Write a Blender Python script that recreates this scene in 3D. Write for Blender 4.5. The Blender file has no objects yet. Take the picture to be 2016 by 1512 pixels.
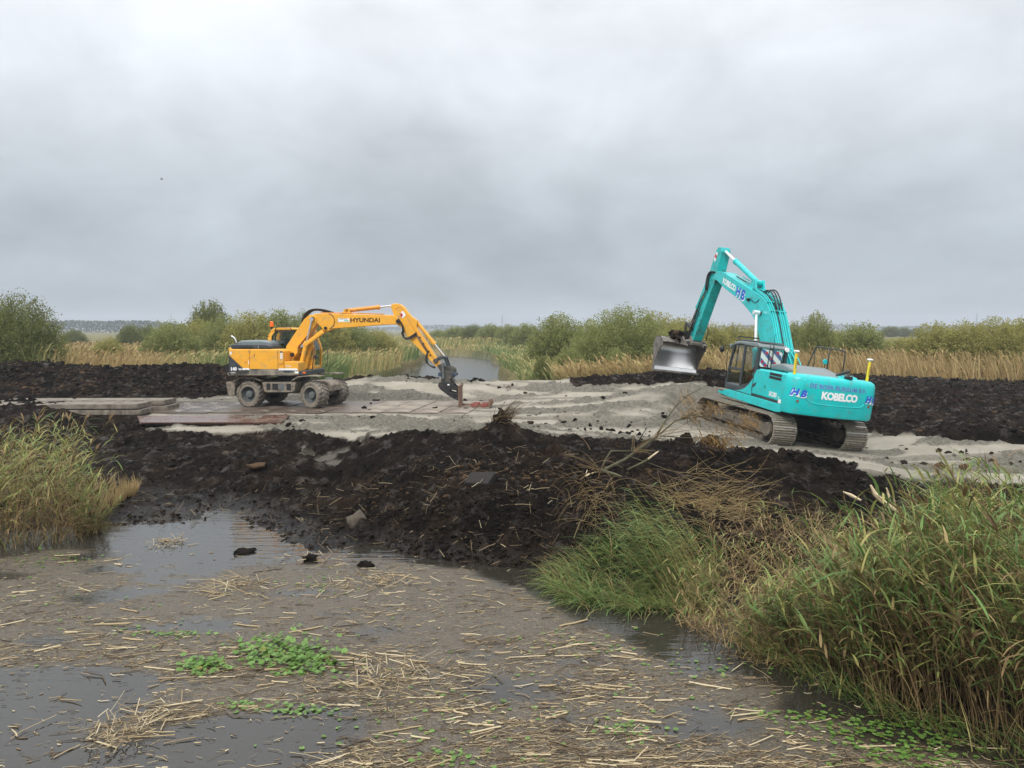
import bpy, math, random
import numpy as np
from mathutils import Vector, Matrix

sc = bpy.context.scene
col = sc.collection
R_ = math.radians
random.seed(7)
rng = np.random.default_rng(11)

# ------------------------------------------------------------------ camera
F_PX, CAM_H, PITCH = 1582.0, 3.6, math.atan(108 / 1582.0)
cd = bpy.data.cameras.new('camera')
cd.sensor_width = 36.0
cd.lens = 36.0 * F_PX / 2016.0
cd.clip_start, cd.clip_end = 0.1, 20000
cam = bpy.data.objects.new('camera', cd)
cam.location = (0, 0, CAM_H)
cam.rotation_euler = (math.pi / 2 - PITCH, 0, 0)
col.objects.link(cam)
sc.camera = cam

# ------------------------------------------------------------------ sky and sun (overcast)
SUN_EL, SUN_AZ = R_(46), R_(200)           # the sun stands behind the camera, a little to the left
w = bpy.data.worlds.new('World'); sc.world = w; w.use_nodes = True
nt = w.node_tree; nt.nodes.clear()
N = nt.nodes.new; L = nt.links.new
def wn(t, **k):
    n = N(t)
    for a, b in k.items(): setattr(n, a, b)
    return n
def wmath(op, a, b=None, c=None):
    n = N('ShaderNodeMath'); n.operation = op
    for i, v in enumerate((a, b, c)):
        if v is None: continue
        if isinstance(v, (int, float)): n.inputs[i].default_value = v
        else: L(v, n.inputs[i])
    return n.outputs[0]
tc = N('ShaderNodeTexCoord'); sep = N('ShaderNodeSeparateXYZ'); L(tc.outputs['Generated'], sep.inputs[0])
zc = wmath('MAXIMUM', sep.outputs['Z'], 0.0)
zz = wmath('ADD', zc, 0.42)
cmb = N('ShaderNodeCombineXYZ')
L(wmath('DIVIDE', sep.outputs['X'], zz), cmb.inputs[0]); L(wmath('DIVIDE', sep.outputs['Y'], zz), cmb.inputs[1])
cmb.inputs[2].default_value = 3.3
n1 = wn('ShaderNodeTexNoise'); n1.inputs['Scale'].default_value = 1.25; n1.inputs['Detail'].default_value = 5; n1.inputs['Roughness'].default_value = 0.52; n1.inputs['Distortion'].default_value = 0.35
n2 = wn('ShaderNodeTexNoise'); n2.inputs['Scale'].default_value = 4.2; n2.inputs['Detail'].default_value = 6; n2.inputs['Roughness'].default_value = 0.55; n2.inputs['Distortion'].default_value = 0.5
L(cmb.outputs[0], n1.inputs['Vector']); L(cmb.outputs[0], n2.inputs['Vector'])
cl = wmath('ADD', wmath('MULTIPLY', wmath('SUBTRACT', n1.outputs['Fac'], 0.5), 1.15), wmath('MULTIPLY', wmath('SUBTRACT', n2.outputs['Fac'], 0.5), 0.50))
# an overcast dome is brighter towards the zenith
el = wn('ShaderNodeValToRGB'); cr = el.color_ramp
for i, (p, c) in enumerate([(0.0, (0.315, 0.36, 0.40)), (0.10, (0.355, 0.393, 0.43)), (0.21, (0.455, 0.487, 0.522)), (0.36, (0.61, 0.635, 0.66)), (1.0, (1.60, 1.62, 1.65))]):
    e = cr.elements[i] if i < 2 else cr.elements.new(p)
    e.position = p; e.color = (*c, 1)
L(zc, el.inputs[0])
vm = N('ShaderNodeVectorMath'); vm.operation = 'SCALE'
L(el.outputs[0], vm.inputs[0]); L(wmath('ADD', cl, 1.0), vm.inputs['Scale'])
sky = N('ShaderNodeTexSky'); sky.sky_type = 'NISHITA'; sky.sun_disc = False
sky.sun_elevation = SUN_EL; sky.sun_rotation = SUN_AZ
bg1 = N('ShaderNodeBackground'); bg1.inputs['Strength'].default_value = 0.06; L(sky.outputs[0], bg1.inputs[0])
bg2 = N('ShaderNodeBackground'); bg2.inputs['Strength'].default_value = 0.98; L(vm.outputs[0], bg2.inputs[0])
mx = N('ShaderNodeMixShader'); mx.inputs[0].default_value = 0.93
L(bg1.outputs[0], mx.inputs[1]); L(bg2.outputs[0], mx.inputs[2])
out = N('ShaderNodeOutputWorld'); L(mx.outputs[0], out.inputs['Surface'])

sd = bpy.data.lights.new('sun', 'SUN'); sd.energy = 1.5; sd.angle = R_(14); sd.color = (1, 0.96, 0.9)
sun = bpy.data.objects.new('sun', sd); col.objects.link(sun)
_sv = Vector((math.sin(SUN_AZ) * math.cos(SUN_EL), math.cos(SUN_AZ) * math.cos(SUN_EL), math.sin(SUN_EL)))
sun.rotation_euler = (-_sv).to_track_quat('-Z', 'Y').to_euler()
sun.location = (0, -20, 40)

vs = sc.view_settings
vs.view_transform = 'Standard'; vs.look = 'None'; vs.exposure = 0.58; vs.gamma = 1.0; vs.use_curve_mapping = False
sc.render.engine = 'CYCLES'
sc.cycles.use_denoising = True
sc.cycles.max_bounces = 6; sc.cycles.diffuse_bounces = 3; sc.cycles.glossy_bounces = 3
sc.cycles.transmission_bounces = 4; sc.cycles.transparent_max_bounces = 8; sc.cycles.volume_bounces = 0
sc.cycles.use_adaptive_sampling = True; sc.cycles.adaptive_threshold = 0.015

# ------------------------------------------------------------------ places from bearings (surveying helpers)
_cp, _sp = math.cos(PITCH), math.sin(PITCH)
def bearing(u, v):
    a, b = (u - 1008) / F_PX, (756 - v) / F_PX
    return np.array([a, _cp + b * _sp, -_sp + b * _cp])
def at_z(u, v, z):
    r = bearing(u, v); return r * ((z - CAM_H) / r[2]) + np.array([0, 0, CAM_H])
def at_y(u, v, y):
    r = bearing(u, v); return r * (y / r[1]) + np.array([0, 0, CAM_H])

# ------------------------------------------------------------------ object helpers
def tag(o, label=None, cat=None, group=None, kind=None):
    if label: o['label'] = label
    if cat: o['category'] = cat
    if group: o['group'] = group
    if kind: o['kind'] = kind
    return o
def empty(name, loc=(0, 0, 0), rot=None):
    o = bpy.data.objects.new(name, None); col.objects.link(o); o.location = loc
    o.empty_display_size = 0.2
    if rot is not None: o.rotation_euler = rot
    return o
def link(name, me, parent=None, mat=None):
    o = bpy.data.objects.new(name, me); col.objects.link(o)
    if parent is not None: o.parent = parent
    if mat is not None and not me.materials: me.materials.append(mat)
    return o
def copy_tree(o, parent=None):
    c = o.copy(); col.objects.link(c)
    if parent is not None: c.parent = parent
    for ch in list(o.children): copy_tree(ch, c)
    return c

def np_mesh(name, V, F, tint=None, smooth=False, attrs=None):
    """mesh from numpy: V (n,3), F (m,k)"""
    V = np.ascontiguousarray(V, np.float32); F = np.ascontiguousarray(F, np.int32)
    me = bpy.data.meshes.new(name)
    k = F.shape[1]
    me.vertices.add(len(V)); me.vertices.foreach_set('co', V.ravel())
    me.loops.add(F.size); me.loops.foreach_set('vertex_index', F.ravel())
    me.polygons.add(len(F)); me.polygons.foreach_set('loop_start', np.arange(0, F.size, k, dtype=np.int32))
    try: me.polygons.foreach_set('loop_total', np.full(len(F), k, np.int32))
    except Exception: pass
    if smooth: me.polygons.foreach_set('use_smooth', np.ones(len(F), bool))
    ats = dict(attrs or {})
    if tint is not None: ats['tint'] = tint
    for n_, a in ats.items():
        at = me.attributes.new(n_, 'FLOAT', 'POINT'); at.data.foreach_set('value', np.ascontiguousarray(a, np.float32).ravel())
    me.update(calc_edges=True)
    return me

class MB:
    def __init__(s): s.v = []; s.f = []
    def add(s, vs, fs):
        b = len(s.v); s.v += [tuple(map(float, v)) for v in vs]; s.f += [tuple(i + b for i in f) for f in fs]; return s
    def box(s, x0, x1, y0, y1, z0, z1):
        return s.add([(x0, y0, z0), (x1, y0, z0), (x1, y1, z0), (x0, y1, z0), (x0, y0, z1), (x1, y0, z1), (x1, y1, z1), (x0, y1, z1)],
                     [(0, 3, 2, 1), (4, 5, 6, 7), (0, 1, 5, 4), (1, 2, 6, 5), (2, 3, 7, 6), (3, 0, 4, 7)])
    def prism(s, poly, x0, x1):
        """poly in (y,z), extruded along x"""
        n = len(poly); a = sum(poly[i][0] * poly[(i + 1) % n][1] - poly[(i + 1) % n][0] * poly[i][1] for i in range(n))
        if a < 0: poly = poly[::-1]
        vs = [(x0, y, z) for y, z in poly] + [(x1, y, z) for y, z in poly]
        fs = [tuple(range(n))[::-1], tuple(range(n, 2 * n))] + [(i, (i + 1) % n, n + (i + 1) % n, n + i) for i in range(n)]
        return s.add(vs, fs)
    def plan(s, poly, z0, z1):
        """poly in (x,y), extruded along z"""
        n = len(poly); a = sum(poly[i][0] * poly[(i + 1) % n][1] - poly[(i + 1) % n][0] * poly[i][1] for i in range(n))
        if a < 0: poly = poly[::-1]
        vs = [(x, y, z0) for x, y in poly] + [(x, y, z1) for x, y in poly]
        fs = [tuple(range(n))[::-1], tuple(range(n, 2 * n))] + [(i, (i + 1) % n, n + (i + 1) % n, n + i) for i in range(n)]
        return s.add(vs, fs)
    def tube(s, pts, r, n=8, cap=True):
        pts = [Vector(p) for p in pts]; m = len(pts)
        rs = r if isinstance(r, (list, tuple)) else [r] * m
        up = None; vs = []
        for i, p in enumerate(pts):
            t = (pts[min(i + 1, m - 1)] - pts[max(i - 1, 0)]).normalized()
            if up is None: up = t.orthogonal().normalized()
            up = (up - t * up.dot(t))
            up = up.normalized() if up.length > 1e-6 else t.orthogonal().normalized()
            b = t.cross(up)
            for k in range(n):
                a = 2 * math.pi * k / n
                vs.append(p + (up * math.cos(a) + b * math.sin(a)) * rs[i])
        fs = [(i * n + k, i * n + (k + 1) % n, (i + 1) * n + (k + 1) % n, (i + 1) * n + k) for i in range(m - 1) for k in range(n)]
        if cap: fs += [tuple(range(n))[::-1], tuple(range((m - 1) * n, m * n))]
        return s.add(vs, fs)
    def cyl(s, p0, p1, r, n=14): return s.tube([p0, p1], r, n)
    def obox(s, p0, p1, wx, wt):
        """bar from p0 to p1 (in a y,z plane), width wx along x, thickness wt"""
        p0, p1 = Vector(p0), Vector(p1); t = (p1 - p0).normalized(); x = Vector((1, 0, 0))
        if abs(t.dot(x)) > .9: x = Vector((0, 1, 0))
        x = (x - t * x.dot(t)).normalized(); b = t.cross(x)
        vs = [p + x * sx * wx / 2 + b * sb * wt / 2 for p in (p0, p1) for sx, sb in ((-1, -1), (1, -1), (1, 1), (-1, 1))]
        return s.add(vs, [(0, 1, 2, 3)[::-1], (4, 5, 6, 7), (0, 1, 5, 4), (1, 2, 6, 5), (2, 3, 7, 6), (3, 0, 4, 7)])
    def sphere(s, c, r, nu=12, nv=8, sz=1.0):
        vs = []; fs = []
        for j in range(nv + 1):
            t = math.pi * j / nv
            for i in range(nu):
                a = 2 * math.pi * i / nu
                vs.append((c[0] + r * math.sin(t) * math.cos(a), c[1] + r * math.sin(t) * math.sin(a), c[2] + r * sz * math.cos(t)))
        for j in range(nv):
            for i in range(nu): fs.append((j * nu + i, (j + 1) * nu + i, (j + 1) * nu + (i + 1) % nu, j * nu + (i + 1) % nu))
        return s.add(vs, fs)
    def mesh(s, name, smooth=False):
        me = bpy.data.meshes.new(name); me.from_pydata(s.v, [], s.f); me.update()
        if smooth: me.polygons.foreach_set('use_smooth', [True] * len(me.polygons))
        return me
    def build(s, name, mat, parent=None, smooth=False, bevel=0.0, seg=2, label=None):
        me = s.mesh(name, smooth); me.materials.append(mat)
        o = link(name, me, parent)
        if bevel:
            md = o.modifiers.new('bevel', 'BEVEL'); md.width = bevel; md.segments = seg; md.limit_method = 'ANGLE'; md.angle_limit = R_(35); md.harden_normals = False
            me.polygons.foreach_set('use_smooth', [True] * len(me.polygons))
            wn_ = o.modifiers.new('wn', 'WEIGHTED_NORMAL'); wn_.keep_sharp = False
        if label: o['label'] = label
        return o

# ------------------------------------------------------------------ materials
def new_mat(name):
    m = bpy.data.materials.new(name); m.use_nodes = True
    t = m.node_tree; t.nodes.clear()
    o = t.nodes.new('ShaderNodeOutputMaterial'); b = t.nodes.new('ShaderNodeBsdfPrincipled')
    t.links.new(b.outputs[0], o.inputs[0])
    return m, t, b, o
def nz(t, scale, detail=4, rough=.55, coord='Object', dist=0.0, vec=None):
    n = t.nodes.new('ShaderNodeTexNoise'); n.inputs['Scale'].default_value = scale; n.inputs['Detail'].default_value = detail
    n.inputs['Roughness'].default_value = rough; n.inputs['Distortion'].default_value = dist
    if vec is None:
        c = t.nodes.new('ShaderNodeTexCoord'); vec = c.outputs[coord]
    t.links.new(vec, n.inputs['Vector']); return n
def ramp(t, fac, stops, interp='LINEAR'):
    r = t.nodes.new('ShaderNodeValToRGB'); r.color_ramp.interpolation = interp
    for i, (p, c) in enumerate(stops):
        e = r.color_ramp.elements[i] if i < 2 else r.color_ramp.elements.new(p)
        e.position = p; e.color = (*c, 1) if len(c) == 3 else c
    t.links.new(fac, r.inputs[0]); return r
def mixc(t, fac, a, b, mode='MIX'):
    m = t.nodes.new('ShaderNodeMix'); m.data_type = 'RGBA'; m.blend_type = mode
    for i, v in ((0, fac), (6, a), (7, b)):
        if isinstance(v, (int, float)): m.inputs[i].default_value = v
        elif isinstance(v, tuple): m.inputs[i].default_value = (*v, 1) if len(v) == 3 else v
        else: t.links.new(v, m.inputs[i])
    return m.outputs[2]
def bump(t, b, h, strength, dist):
    n = t.nodes.new('ShaderNodeBump'); n.inputs['Strength'].default_value = strength; n.inputs['Distance'].default_value = dist
    t.links.new(h, n.inputs['Height']); t.links.new(n.outputs[0], b.inputs['Normal'])
def paint(name, c, rough=.45, metal=0.0, var=.12, scale=3.0, dirt=None, dirt_amt=.5, dscale=4.0, bmp=0.0, bscale=60, spec=.5, coat=0.0):
    """painted or plain surface with faint tone changes and optional dirt stains"""
    m, t, b, o = new_mat(name)
    n = nz(t, scale, 5)
    lo = tuple(x * (1 - var) for x in c); hi = tuple(min(1, x * (1 + var)) for x in c)
    cc = ramp(t, n.outputs['Fac'], [(.3, lo), (.7, hi)]).outputs[0]
    if dirt:
        d = nz(t, dscale, 8, .68)
        f = ramp(t, d.outputs['Fac'], [(.62 - .3 * dirt_amt, (0, 0, 0)), (.78 - .22 * dirt_amt, (1, 1, 1))]).outputs[0]
        cc = mixc(t, f, cc, dirt)
        rr = t.nodes.new('ShaderNodeMapRange'); rr.inputs[3].default_value = rough; rr.inputs[4].default_value = .9
        t.links.new(f, rr.inputs[0]); t.links.new(rr.outputs[0], b.inputs['Roughness'])
    else:
        rr = t.nodes.new('ShaderNodeMapRange'); rr.inputs[3].default_value = max(.04, rough - .08); rr.inputs[4].default_value = min(1, rough + .08)
        t.links.new(nz(t, scale * 4).outputs['Fac'], rr.inputs[0]); t.links.new(rr.outputs[0], b.inputs['Roughness'])
    t.links.new(cc, b.inputs['Base Color'])
    b.inputs['Metallic'].default_value = metal; b.inputs['Specular IOR Level'].default_value = spec
    b.inputs['Coat Weight'].default_value = coat
    if bmp: bump(t, b, nz(t, bscale, 6, .6).outputs['Fac'], bmp, .02)
    return m
def tinted(name, stops, rough=.7, transl=0.0, spec=.3, sheen=0):
    """colour from the per-piece attribute 'tint'"""
    m, t, b, o = new_mat(name)
    a = t.nodes.new('ShaderNodeAttribute'); a.attribute_name = 'tint'
    r = ramp(t, a.outputs['Fac'], stops)
    t.links.new(r.outputs[0], b.inputs['Base Color']); b.inputs['Roughness'].default_value = rough
    b.inputs['Specular IOR Level'].default_value = spec
    if transl:
        tr = t.nodes.new('ShaderNodeBsdfTranslucent'); t.links.new(r.outputs[0], tr.inputs[0])
        mxs = t.nodes.new('ShaderNodeMixShader'); mxs.inputs[0].default_value = transl
        t.links.new(b.outputs[0], mxs.inputs[1]); t.links.new(tr.outputs[0], mxs.inputs[2]); t.links.new(mxs.outputs[0], o.inputs[0])
    return m
def glass(name, tintc=(.55, .6, .58), rough=.02, alpha=.45):
    m, t, b, o = new_mat(name)
    tr = t.nodes.new('ShaderNodeBsdfTransparent'); tr.inputs[0].default_value = (*tintc, 1)
    g = t.nodes.new('ShaderNodeBsdfGlossy'); g.inputs['Roughness'].default_value = rough
    f = t.nodes.new('ShaderNodeLayerWeight'); f.inputs[0].default_value = .5
    pw_ = t.nodes.new('ShaderNodeMath'); pw_.operation = 'POWER'; pw_.inputs[1].default_value = 4.5; t.links.new(f.outputs['Facing'], pw_.inputs[0])
    ad_ = t.nodes.new('ShaderNodeMath'); ad_.operation = 'MULTIPLY_ADD'; ad_.inputs[1].default_value = .7; ad_.inputs[2].default_value = .03; t.links.new(pw_.outputs[0], ad_.inputs[0])
    mxs = t.nodes.new('ShaderNodeMixShader'); t.links.new(ad_.outputs[0], mxs.inputs[0])
    t.links.new(tr.outputs[0], mxs.inputs[1]); t.links.new(g.outputs[0], mxs.inputs[2]); t.links.new(mxs.outputs[0], o.inputs[0])
    return m

# ------------------------------------------------------------------ numpy noise and strips
def _hash(ix, iy, seed):
    h = (ix.astype(np.int64) * 374761393 + iy.astype(np.int64) * 668265263 + seed * 144665) & 0x7fffffff
    h = ((h ^ (h >> 13)) * 1274126177) & 0x7fffffff
    return ((h ^ (h >> 16)) & 0xffff) / 65535.0
def vnoise(x, y, seed=0):
    ix, iy = np.floor(x), np.floor(y); fx, fy = x - ix, y - iy
    fx = fx * fx * fx * (fx * (fx * 6 - 15) + 10); fy = fy * fy * fy * (fy * (fy * 6 - 15) + 10)
    a = _hash(ix, iy, seed); b = _hash(ix + 1, iy, seed); c = _hash(ix, iy + 1, seed); d = _hash(ix + 1, iy + 1, seed)
    return (a + (b - a) * fx) * (1 - fy) + (c + (d - c) * fx) * fy
def fbm(x, y, octv=4, seed=0, gain=.5):
    s = np.zeros_like(x); amp = 1.0; tot = 0
    for i in range(octv):
        c, sn = math.cos(.6 * i + .3), math.sin(.6 * i + .3)
        s = s + amp * vnoise((x * c - y * sn) * 2 ** i + 17.3 * i, (x * sn + y * c) * 2 ** i - 9.1 * i, seed + i); tot += amp; amp *= gain
    return s / tot
def worley(x, y, seed=0):
    ix, iy = np.floor(x), np.floor(y); f1 = np.full(x.shape, 9.0); f2 = np.full(x.shape, 9.0); idv = np.zeros(x.shape); tx = np.zeros(x.shape)
    for dx in (-1, 0, 1):
        for dy in (-1, 0, 1):
            cx_, cy_ = ix + dx, iy + dy
            px, py = cx_ + _hash(cx_, cy_, seed), cy_ + _hash(cx_, cy_, seed + 1)
            d = np.hypot(px - x, py - y); h = _hash(cx_, cy_, seed + 2); s_ = (x - px) * (_hash(cx_, cy_, seed + 3) - .5) + (y - py) * (_hash(cx_, cy_, seed + 4) - .5)
            nw = d < f1
            f2 = np.where(nw, f1, np.minimum(f2, d)); idv = np.where(nw, h, idv); tx = np.where(nw, s_, tx); f1 = np.where(nw, d, f1)
    return f1, f2, idv, tx
def smooth(a, b, x): t_ = np.clip((x - a) / (b - a), 0, 1); return t_ * t_ * (3 - 2 * t_)

def strands(base, az, lean, length, curve, nseg):
    """centre lines: start leaning 'lean' from the vertical towards az, bending by 'curve' radians over the length"""
    n = len(base); P = np.zeros((n, nseg + 1, 3)); P[:, 0] = base
    for i in range(nseg):
        a = lean + curve * (i + .5) / nseg
        st = (length / nseg)[:, None] * np.stack([np.sin(a) * np.cos(az), np.sin(a) * np.sin(az), np.cos(a)], 1)
        P[:, i + 1] = P[:, i] + st
    return P
def ribbon_mesh(P, width, side_az, tint, prof=None, fold=0.0):
    """flat blades along centre lines P (n,k,3); width (n,), side direction horizontal angle"""
    n, k, _ = P.shape
    prof = np.linspace(1, .12, k) if prof is None else np.asarray(prof)
    sdir = np.stack([np.cos(side_az), np.sin(side_az), np.full(n, fold)], 1)
    off = sdir[:, None, :] * (width[:, None] * prof[None, :] * .5)[:, :, None]
    V = np.stack([P - off, P + off], 2).reshape(-1, 3)
    i = (np.arange(n)[:, None] * (2 * k) + np.arange(k - 1)[None, :] * 2).reshape(-1)
    Fq = np.stack([i, i + 1, i + 3, i + 2], 1)
    return V, Fq, np.repeat(tint, 2 * k)
def tube_mesh(P, rad, tint, sides=3, prof=None):
    n, k, _ = P.shape
    prof = np.ones(k) if prof is None else np.asarray(prof)
    T = np.gradient(P, axis=1); T /= np.linalg.norm(T, axis=2, keepdims=True) + 1e-9
    ref = np.where(np.abs(T[..., 2:3]) > .8, np.array([1., 0, 0]), np.array([0, 0, 1.]))
    A = np.cross(T, ref); A /= np.linalg.norm(A, axis=2, keepdims=True) + 1e-9; B = np.cross(T, A)
    ang = np.arange(sides) * 2 * np.pi / sides
    r = (rad[:, None] * prof[None, :])[:, :, None, None]
    V = P[:, :, None, :] + r * (A[:, :, None, :] * np.cos(ang)[None, None, :, None] + B[:, :, None, :] * np.sin(ang)[None, None, :, None])
    V = V.reshape(-1, 3)
    b = (np.arange(n)[:, None, None] * (k * sides) + np.arange(k - 1)[None, :, None] * sides)
    s0 = np.arange(sides)[None, None, :]; s1 = (s0 + 1) % sides
    Fq = np.stack([b + s0, b + s1, b + sides + s1, b + sides + s0], 3).reshape(-1, 4)
    return V, Fq, np.repeat(tint, k * sides)
class Acc:
    def __init__(s): s.V = []; s.F = []; s.T = []; s.n = 0
    def add(s, V, F, T): s.V.append(V); s.F.append(F + s.n); s.T.append(T); s.n += len(V)
    def mesh(s, name, smooth=False): return np_mesh(name, np.concatenate(s.V), np.concatenate(s.F), np.concatenate(s.T), smooth)
# ------------------------------------------------------------------ terrain
WATER = -0.55
def rot3(y, p, r):
    return (Matrix.Rotation(y, 3, 'Z') @ Matrix.Rotation(p, 3, 'X') @ Matrix.Rotation(r, 3, 'Y'))
TEAL_POS = Vector((9.1, 27.2, -0.07)); TEAL_ROT = rot3(R_(9.8), R_(3.35), R_(6.45)); TEAL_SWING = R_(5.0)
YEL_POS = Vector((-8.62, 31.76, 0.58)); YEL_YAW = R_(-94.0); YEL_SWING = R_(-6.7)

ctl = []
def cz(u, v, z): p = at_z(u, v, z); ctl.append((p[0], p[1], z))
def cy(u, v, y): p = at_y(u, v, y); ctl.append((p[0], y, p[2]))
def cw(x, y, z): ctl.append((x, y, z))
# sand table under the wheeled machine
for u in (300, 430, 560, 700, 830, 960): cz(u, 796, .58); cz(u, 815, .55)
for u, z in ((620, .47), (760, .46), (900, .44), (1040, .42), (1180, .38)): cz(u, 842, z)
for u, v in ((640, 760), (700, 744), (760, 741), (830, 745), (900, 748), (965, 751), (1030, 750)): cy(u, v, 39.5)
for u, v in ((640, 775), (760, 772), (900, 775), (1020, 775)): cy(u, v, 35)
cy(1080, 752, 38); cy(1130, 757, 37); cy(1200, 755, 36); cy(1260, 757, 35.5); cy(1330, 752, 35.5); cy(1390, 752, 36)
cy(1130, 790, 31.5); cy(1230, 785, 31.5); cy(1300, 775, 32.5); cy(1325, 790, 29.8); cy(1385, 770, 32.0); cy(1250, 815, 28); cy(1340, 838, 26.5)
for x in (-11, -7, -3, 0): cw(x, 43.5, .2)
for x in (3, 6, 9, 12): cw(x, 42.5, .7)
# left peat bank behind the mats
for u, v in ((-150, 712), (0, 716), (80, 716), (150, 722), (220, 726), (280, 722), (360, 720), (430, 728)): cy(u, v, 40.5)
for u in (-150, 0, 120, 250, 380, 470): cz(u, 777, .6)
for x in (-30, -24, -18, -13): cw(x, 45, .8)
# left foreground
cy(20, 812, 27.4); cy(110, 818, 27.4); cy(-120, 810, 27.4); cz(225, 838, .30); cz(60, 850, .22); cz(160, 850, .22); cz(320, 852, .34); cz(430, 852, .36); cz(520, 852, .40)
cz(150, 880, .06); cz(260, 890, .08); cz(230, 930, -.18); cz(330, 925, -.12); cz(60, 920, -.15); cz(-100, 920, -.2)
cz(200, 975, -.42); cz(300, 990, -.42); cz(60, 1000, -.38); cz(-80, 1000, -.38)
cz(420, 900, .12); cz(520, 900, .2); cz(560, 925, .1); cz(640, 895, .16); cz(660, 925, .05)
cz(430, 960, -.28); cz(560, 985, -.25); cz(500, 1005, -.5)
# middle peat mound
for u, v, y in ((720, 868, 21.5), (800, 862, 21), (900, 862, 20.6), (985, 846, 20.4), (1060, 866, 20.2), (1200, 870, 20), (1350, 884, 19.6), (1500, 902, 19), (1620, 915, 18.6), (1720, 935, 18.2)): cy(u, v, y)
for u, v, z in ((740, 930, .15), (850, 930, .42), (960, 930, .5), (1080, 940, .45), (1200, 950, .4), (1350, 960, .25), (1500, 975, .15)): cz(u, v, z)
for u, v, z in ((640, 1010, -.3), (740, 1000, -.1), (860, 1000, .1), (980, 1010, .12), (1080, 1030, .05), (1180, 1060, -.05)): cz(u, v, z)
for u, v in ((250, 1030), (390, 1022), (460, 1005), (540, 1040), (640, 1085), (750, 1075), (850, 1100), (940, 1112), (1040, 1120), (1085, 1140)): cz(u, v, WATER)
# hollow behind the mound, in front of the tracked machine
cz(1300, 868, .25); cz(1420, 872, .05); cz(1560, 893, -.18); cz(1700, 905, -.36); cz(1820, 915, -.3); cz(1900, 935, -.2); cz(2016, 945, -.2); cz(2150, 950, -.2)
for lx in (-2.2, 0, 2.2):
    for ly in (-3, 0, 2.6):
        p = TEAL_POS + TEAL_ROT @ Vector((lx, ly, 0)); cw(p.x, p.y, p.z)
cy(1790, 868, 26.3); cy(1900, 880, 25.2); cy(2016, 885, 25); cy(2150, 890, 25)
# peat field behind, right
for u in (1760, 1880, 2016, 2150): cz(u, 826, .12); cz(u, 790, .4)
for u, v in ((1440, 738), (1560, 738), (1720, 742), (1850, 745), (1950, 752), (2100, 748)): cy(u, v, 45.5)
cy(1300, 741, 42); cy(1380, 734, 42)
# right bank under the reeds
for u, v, z in ((1180, 1185, -.58), (1300, 1205, -.58), (1420, 1235, -.58), (1500, 1290, -.6), (1620, 1345, -.6), (1750, 1400, -.6), (1880, 1445, -.6), (2016, 1490, -.6), (2200, 1540, -.6)): cz(u, v, z)
for u, v, z in ((1300, 1100, -.3), (1450, 1110, -.32), (1600, 1150, -.35), (1750, 1200, -.35), (1900, 1200, -.35), (2100, 1200, -.35), (1650, 1000, -.12), (1800, 1000, -.12), (2000, 1000, -.12), (2200, 1000, -.12)): cz(u, v, z)
# bed of the pond
for x, y in ((-12, 8), (-8, 11), (-4, 8), (0, 8), (0, 11), (-4, 12.5), (-8, 6), (0, 5.5), (-16, 11), (3, 6)): cw(x, y, -1.15)
for x in (-34, 34):
    for y in (14, 30): cw(x, y, .2)
for x in (-40, -20, 0, 20, 40): cw(x, 52, .45)
CT = np.array(ctl)
_sc = 20.0
def _tpsk(r2): return np.where(r2 > 1e-12, r2 * np.log(r2 + 1e-12), 0)
_n = len(CT); _xy = CT[:, :2] / _sc
_K = _tpsk(((_xy[:, None] - _xy[None]) ** 2).sum(2)) + np.eye(_n) * 2e-4
_Pm = np.c_[np.ones(_n), _xy]
_A = np.block([[_K, _Pm], [_Pm.T, np.zeros((3, 3))]])
_wt = np.linalg.solve(_A, np.r_[CT[:, 2], 0, 0, 0])
def base_z(x, y):
    x = np.asarray(x, float); y = np.asarray(y, float)
    xf, yf = np.clip(x, -40, 40).ravel() / _sc, np.clip(y, 5, 52).ravel() / _sc
    o = np.zeros_like(xf)
    for i in range(0, len(xf), 60000):
        a, b = xf[i:i + 60000], yf[i:i + 60000]
        r2 = (a[:, None] - _xy[None, :, 0]) ** 2 + (b[:, None] - _xy[None, :, 1]) ** 2
        o[i:i + 60000] = _tpsk(r2) @ _wt[:_n] + _wt[_n] + _wt[_n + 1] * a + _wt[_n + 2] * b
    return o.reshape(x.shape)

def in_poly(x, y, poly):
    c = np.zeros(x.shape, bool); j = len(poly) - 1
    for i in range(len(poly)):
        xi, yi = poly[i]; xj, yj = poly[j]
        if yi != yj:
            c ^= ((yi > y) != (yj > y)) & (x < (xj - xi) * (y - yi) / (yj - yi) + xi)
        j = i
    return c
def hit(u, v, z0=.3):
    """where a bearing meets the smooth ground"""
    r = bearing(u, v); best = None
    t = np.linspace(6, 60, 700) / r[1]
    z = base_z(r[0] * t, r[1] * t); k = np.argmax(CAM_H + r[2] * t < z)
    if k == 0: return at_z(u, v, z0)[:2]
    return np.array([r[0] * t[k], r[1] * t[k]])
SAND = [tuple(hit(u, v)) for u, v in [(285, 850), (290, 792), (440, 780), (640, 765), (690, 748), (760, 744), (900, 750), (960, 752)]] + \
       [(-2, 42.0), (3, 41.5)] + [tuple(hit(u, v)) for u, v in [(1130, 760), (1200, 758), (1300, 756), (1385, 757), (1420, 775)]] + \
       [(9.6, 31.5), (12.2, 29.5), (13.6, 27.2), (16.5, 26.2), (22, 25.8), (30, 25.5), (30, 20.5)] + \
       [tuple(hit(u, v)) for u, v in [(2016, 958), (1900, 950), (1780, 945), (1640, 905), (1500, 890), (1340, 872), (1150, 862), (1060, 856), (900, 852), (760, 858), (640, 855), (540, 852), (420, 852)]]
PUDDLE = [tuple(hit(u, v)) for u, v in [(590, 905), (600, 880), (690, 885), (720, 905), (660, 925)]]
TRACKWAY = [(-31, 31.5), (-31, 29.3), (-14.6, 29.2), (-14.6, 35)]
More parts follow.
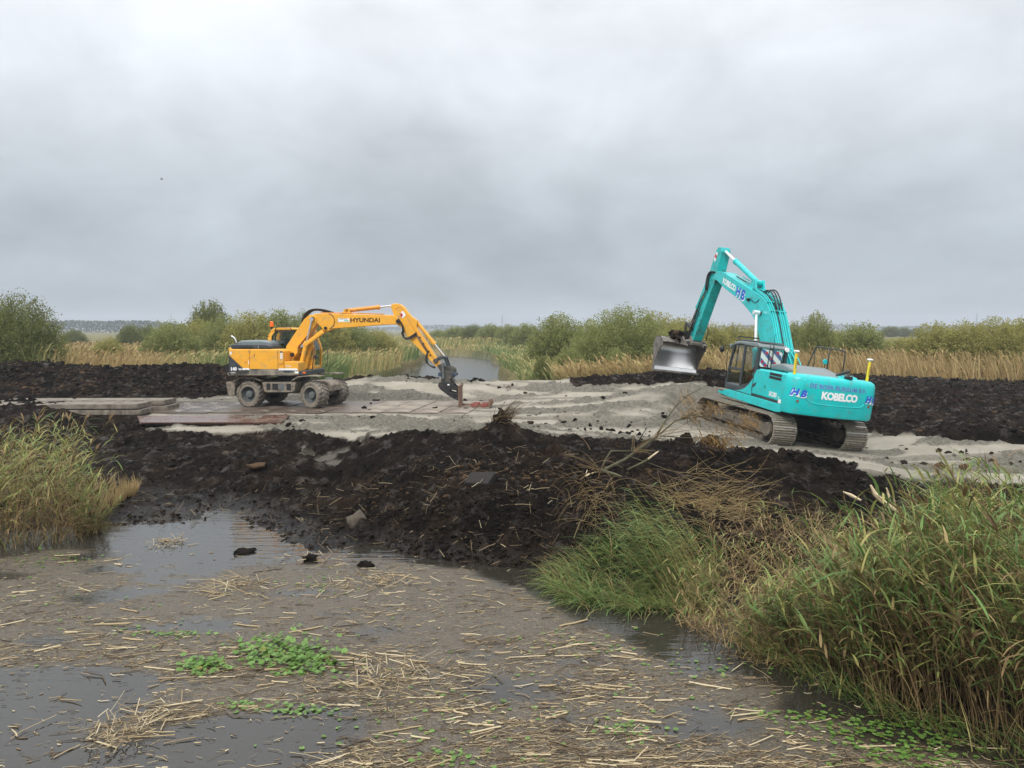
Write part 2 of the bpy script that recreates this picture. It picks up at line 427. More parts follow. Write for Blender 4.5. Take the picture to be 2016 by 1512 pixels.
def fields(x, y):
    """height and surface kind of the ground"""
    d = np.hypot(x, y)
    z = base_z(x, y)
    wx = x + .9 * (fbm(x * .9, y * .9, 3, 5) - .5); wy = y + .9 * (fbm(x * .9 + 40, y * .9, 3, 6) - .5)
    sand = in_poly(wx, wy, SAND).astype(float)
    pud = in_poly(wx, wy, PUDDLE) * smooth(.42, .56, fbm(x * 2.2, y * 2.2, 4, 57))
    site = smooth(8, 12, d) * (1 - smooth(47, 51, y)) * (1 - smooth(33, 38, np.abs(x)))
    land = smooth(WATER - .22, WATER + .12, z)
    peat = (1 - sand) * (1 - pud)
    # lumpy dug peat
    big = fbm(x * .55 + 3, y * .55, 3, 21) - .5
    mid = np.abs(fbm(x * 1.7, y * 1.7, 3, 31) - .5)
    fine = fbm(x * 4.2, y * 4.2, 4, 41, .72) - .5
    rough_area = smooth(.0, .25, z - WATER) 
    calm = np.exp(-(((x + 12.5) / 3.4) ** 2 + ((y - 21) / 2.6) ** 2))       # the smooth dark slope, left
    qx, qy = x + .25 * (fbm(x * 3, y * 3, 3, 43) - .5), y + .25 * (fbm(x * 3 + 7, y * 3, 3, 44) - .5)
    f1, f2, idv, tlt = worley(qx * 1.5, qy * 1.9, 400); chunk = (.22 * (idv - .5) + .42 * tlt) * smooth(0, .30, f2 - f1) - .05 * (1 - smooth(0, .12, f2 - f1))
    g1, g2, idg, tlg = worley(qx * 5.0, qy * 5.6, 500); crumb = (.10 * (idg - .4) + .10 * tlg) * smooth(0, .35, g2 - g1)
    pl = (.30 * big + .30 * mid - .05 + .20 * fine + chunk * smooth(.40, .60, fbm(x * .5, y * .5, 2, 45)) + crumb) * (1 - .8 * calm) * (.45 + .55 * rough_area)
    pl = pl + .30 * np.exp(-(((x + .28) / .55) ** 2 + ((y - 20.2) / .6) ** 2))
    # sand: churned ridges and smooth flats
    rut = fbm(x * .35 + 7, y * .9 + 2, 3, 51)
    churn = smooth(.44, .56, rut)
    sl = churn * (.36 * (fbm(x * 2.6, y * 2.6, 4, 61, .74) - .38)) + .10 * (fbm(x * .5, y * .8, 2, 71) - .5) + .012 * (fbm(x * 9, y * 9, 2, 81) - .5)
    heap = np.exp(-(((x - 6.4) / 1.9) ** 2 + ((y - 31.2) / 1.6) ** 2)); churn = np.maximum(churn, smooth(.2, .6, heap)); sl = sl + .28 * heap
    # wheel and track ruts
    for (xa, ya, xb, yb, hw, gw) in ((-4.5, 29.5, 5.5, 26.2, .25, 1.9), (-2, 35.5, 7.5, 29.2, .28, 2.2), (1.0, 25.0, 8.0, 24.2, .3, 2.6), (10.6, 22.3, 19, 20.9, .34, 2.6), (-1.5, 37.5, 4.5, 33.5, .25, 1.9)):
        L_ = math.hypot(xb - xa, yb - ya); ux, uy = (xb - xa) / L_, (yb - ya) / L_
        s_ = (x - xa) * ux + (y - ya) * uy; n_ = -(x - xa) * uy + (y - ya) * ux + .5 * np.sin(s_ * .5); on = smooth(-.5, .8, s_) * (1 - smooth(L_ - .8, L_ + .5, s_))
        for side in (0, gw):
            q_ = np.abs(n_ - side); sl = sl + on * (-.075 * (1 - smooth(hw * .7, hw * 1.1, q_)) * (1 + .35 * np.sin(s_ * 2 * math.pi / .42)) + .055 * np.exp(-((q_ - hw * 1.35) / .12) ** 2))
            churn = np.maximum(churn, on * .75 * (1 - smooth(hw, hw * 1.5, q_)))
    # machine standing areas stay flat
    loc = TEAL_ROT.transposed()
    tx = (x - TEAL_POS.x); ty = (y - TEAL_POS.y)
    lx = loc[0][0] * tx + loc[0][1] * ty; ly = loc[1][0] * tx + loc[1][1] * ty
    flat_t = (1 - smooth(2.0, 2.9, np.abs(lx))) * (1 - smooth(2.8, 3.6, np.abs(ly)))
    flat_y = (1 - smooth(7.2, 8.0, np.abs(x + 7.9))) * (1 - smooth(2.8, 3.5, np.abs(y - 31.2)))
    zt = TEAL_POS.z + (TEAL_ROT @ Vector((1, 0, 0))).z * lx + (TEAL_ROT @ Vector((0, 1, 0))).z * ly
    z = z * (1 - flat_t) + (zt + .09 + .03 * (fbm(x * 3, y * 3, 3, 90) - .5)) * flat_t
    z = z * (1 - flat_y) + (.56) * flat_y
    keep = 1 - np.maximum(flat_t, flat_y)
    z = z + site * keep * land * (peat * pl + sand * sl)
    # the cut face right of the tracked machine
    edge = 27.1 + .02 * (x - 14) + .35 * (fbm(x * .8, x * 0, 3, 95) - .5)
    cut = smooth(13.8, 16, x) * site
    z = z - cut * .42 * np.exp(-((y - edge + .45) / .5) ** 2) + cut * .30 * smooth(edge - .06, edge + .10, y) * (1 - smooth(edge + 1.5, edge + 4, y))
    # far land, a little uneven
    far = smooth(47, 52, y)
    z = z * (1 - far) + far * (.42 + .10 * (fbm(x * .08, y * .08, 3, 99) - .5))
    # canal beyond the dam
    cl_, cr_ = canal(y)
    inside = smooth(-.25, .35, x - cl_) * smooth(-.25, .35, cr_ - x) * smooth(42.3, 44.2, y) * (1 - smooth(128, 132, y))
    z = z * (1 - inside) + (-1.3) * inside
    wet = np.clip(1 - (z - WATER) / .26, 0, 1) * (1 - sand)
    return z, sand, np.maximum(pud, 0), churn, wet, far
def canal(y):
    l = np.interp(y, [40, 60, 80, 100, 115, 130], [-9.0, -9.6, -9.8, -10.8, -12.2, -14.4])
    r = np.interp(y, [40, 60, 80, 95, 108, 120, 130], [-.6, -.7, -.9, -1.6, -3.2, -6.5, -11.5])
    return l + .3 * np.sin(y * .31), r + .4 * np.sin(y * .23 + 1)
def gz(x, y):
    return fields(np.atleast_1d(np.asarray(x, float)), np.atleast_1d(np.asarray(y, float)))[0]

th = np.concatenate([np.radians(np.linspace(-80, -37, 24, endpoint=False)), np.radians(np.linspace(-37, 37, 650)), np.radians(np.linspace(37, 80, 25)[1:])])
dist = np.concatenate([np.geomspace(5.0, 13.5, 40, endpoint=False), np.geomspace(13.5, 46, 440, endpoint=False), np.geomspace(46, 160, 90, endpoint=False), np.geomspace(160, 2600, 20)])
TH, DD = np.meshgrid(th, dist)
GX, GY = DD * np.sin(TH), DD * np.cos(TH)
Z, S_, P_, CH_, WT_, FAR_ = fields(GX, GY)
nr, nc = GX.shape
i0 = (np.arange(nr - 1)[:, None] * nc + np.arange(nc - 1)[None, :]).ravel()
me = np_mesh('ground', np.stack([GX, GY, Z], 2).reshape(-1, 3), np.stack([i0, i0 + 1, i0 + nc + 1, i0 + nc], 1), smooth=True,
             attrs={'sand': S_, 'puddle': P_, 'churn': CH_, 'wet': WT_, 'far': FAR_})
m, t, b, o = new_mat('earth')
def attr(t, n):
    a = t.nodes.new('ShaderNodeAttribute'); a.attribute_name = n; return a.outputs['Fac']
nA = nz(t, 1.3, 8, .62); nB = nz(t, 9, 6, .6); nC = nz(t, 34, 6, .75)
peatc = ramp(t, nA.outputs['Fac'], [(.30, (.006, .0045, .0035)), (.48, (.012, .0085, .006)), (.62, (.030, .019, .012)), (.74, (.062, .038, .021))]).outputs[0]
peatc = mixc(t, .55, peatc, ramp(t, nB.outputs['Fac'], [(.3, (.2, .2, .2)), (.7, (.95, .95, .95))]).outputs[0], 'OVERLAY')
sandc = ramp(t, nz(t, .8, 6, .6).outputs['Fac'], [(.3, (.37, .337, .27)), (.55, (.465, .425, .35)), (.7, (.54, .497, .415))]).outputs[0]
churnc = ramp(t, nB.outputs['Fac'], [(.3, (.135, .125, .103)), (.7, (.31, .288, .237))]).outputs[0]
sandc = mixc(t, attr(t, 'churn'), sandc, churnc)
# crumbs of peat trodden into the sand
cr1 = ramp(t, nz(t, 2.2, 9, .72).outputs['Fac'], [(.60, (0, 0, 0)), (.66, (1, 1, 1))]).outputs[0]
sandc = mixc(t, cr1, sandc, (.06, .048, .038))
site = mixc(t, attr(t, 'sand'), peatc, sandc)
site = mixc(t, attr(t, 'puddle'), site, mixc(t, nB.outputs['Fac'], (.06, .052, .042), (.20, .18, .145)))
fg = ramp(t, nz(t, .05, 6, .6).outputs['Fac'], [(.36, (.085, .10, .035)), (.5, (.16, .14, .055)), (.64, (.22, .17, .075))]).outputs[0]
site = mixc(t, attr(t, 'far'), site, fg)
t.links.new(site, b.inputs['Base Color'])
rg = t.nodes.new('ShaderNodeMapRange'); rg.inputs[3].default_value = .92; rg.inputs[4].default_value = .20
t.links.new(attr(t, 'wet'), rg.inputs[0])
rg2 = mixc(t, attr(t, 'puddle'), rg.outputs[0], (.3, .3, .3))
wetn = ramp(t, nz(t, 2.6, 6, .65).outputs['Fac'], [(.54, (0, 0, 0)), (.62, (1, 1, 1))]).outputs[0]
wetp = t.nodes.new('ShaderNodeMath'); wetp.operation = 'MULTIPLY_ADD'; t.links.new(wetn, wetp.inputs[0]); wetp.inputs[1].default_value = .6; t.links.new(attr(t, 'wet'), wetp.inputs[2]); wetp.use_clamp = True
drys = t.nodes.new('ShaderNodeMath'); drys.operation = 'SUBTRACT'; drys.inputs[0].default_value = 1.0; t.links.new(attr(t, 'sand'), drys.inputs[1])
wetm = t.nodes.new('ShaderNodeMath'); wetm.operation = 'MULTIPLY'; t.links.new(wetp.outputs[0], wetm.inputs[0]); t.links.new(drys.outputs[0], wetm.inputs[1])
t.links.new(wetm.outputs[0], rg.inputs[0])
spc = t.nodes.new('ShaderNodeMapRange'); spc.inputs[3].default_value = .10; spc.inputs[4].default_value = .6; t.links.new(wetm.outputs[0], spc.inputs[0]); t.links.new(spc.outputs[0], b.inputs['Specular IOR Level'])
t.links.new(rg2, b.inputs['Roughness'])
hb = t.nodes.new('ShaderNodeMath'); hb.operation = 'ADD'; t.links.new(nB.outputs['Fac'], hb.inputs[0]); t.links.new(nC.outputs['Fac'], hb.inputs[1])
bump(t, b, hb.outputs[0], 1.0, .09)
me.polygons.foreach_set('use_smooth', (S_.reshape(-1)[i0] + FAR_.reshape(-1)[i0] > .5))
me.materials.append(m); EARTH = m
ground = tag(link('ground', me), 'dug black peat and grey sand of the building site, fields beyond', None, None, 'structure')

# ------------------------------------------------------------------ water
FILM = [tuple(at_z(u, v, WATER)[:2]) for u, v in [(-200, 1130), (120, 1080), (260, 1100), (420, 1130), (600, 1110), (760, 1095), (900, 1125), (1040, 1160), (1130, 1205), (1225, 1260), (1310, 1325), (1480, 1345), (1560, 1400), (1690, 1440), (1880, 1480),
        (2300, 1620), (2100, 2300), (900, 2300), (520, 1700), (620, 1540), (700, 1450), (660, 1390), (420, 1420), (210, 1460), (190, 1420), (330, 1360), (360, 1320), (150, 1310), (-200, 1300)]]
xs = np.linspace(-13, 13, 320); ys = np.linspace(2.0, 17, 210)
WXg, WYg = np.meshgrid(xs, ys)
wxx = WXg + 1.1 * (fbm(WXg * .9, WYg * 1.4, 4, 205) - .5); wyy = WYg + .9 * (fbm(WXg * .9 + 9, WYg * 1.4, 4, 207) - .5)
film = in_poly(wxx, wyy, FILM).astype(float)
holes = fbm(WXg * .75, WYg * 1.5, 4, 222)
film = film * smooth(.30, .36, holes)
for ax in (0, 1):
    for _ in range(1): film = (film + np.roll(film, 1, ax) + np.roll(film, -1, ax)) / 3
def film_at(x, y):
    i = np.clip(((x + 13) / 26 * 319).round().astype(int), 0, 319); j = np.clip(((y - 2.0) / 15 * 209).round().astype(int), 0, 209)
    return film[j, i] * ((np.abs(x) < 13) & (y > 2.0) & (y < 17))
nrw, ncw = WXg.shape
i0 = (np.arange(nrw - 1)[:, None] * ncw + np.arange(ncw - 1)[None, :]).ravel()
Vw = np.stack([WXg, WYg, np.full_like(WXg, WATER)], 2).reshape(-1, 3)
Fw = np.stack([i0, i0 + 1, i0 + ncw + 1, i0 + ncw], 1)
# the sheet runs on round the fine patch
big = np.array([(-300, -60), (-13, -60), (13, -60), (300, -60), (-300, 2.0), (-13, 2.0), (13, 2.0), (300, 2.0), (-300, 17), (-13, 17), (13, 17), (300, 17), (-300, 320), (-13, 320), (13, 320), (300, 320)], float)
Vb = np.c_[big, np.full(16, WATER)]
Fb = np.array([(r * 4 + c, r * 4 + c + 1, r * 4 + c + 5, r * 4 + c + 4) for r in range(3) for c in range(3) if not (r == 1 and c == 1)]) + len(Vw)
wm = np_mesh('water', np.r_[Vw, Vb], np.r_[Fw, Fb], attrs={'film': np.r_[film.ravel(), np.zeros(16)], 'open_wind': np.r_[np.zeros(film.size), np.ones(16)], 'ripple': np.r_[np.ones(film.size), np.full(16, .9)]})
m, t, b, o = new_mat('pond water')
fl = attr(t, 'film')
brk = nz(t, 5, 10, .78)
fm = t.nodes.new('ShaderNodeMath'); fm.operation = 'MULTIPLY'; t.links.new(fl, fm.inputs[0])
t.links.new(ramp(t, brk.outputs['Fac'], [(.36, (.10, .10, .10)), (.45, (1, 1, 1))]).outputs[0], fm.inputs[1])
scum = ramp(t, nz(t, 45, 9, .8).outputs['Fac'], [(.34, (.020, .016, .011)), (.48, (.070, .057, .040)), (.60, (.135, .112, .080)), (.72, (.32, .27, .19))]).outputs[0]
t.links.new(mixc(t, fm.outputs[0], (.027, .024, .019), scum), b.inputs['Base Color'])
rw = t.nodes.new('ShaderNodeMapRange'); rw.inputs[3].default_value = .03; rw.inputs[4].default_value = .6
t.links.new(fm.outputs[0], rw.inputs[0])
calm_ = t.nodes.new('ShaderNodeMath'); calm_.operation = 'MULTIPLY_ADD'; t.links.new(attr(t, 'open_wind'), calm_.inputs[0]); calm_.inputs[1].default_value = .16; t.links.new(rw.outputs[0], calm_.inputs[2]); t.links.new(calm_.outputs[0], b.inputs['Roughness'])
b.inputs['IOR'].default_value = 1.5
mp = t.nodes.new('ShaderNodeMapping'); tcn = t.nodes.new('ShaderNodeTexCoord'); t.links.new(tcn.outputs['Object'], mp.inputs[0]); mp.inputs['Scale'].default_value = (.7, 3.4, 1)
rp = nz(t, 2.0, 3, .5, vec=mp.outputs[0])
sm = t.nodes.new('ShaderNodeMath'); sm.operation = 'MULTIPLY_ADD'; t.links.new(fm.outputs[0], sm.inputs[0]); sm.inputs[1].default_value = .6; t.links.new(rp.outputs['Fac'], sm.inputs[2])
sm2 = t.nodes.new('ShaderNodeMath'); sm2.operation = 'MULTIPLY_ADD'; t.links.new(brk.outputs['Fac'], sm2.inputs[0]); t.links.new(fm.outputs[0], sm2.inputs[1]); t.links.new(rp.outputs['Fac'], sm2.inputs[2])
rsc = t.nodes.new('ShaderNodeMath'); rsc.operation = 'MULTIPLY'; t.links.new(sm2.outputs[0], rsc.inputs[0]); t.links.new(attr(t, 'ripple'), rsc.inputs[1])
bump(t, b, rsc.outputs[0], .2, .05)
wm.materials.append(m)
tag(link('water', wm), 'still brown water of the pond and the canal', None, None, 'structure')
# ------------------------------------------------------------------ shared machine materials
DUST = (.30, .26, .20)
TEAL = paint('teal paint', (.005, .51, .515), .36, var=.09, dirt=(.09, .33, .31), dirt_amt=.32, dscale=4.0, coat=.12)
TEALD = paint('worn teal paint', (.010, .45, .435), .42, var=.12, dirt=(.05, .085, .075), dirt_amt=.38, dscale=2.6)
YELLOW = paint('yellow paint', (.82, .395, .032), .36, var=.06, dirt=(.48, .31, .12), dirt_amt=.3, dscale=4.5, coat=.1)
YELLOW2 = paint('worn yellow paint', (.70, .28, .02), .42, var=.1, dirt=(.30, .18, .07), dirt_amt=.22, dscale=5)
CHAR = paint('charcoal paint', (.035, .043, .050), .45, var=.15, dirt=(.12, .105, .085), dirt_amt=.25, dscale=3)
CHARD = paint('dusty charcoal paint', (.045, .05, .055), .6, var=.2, dirt=DUST, dirt_amt=.85, dscale=2.5)
HOODG = paint('hood grey', (.17, .205, .21), .42, var=.1)
BLACK = paint('black steel', (.014, .014, .015), .5, var=.2, dirt=(.09, .075, .06), dirt_amt=.25)
RUBBER = paint('rubber hose', (.012, .012, .013), .55, var=.2)
MUDM = paint('dried mud on steel', (.23, .195, .15), .88, var=.2, dirt=(.10, .085, .065), dirt_amt=.55, dscale=5, bmp=.5, bscale=14)
MUDSHADE = paint('shaded mud on track steel', (.105, .09, .07), .9, var=.25, dirt=(.21, .18, .14), dirt_amt=.35, dscale=4, bmp=.5, bscale=14)  # mud tone darkened: the shade inside the tracks is part of this colour
TYRE = paint('muddy tyre', (.23, .20, .16), .9, var=.25, dirt=(.055, .048, .04), dirt_amt=.6, dscale=6, bmp=.5, bscale=18)
SHOE = paint('sandy track steel', (.27, .24, .19), .72, var=.22, dirt=(.11, .095, .075), dirt_amt=.45, dscale=5, bmp=.3)
GROUSER = paint('polished grouser', (.55, .53, .50), .3, metal=.8, var=.2)
STEELW = paint('bright bucket steel', (.90, .88, .85), .30, metal=1.0, var=.06, dirt=(.4, .36, .3), dirt_amt=.02)
BUCKET = paint('dirty bucket steel', (.20, .185, .165), .7, metal=.2, var=.25, dirt=(.09, .07, .055), dirt_amt=.5)
CHROME = paint('chrome rod', (.75, .75, .76), .18, metal=1.0, var=.05)
RODW = paint('pale rod', (.82, .82, .82), .25, metal=.4, var=.04)
GUARDY = paint('mast yellow', (.75, .58, .03), .4, var=.05)
WHITE = paint('white lettering', (.80, .82, .82), .5, var=.04)
WHITEP = paint('white plastic', (.82, .82, .80), .35, var=.03)
BLUEL = paint('blue lettering', (.02, .10, .55), .5, var=.05)
REDL = paint('red sticker', (.50, .02, .03), .5, var=.08)
FLAGB = paint('flag blue', (.06, .12, .26), .5, var=.06)
FLAGW = paint('flag white', (.62, .68, .64), .5, var=.05)
ORANGE = paint('orange lamp', (.85, .16, .01), .25, var=.05)
BLACKL = paint('dark brown lettering', (.05, .025, .008), .5, var=.05)
RUSTRED = paint('rusty red paint', (.22, .045, .032), .6, var=.25, dirt=(.2, .13, .09), dirt_amt=.45, dscale=8)
RUST = paint('rusted steel', (.16, .085, .055), .75, var=.3, dirt=(.25, .19, .14), dirt_amt=.3, dscale=7)
SEAT = paint('dark seat cloth', (.03, .03, .032), .9, var=.2)
GLASS = glass('cab glass', (.93, .95, .93))
GLASSD = glass('dim cab glass', (.74, .77, .76))

def text_geo(txt, size, shear=0.0, offset=0.0, xs=1.0, space=1.0, res=3):
    c = bpy.data.curves.new('t', 'FONT'); c.body = txt; c.size = size; c.shear = shear; c.offset = offset
    c.align_x = 'CENTER'; c.align_y = 'CENTER'; c.space_character = space; c.resolution_u = res; c.fill_mode = 'FRONT'
    o = bpy.data.objects.new('t', c); col.objects.link(o)
    dg = bpy.context.evaluated_depsgraph_get(); ev = o.evaluated_get(dg); me = ev.to_mesh()
    V = [(v.co.x * xs, v.co.y) for v in me.vertices]; Fs = [tuple(p.vertices) for p in me.polygons]
    ev.to_mesh_clear(); bpy.data.objects.remove(o); bpy.data.curves.remove(c)
    return V, Fs
def decal(name, geo, fn, mat, parent, thick=None):
    V, Fs = geo; mb = MB(); mb.add([fn(x, y) for x, y in V], Fs)
    return mb.build(name, mat, parent)
def bez(p0, p1, p2, n=8):
    p0, p1, p2 = Vector(p0), Vector(p1), Vector(p2)
    return [p0 * (1 - t) ** 2 + p1 * 2 * t * (1 - t) + p2 * t * t for t in [i / n for i in range(n + 1)]]
def ram(name, p0, p1, frac, r, mat, rodmat, parent, rr=.5):
    """hydraulic cylinder: barrel from p0 over 'frac' of the way, rod on to p1"""
    p0, p1 = Vector(p0), Vector(p1); q = p0.lerp(p1, frac); t = (p1 - p0).normalized()
    m_ = MB().cyl(p0, q, r, 16).cyl(q - t * .08, q + t * .05, r * 1.18, 16)
    m_.cyl(p0 + Vector((-r * 1.2, 0, 0)), p0 + Vector((r * 1.2, 0, 0)), r * 1.05, 12)
    b_ = m_.build(name, mat, parent, smooth=False, bevel=.008)
    MB().cyl(q, p1, r * rr, 14).cyl(p1 + Vector((-r * 1.1, 0, 0)), p1 + Vector((r * 1.1, 0, 0)), r * .9, 12).build('rod', rodmat, b_, smooth=False)
    return b_

# ------------------------------------------------------------------ the tracked excavator
tx = empty('tracked_excavator', TEAL_POS); tx.rotation_euler = TEAL_ROT.to_euler()
tag(tx, 'teal tracked excavator with its wide bucket raised on the sand', 'excavator')
def swing(o): o.rotation_euler = (R_(-1.0), 0, TEAL_SWING); o.location = (-.20, 0, -.03); return o
TL, TG, SW, TR = 5.0, 1.30, .80, .47
per = 2 * (TL - 2 * TR - .06) + 2 * math.pi * TR
def track_pt(s):
    st = TL - 2 * TR - .06; hy = st / 2; zc_ = TR + .045
    s %= per
    if s < st: return (-hy + s, zc_ + TR, 0.0)
    s -= st
    if s < math.pi * TR: a = s / TR; return (hy + TR * math.sin(a), zc_ + TR * math.cos(a), a)
    s -= math.pi * TR
    if s < st: return (hy - s, zc_ - TR, math.pi)
    s -= st; a = s / TR; return (-hy - TR * math.sin(a), zc_ - TR * math.cos(a), math.pi + a)
NS = 50
sh = MB().box(-SW / 2, SW / 2, -.108, .104, -.018, .012)
for gy in (-.085, 0, .082): sh.box(-SW / 2, SW / 2, gy - .010, gy + .010, .012, .045)
shoe_me = sh.mesh('track_shoe'); shoe_me.materials.append(SHOE); shoe_me.materials.append(GROUSER)
for p in shoe_me.polygons:
    if p.center.z > .044 and abs(p.center.y) < .03: p.material_index = 1
rol = MB(); rol.cyl((-.17, 0, 0), (.17, 0, 0), .11, 14); rol_me = rol.mesh('track_roller'); rol_me.materials.append(MUDSHADE)
for sx in (-1, 1):
    # chain band
    mb = MB(); n_ = 64; ring = []
    for i in range(n_):
        y_, z_, a_ = track_pt(per * i / n_); ny, nz_ = math.sin(a_), math.cos(a_)
        ring.append((y_, z_, ny, nz_))
    x0, x1 = sx * TG - .16, sx * TG + .16
    vs_ = [];
    for y_, z_, ny, nz_ in ring:
        vs_ += [(x0, y_ - ny * .02, z_ - nz_ * .02), (x1, y_ - ny * .02, z_ - nz_ * .02), (x1, y_ - ny * .10, z_ - nz_ * .10), (x0, y_ - ny * .10, z_ - nz_ * .10)]
    fs_ = []
    for i in range(n_):
        a, c = i * 4, ((i + 1) % n_) * 4
        for k in range(4): fs_.append((a + k, a + (k + 1) % 4, c + (k + 1) % 4, c + k))
    tr = swing(MB().add(vs_, fs_).build('crawler_track', BLACK, tx))
    for i in range(NS):
        y_, z_, a_ = track_pt(per * (i + .3) / NS)
        s_ = link('track_shoe', shoe_me, tr); s_.location = (sx * TG, y_, z_); s_.rotation_euler = (-a_, 0, 0)
    for i in range(8):
        r_ = link('roller', rol_me, tr); r_.location = (sx * TG, -1.55 + i * .44, .19)
    for i in range(2):
        r_ = link('roller', rol_me, tr); r_.location = (sx * TG, -.75 + i * 1.5, .80)
    hy = (TL - 2 * TR - .06) / 2
    MB().cyl((sx * TG - .1, hy, TR + .045), (sx * TG + .1, hy, TR + .045), .36, 24).cyl((sx * TG - .2, hy, TR + .045), (sx * TG + .2, hy, TR + .045), .13, 12).build('idler', MUDSHADE, tr, bevel=.02)
    sp_ = MB(); sp_.cyl((sx * TG - .07, -hy, TR + .045), (sx * TG + .07, -hy, TR + .045), .35, 24)
    for k in range(21):
        a = 2 * math.pi * k / 21; sp_.obox((sx * TG, -hy + .33 * math.cos(a), TR + .045 + .33 * math.sin(a)), (sx * TG, -hy + .40 * math.cos(a), TR + .045 + .40 * math.sin(a)), .12, .05)
    sp_.cyl((sx * TG - .36, -hy, TR + .045), (sx * TG + .36, -hy, TR + .045), .22, 20).build('sprocket', MUDSHADE, tr, bevel=.01)
    # side frame between the runs
    fr = MB(); fr.prism([(-1.75, .33), (-1.9, .50), (-1.75, .66), (-.9, .74), (1.2, .74), (1.75, .62), (1.85, .48), (1.7, .33)], sx * TG - .22, sx * TG + .22)
    fo = swing(fr.build('track_frame', MUDSHADE, tx, bevel=.03))
    MB().prism([(.1, .42), (.1, .62), (.75, .66), (.75, .42)], sx * (TG + .215), sx * (TG + .26)).build('cover_plate', MUDSHADE, fo, bevel=.02)
    MB().prism([(-1.3, .42), (-1.3, .62), (-.55, .66), (-.55, .42)], sx * (TG + .215), sx * (TG + .26)).build('cover_plate', MUDSHADE, fo, bevel=.02)
    MB().prism([(-1.6, .10), (-1.6, .24), (1.5, .24), (1.5, .10)], sx * (TG + .17), sx * (TG + .21)).build('roller_guard', MUDSHADE, fo)
swing(MB().box(-1.08, 1.08, -1.0, 1.0, .48, .88).cyl((0, 0, .85), (0, 0, 1.12), .72, 32).build('lower_frame', BLACK, tx, bevel=.05))  # black instead of muddy, so its colour carries the shade between the tracks
# upper works
def deck(poly, z0, z1): return MB().plan(poly, z0, z1)
deck([(-1.40, 2.0), (-.42, 2.0), (-.38, 1.3), (.4, 1.3), (.42, 1.9), (1.40, 1.9), (1.42, -2.4), (-1.42, -2.4)], 1.06, 1.26).build('deck', BLACK, tx, bevel=.02)
MB().prism([(2.06, 1.12), (2.06, 1.22), (1.2, 1.34), (-2.44, 1.36), (-2.44, 1.12), (-2.2, 1.08), (1.2, 1.08)], -1.49, -1.425).build('side_skirt', TEAL, tx, bevel=.02)
MB().prism([(1.95, 1.10), (1.95, 1.3), (-2.44, 1.36), (-2.44, 1.10)], 1.425, 1.49).build('side_skirt', TEAL, tx, bevel=.02)
MB().box(-1.52, -.46, 1.62, 2.08, 1.24, 1.30).build('step', MUDM, tx, bevel=.01)
# engine housing
hs = MB().prism([(-.46, 1.37), (-.46, 1.55), (-.44, 2.05), (-.62, 2.28), (-2.48, 2.32), (-2.48, 1.37)], -1.44, 1.44).build('engine_housing', TEAL, tx, bevel=.06, seg=3)
MB().prism([(-.455, 1.44), (-.44, 2.03), (-.58, 2.235), (-1.12, 2.255), (-1.12, 1.44)], -1.485, -1.43).build('door_panel', TEAL, hs, bevel=.02)
MB().prism([(-1.14, 1.44), (-1.14, 2.255), (-2.47, 2.285), (-2.47, 1.44)], -1.485, -1.43).build('door_panel', TEAL, hs, bevel=.02)
MB().prism([(-.46, 1.375), (-.46, 1.43), (-2.46, 1.43), (-2.46, 1.375)], -1.475, -1.43).build('dark_stripe', CHAR, hs)
for z0 in (2.06, 2.17):
    lv = MB().box(-1.490, -1.482, -2.24, -1.48, z0, z0 + .085).build('louvre', BLACK, hs)
    for k in range(4): MB().box(-1.498, -1.488, -2.23, -1.49, z0 + .012 + k * .019, z0 + .019 + k * .019).build('slat', CHAR, lv)
MB().box(-1.492, -1.48, -1.36, -1.22, 1.70, 1.84).build('door_latch', TEALD, hs, bevel=.01)
MB().box(-1.497, -1.49, -1.31, -1.28, 1.72, 1.81).build('latch_handle', BLACK, hs)
MB().box(-1.494, -1.488, -2.42, -2.26, 1.38, 1.50).build('notice', WHITE, hs)
g_ = text_geo('SK280', .20, offset=.006, xs=.95)
decal('lettering', g_, lambda x, y: (-1.489, -1.86 - x, 1.585 + y), WHITE, hs)
g_ = text_geo('D', .10, offset=.003)
decal('lettering', g_, lambda x, y: (-1.489, -2.24 - x, 1.545 + y), WHITE, hs)
# curved wing panel under the cab rear
MB().prism([(-.40, 1.37), (-.40, 1.92), (-.2, 1.72), (.1, 1.52), (.55, 1.40), (.9, 1.37)], -1.485, -1.40).build('wing_panel', TEAL, tx, bevel=.02)
MB().prism([(-.40, 1.60), (-.47, 1.74), (-.70, 1.83), (-.62, 1.70)], -1.494, -1.486).build('swoosh', CHAR, tx)
# right-hand tank and tool boxes
rt = MB().prism([(1.85, 1.26), (1.85, 1.75), (1.2, 2.05), (.1, 2.22), (-.46, 2.28), (-.46, 1.26)], .50, 1.45).build('tank_housing', TEAL, tx, bevel=.05)
# hood on the housing
hd = MB(); hd.prism([(-.70, 2.30), (-.85, 2.50), (-1.5, 2.57), (-2.2, 2.46), (-2.55, 2.33)], -1.12, .42); hd.build('hood', HOODG, tx, bevel=.07, seg=3)
MB().box(-.95, -.55, -1.3, -1.05, 2.535, 2.565).build('hood_vent', BLACK, tx)
MB().prism([(-.5, 2.28), (-.6, 2.42), (-2.0, 2.46), (-2.1, 2.30)], .45, 1.1).build('walkway', CHAR, tx, bevel=.02)
MB().prism([(-2.0, 2.30), (-2.1, 2.44), (-2.42, 2.42), (-2.48, 2.30)], .30, .95).build('filler_cover', TEAL, tx, bevel=.04)
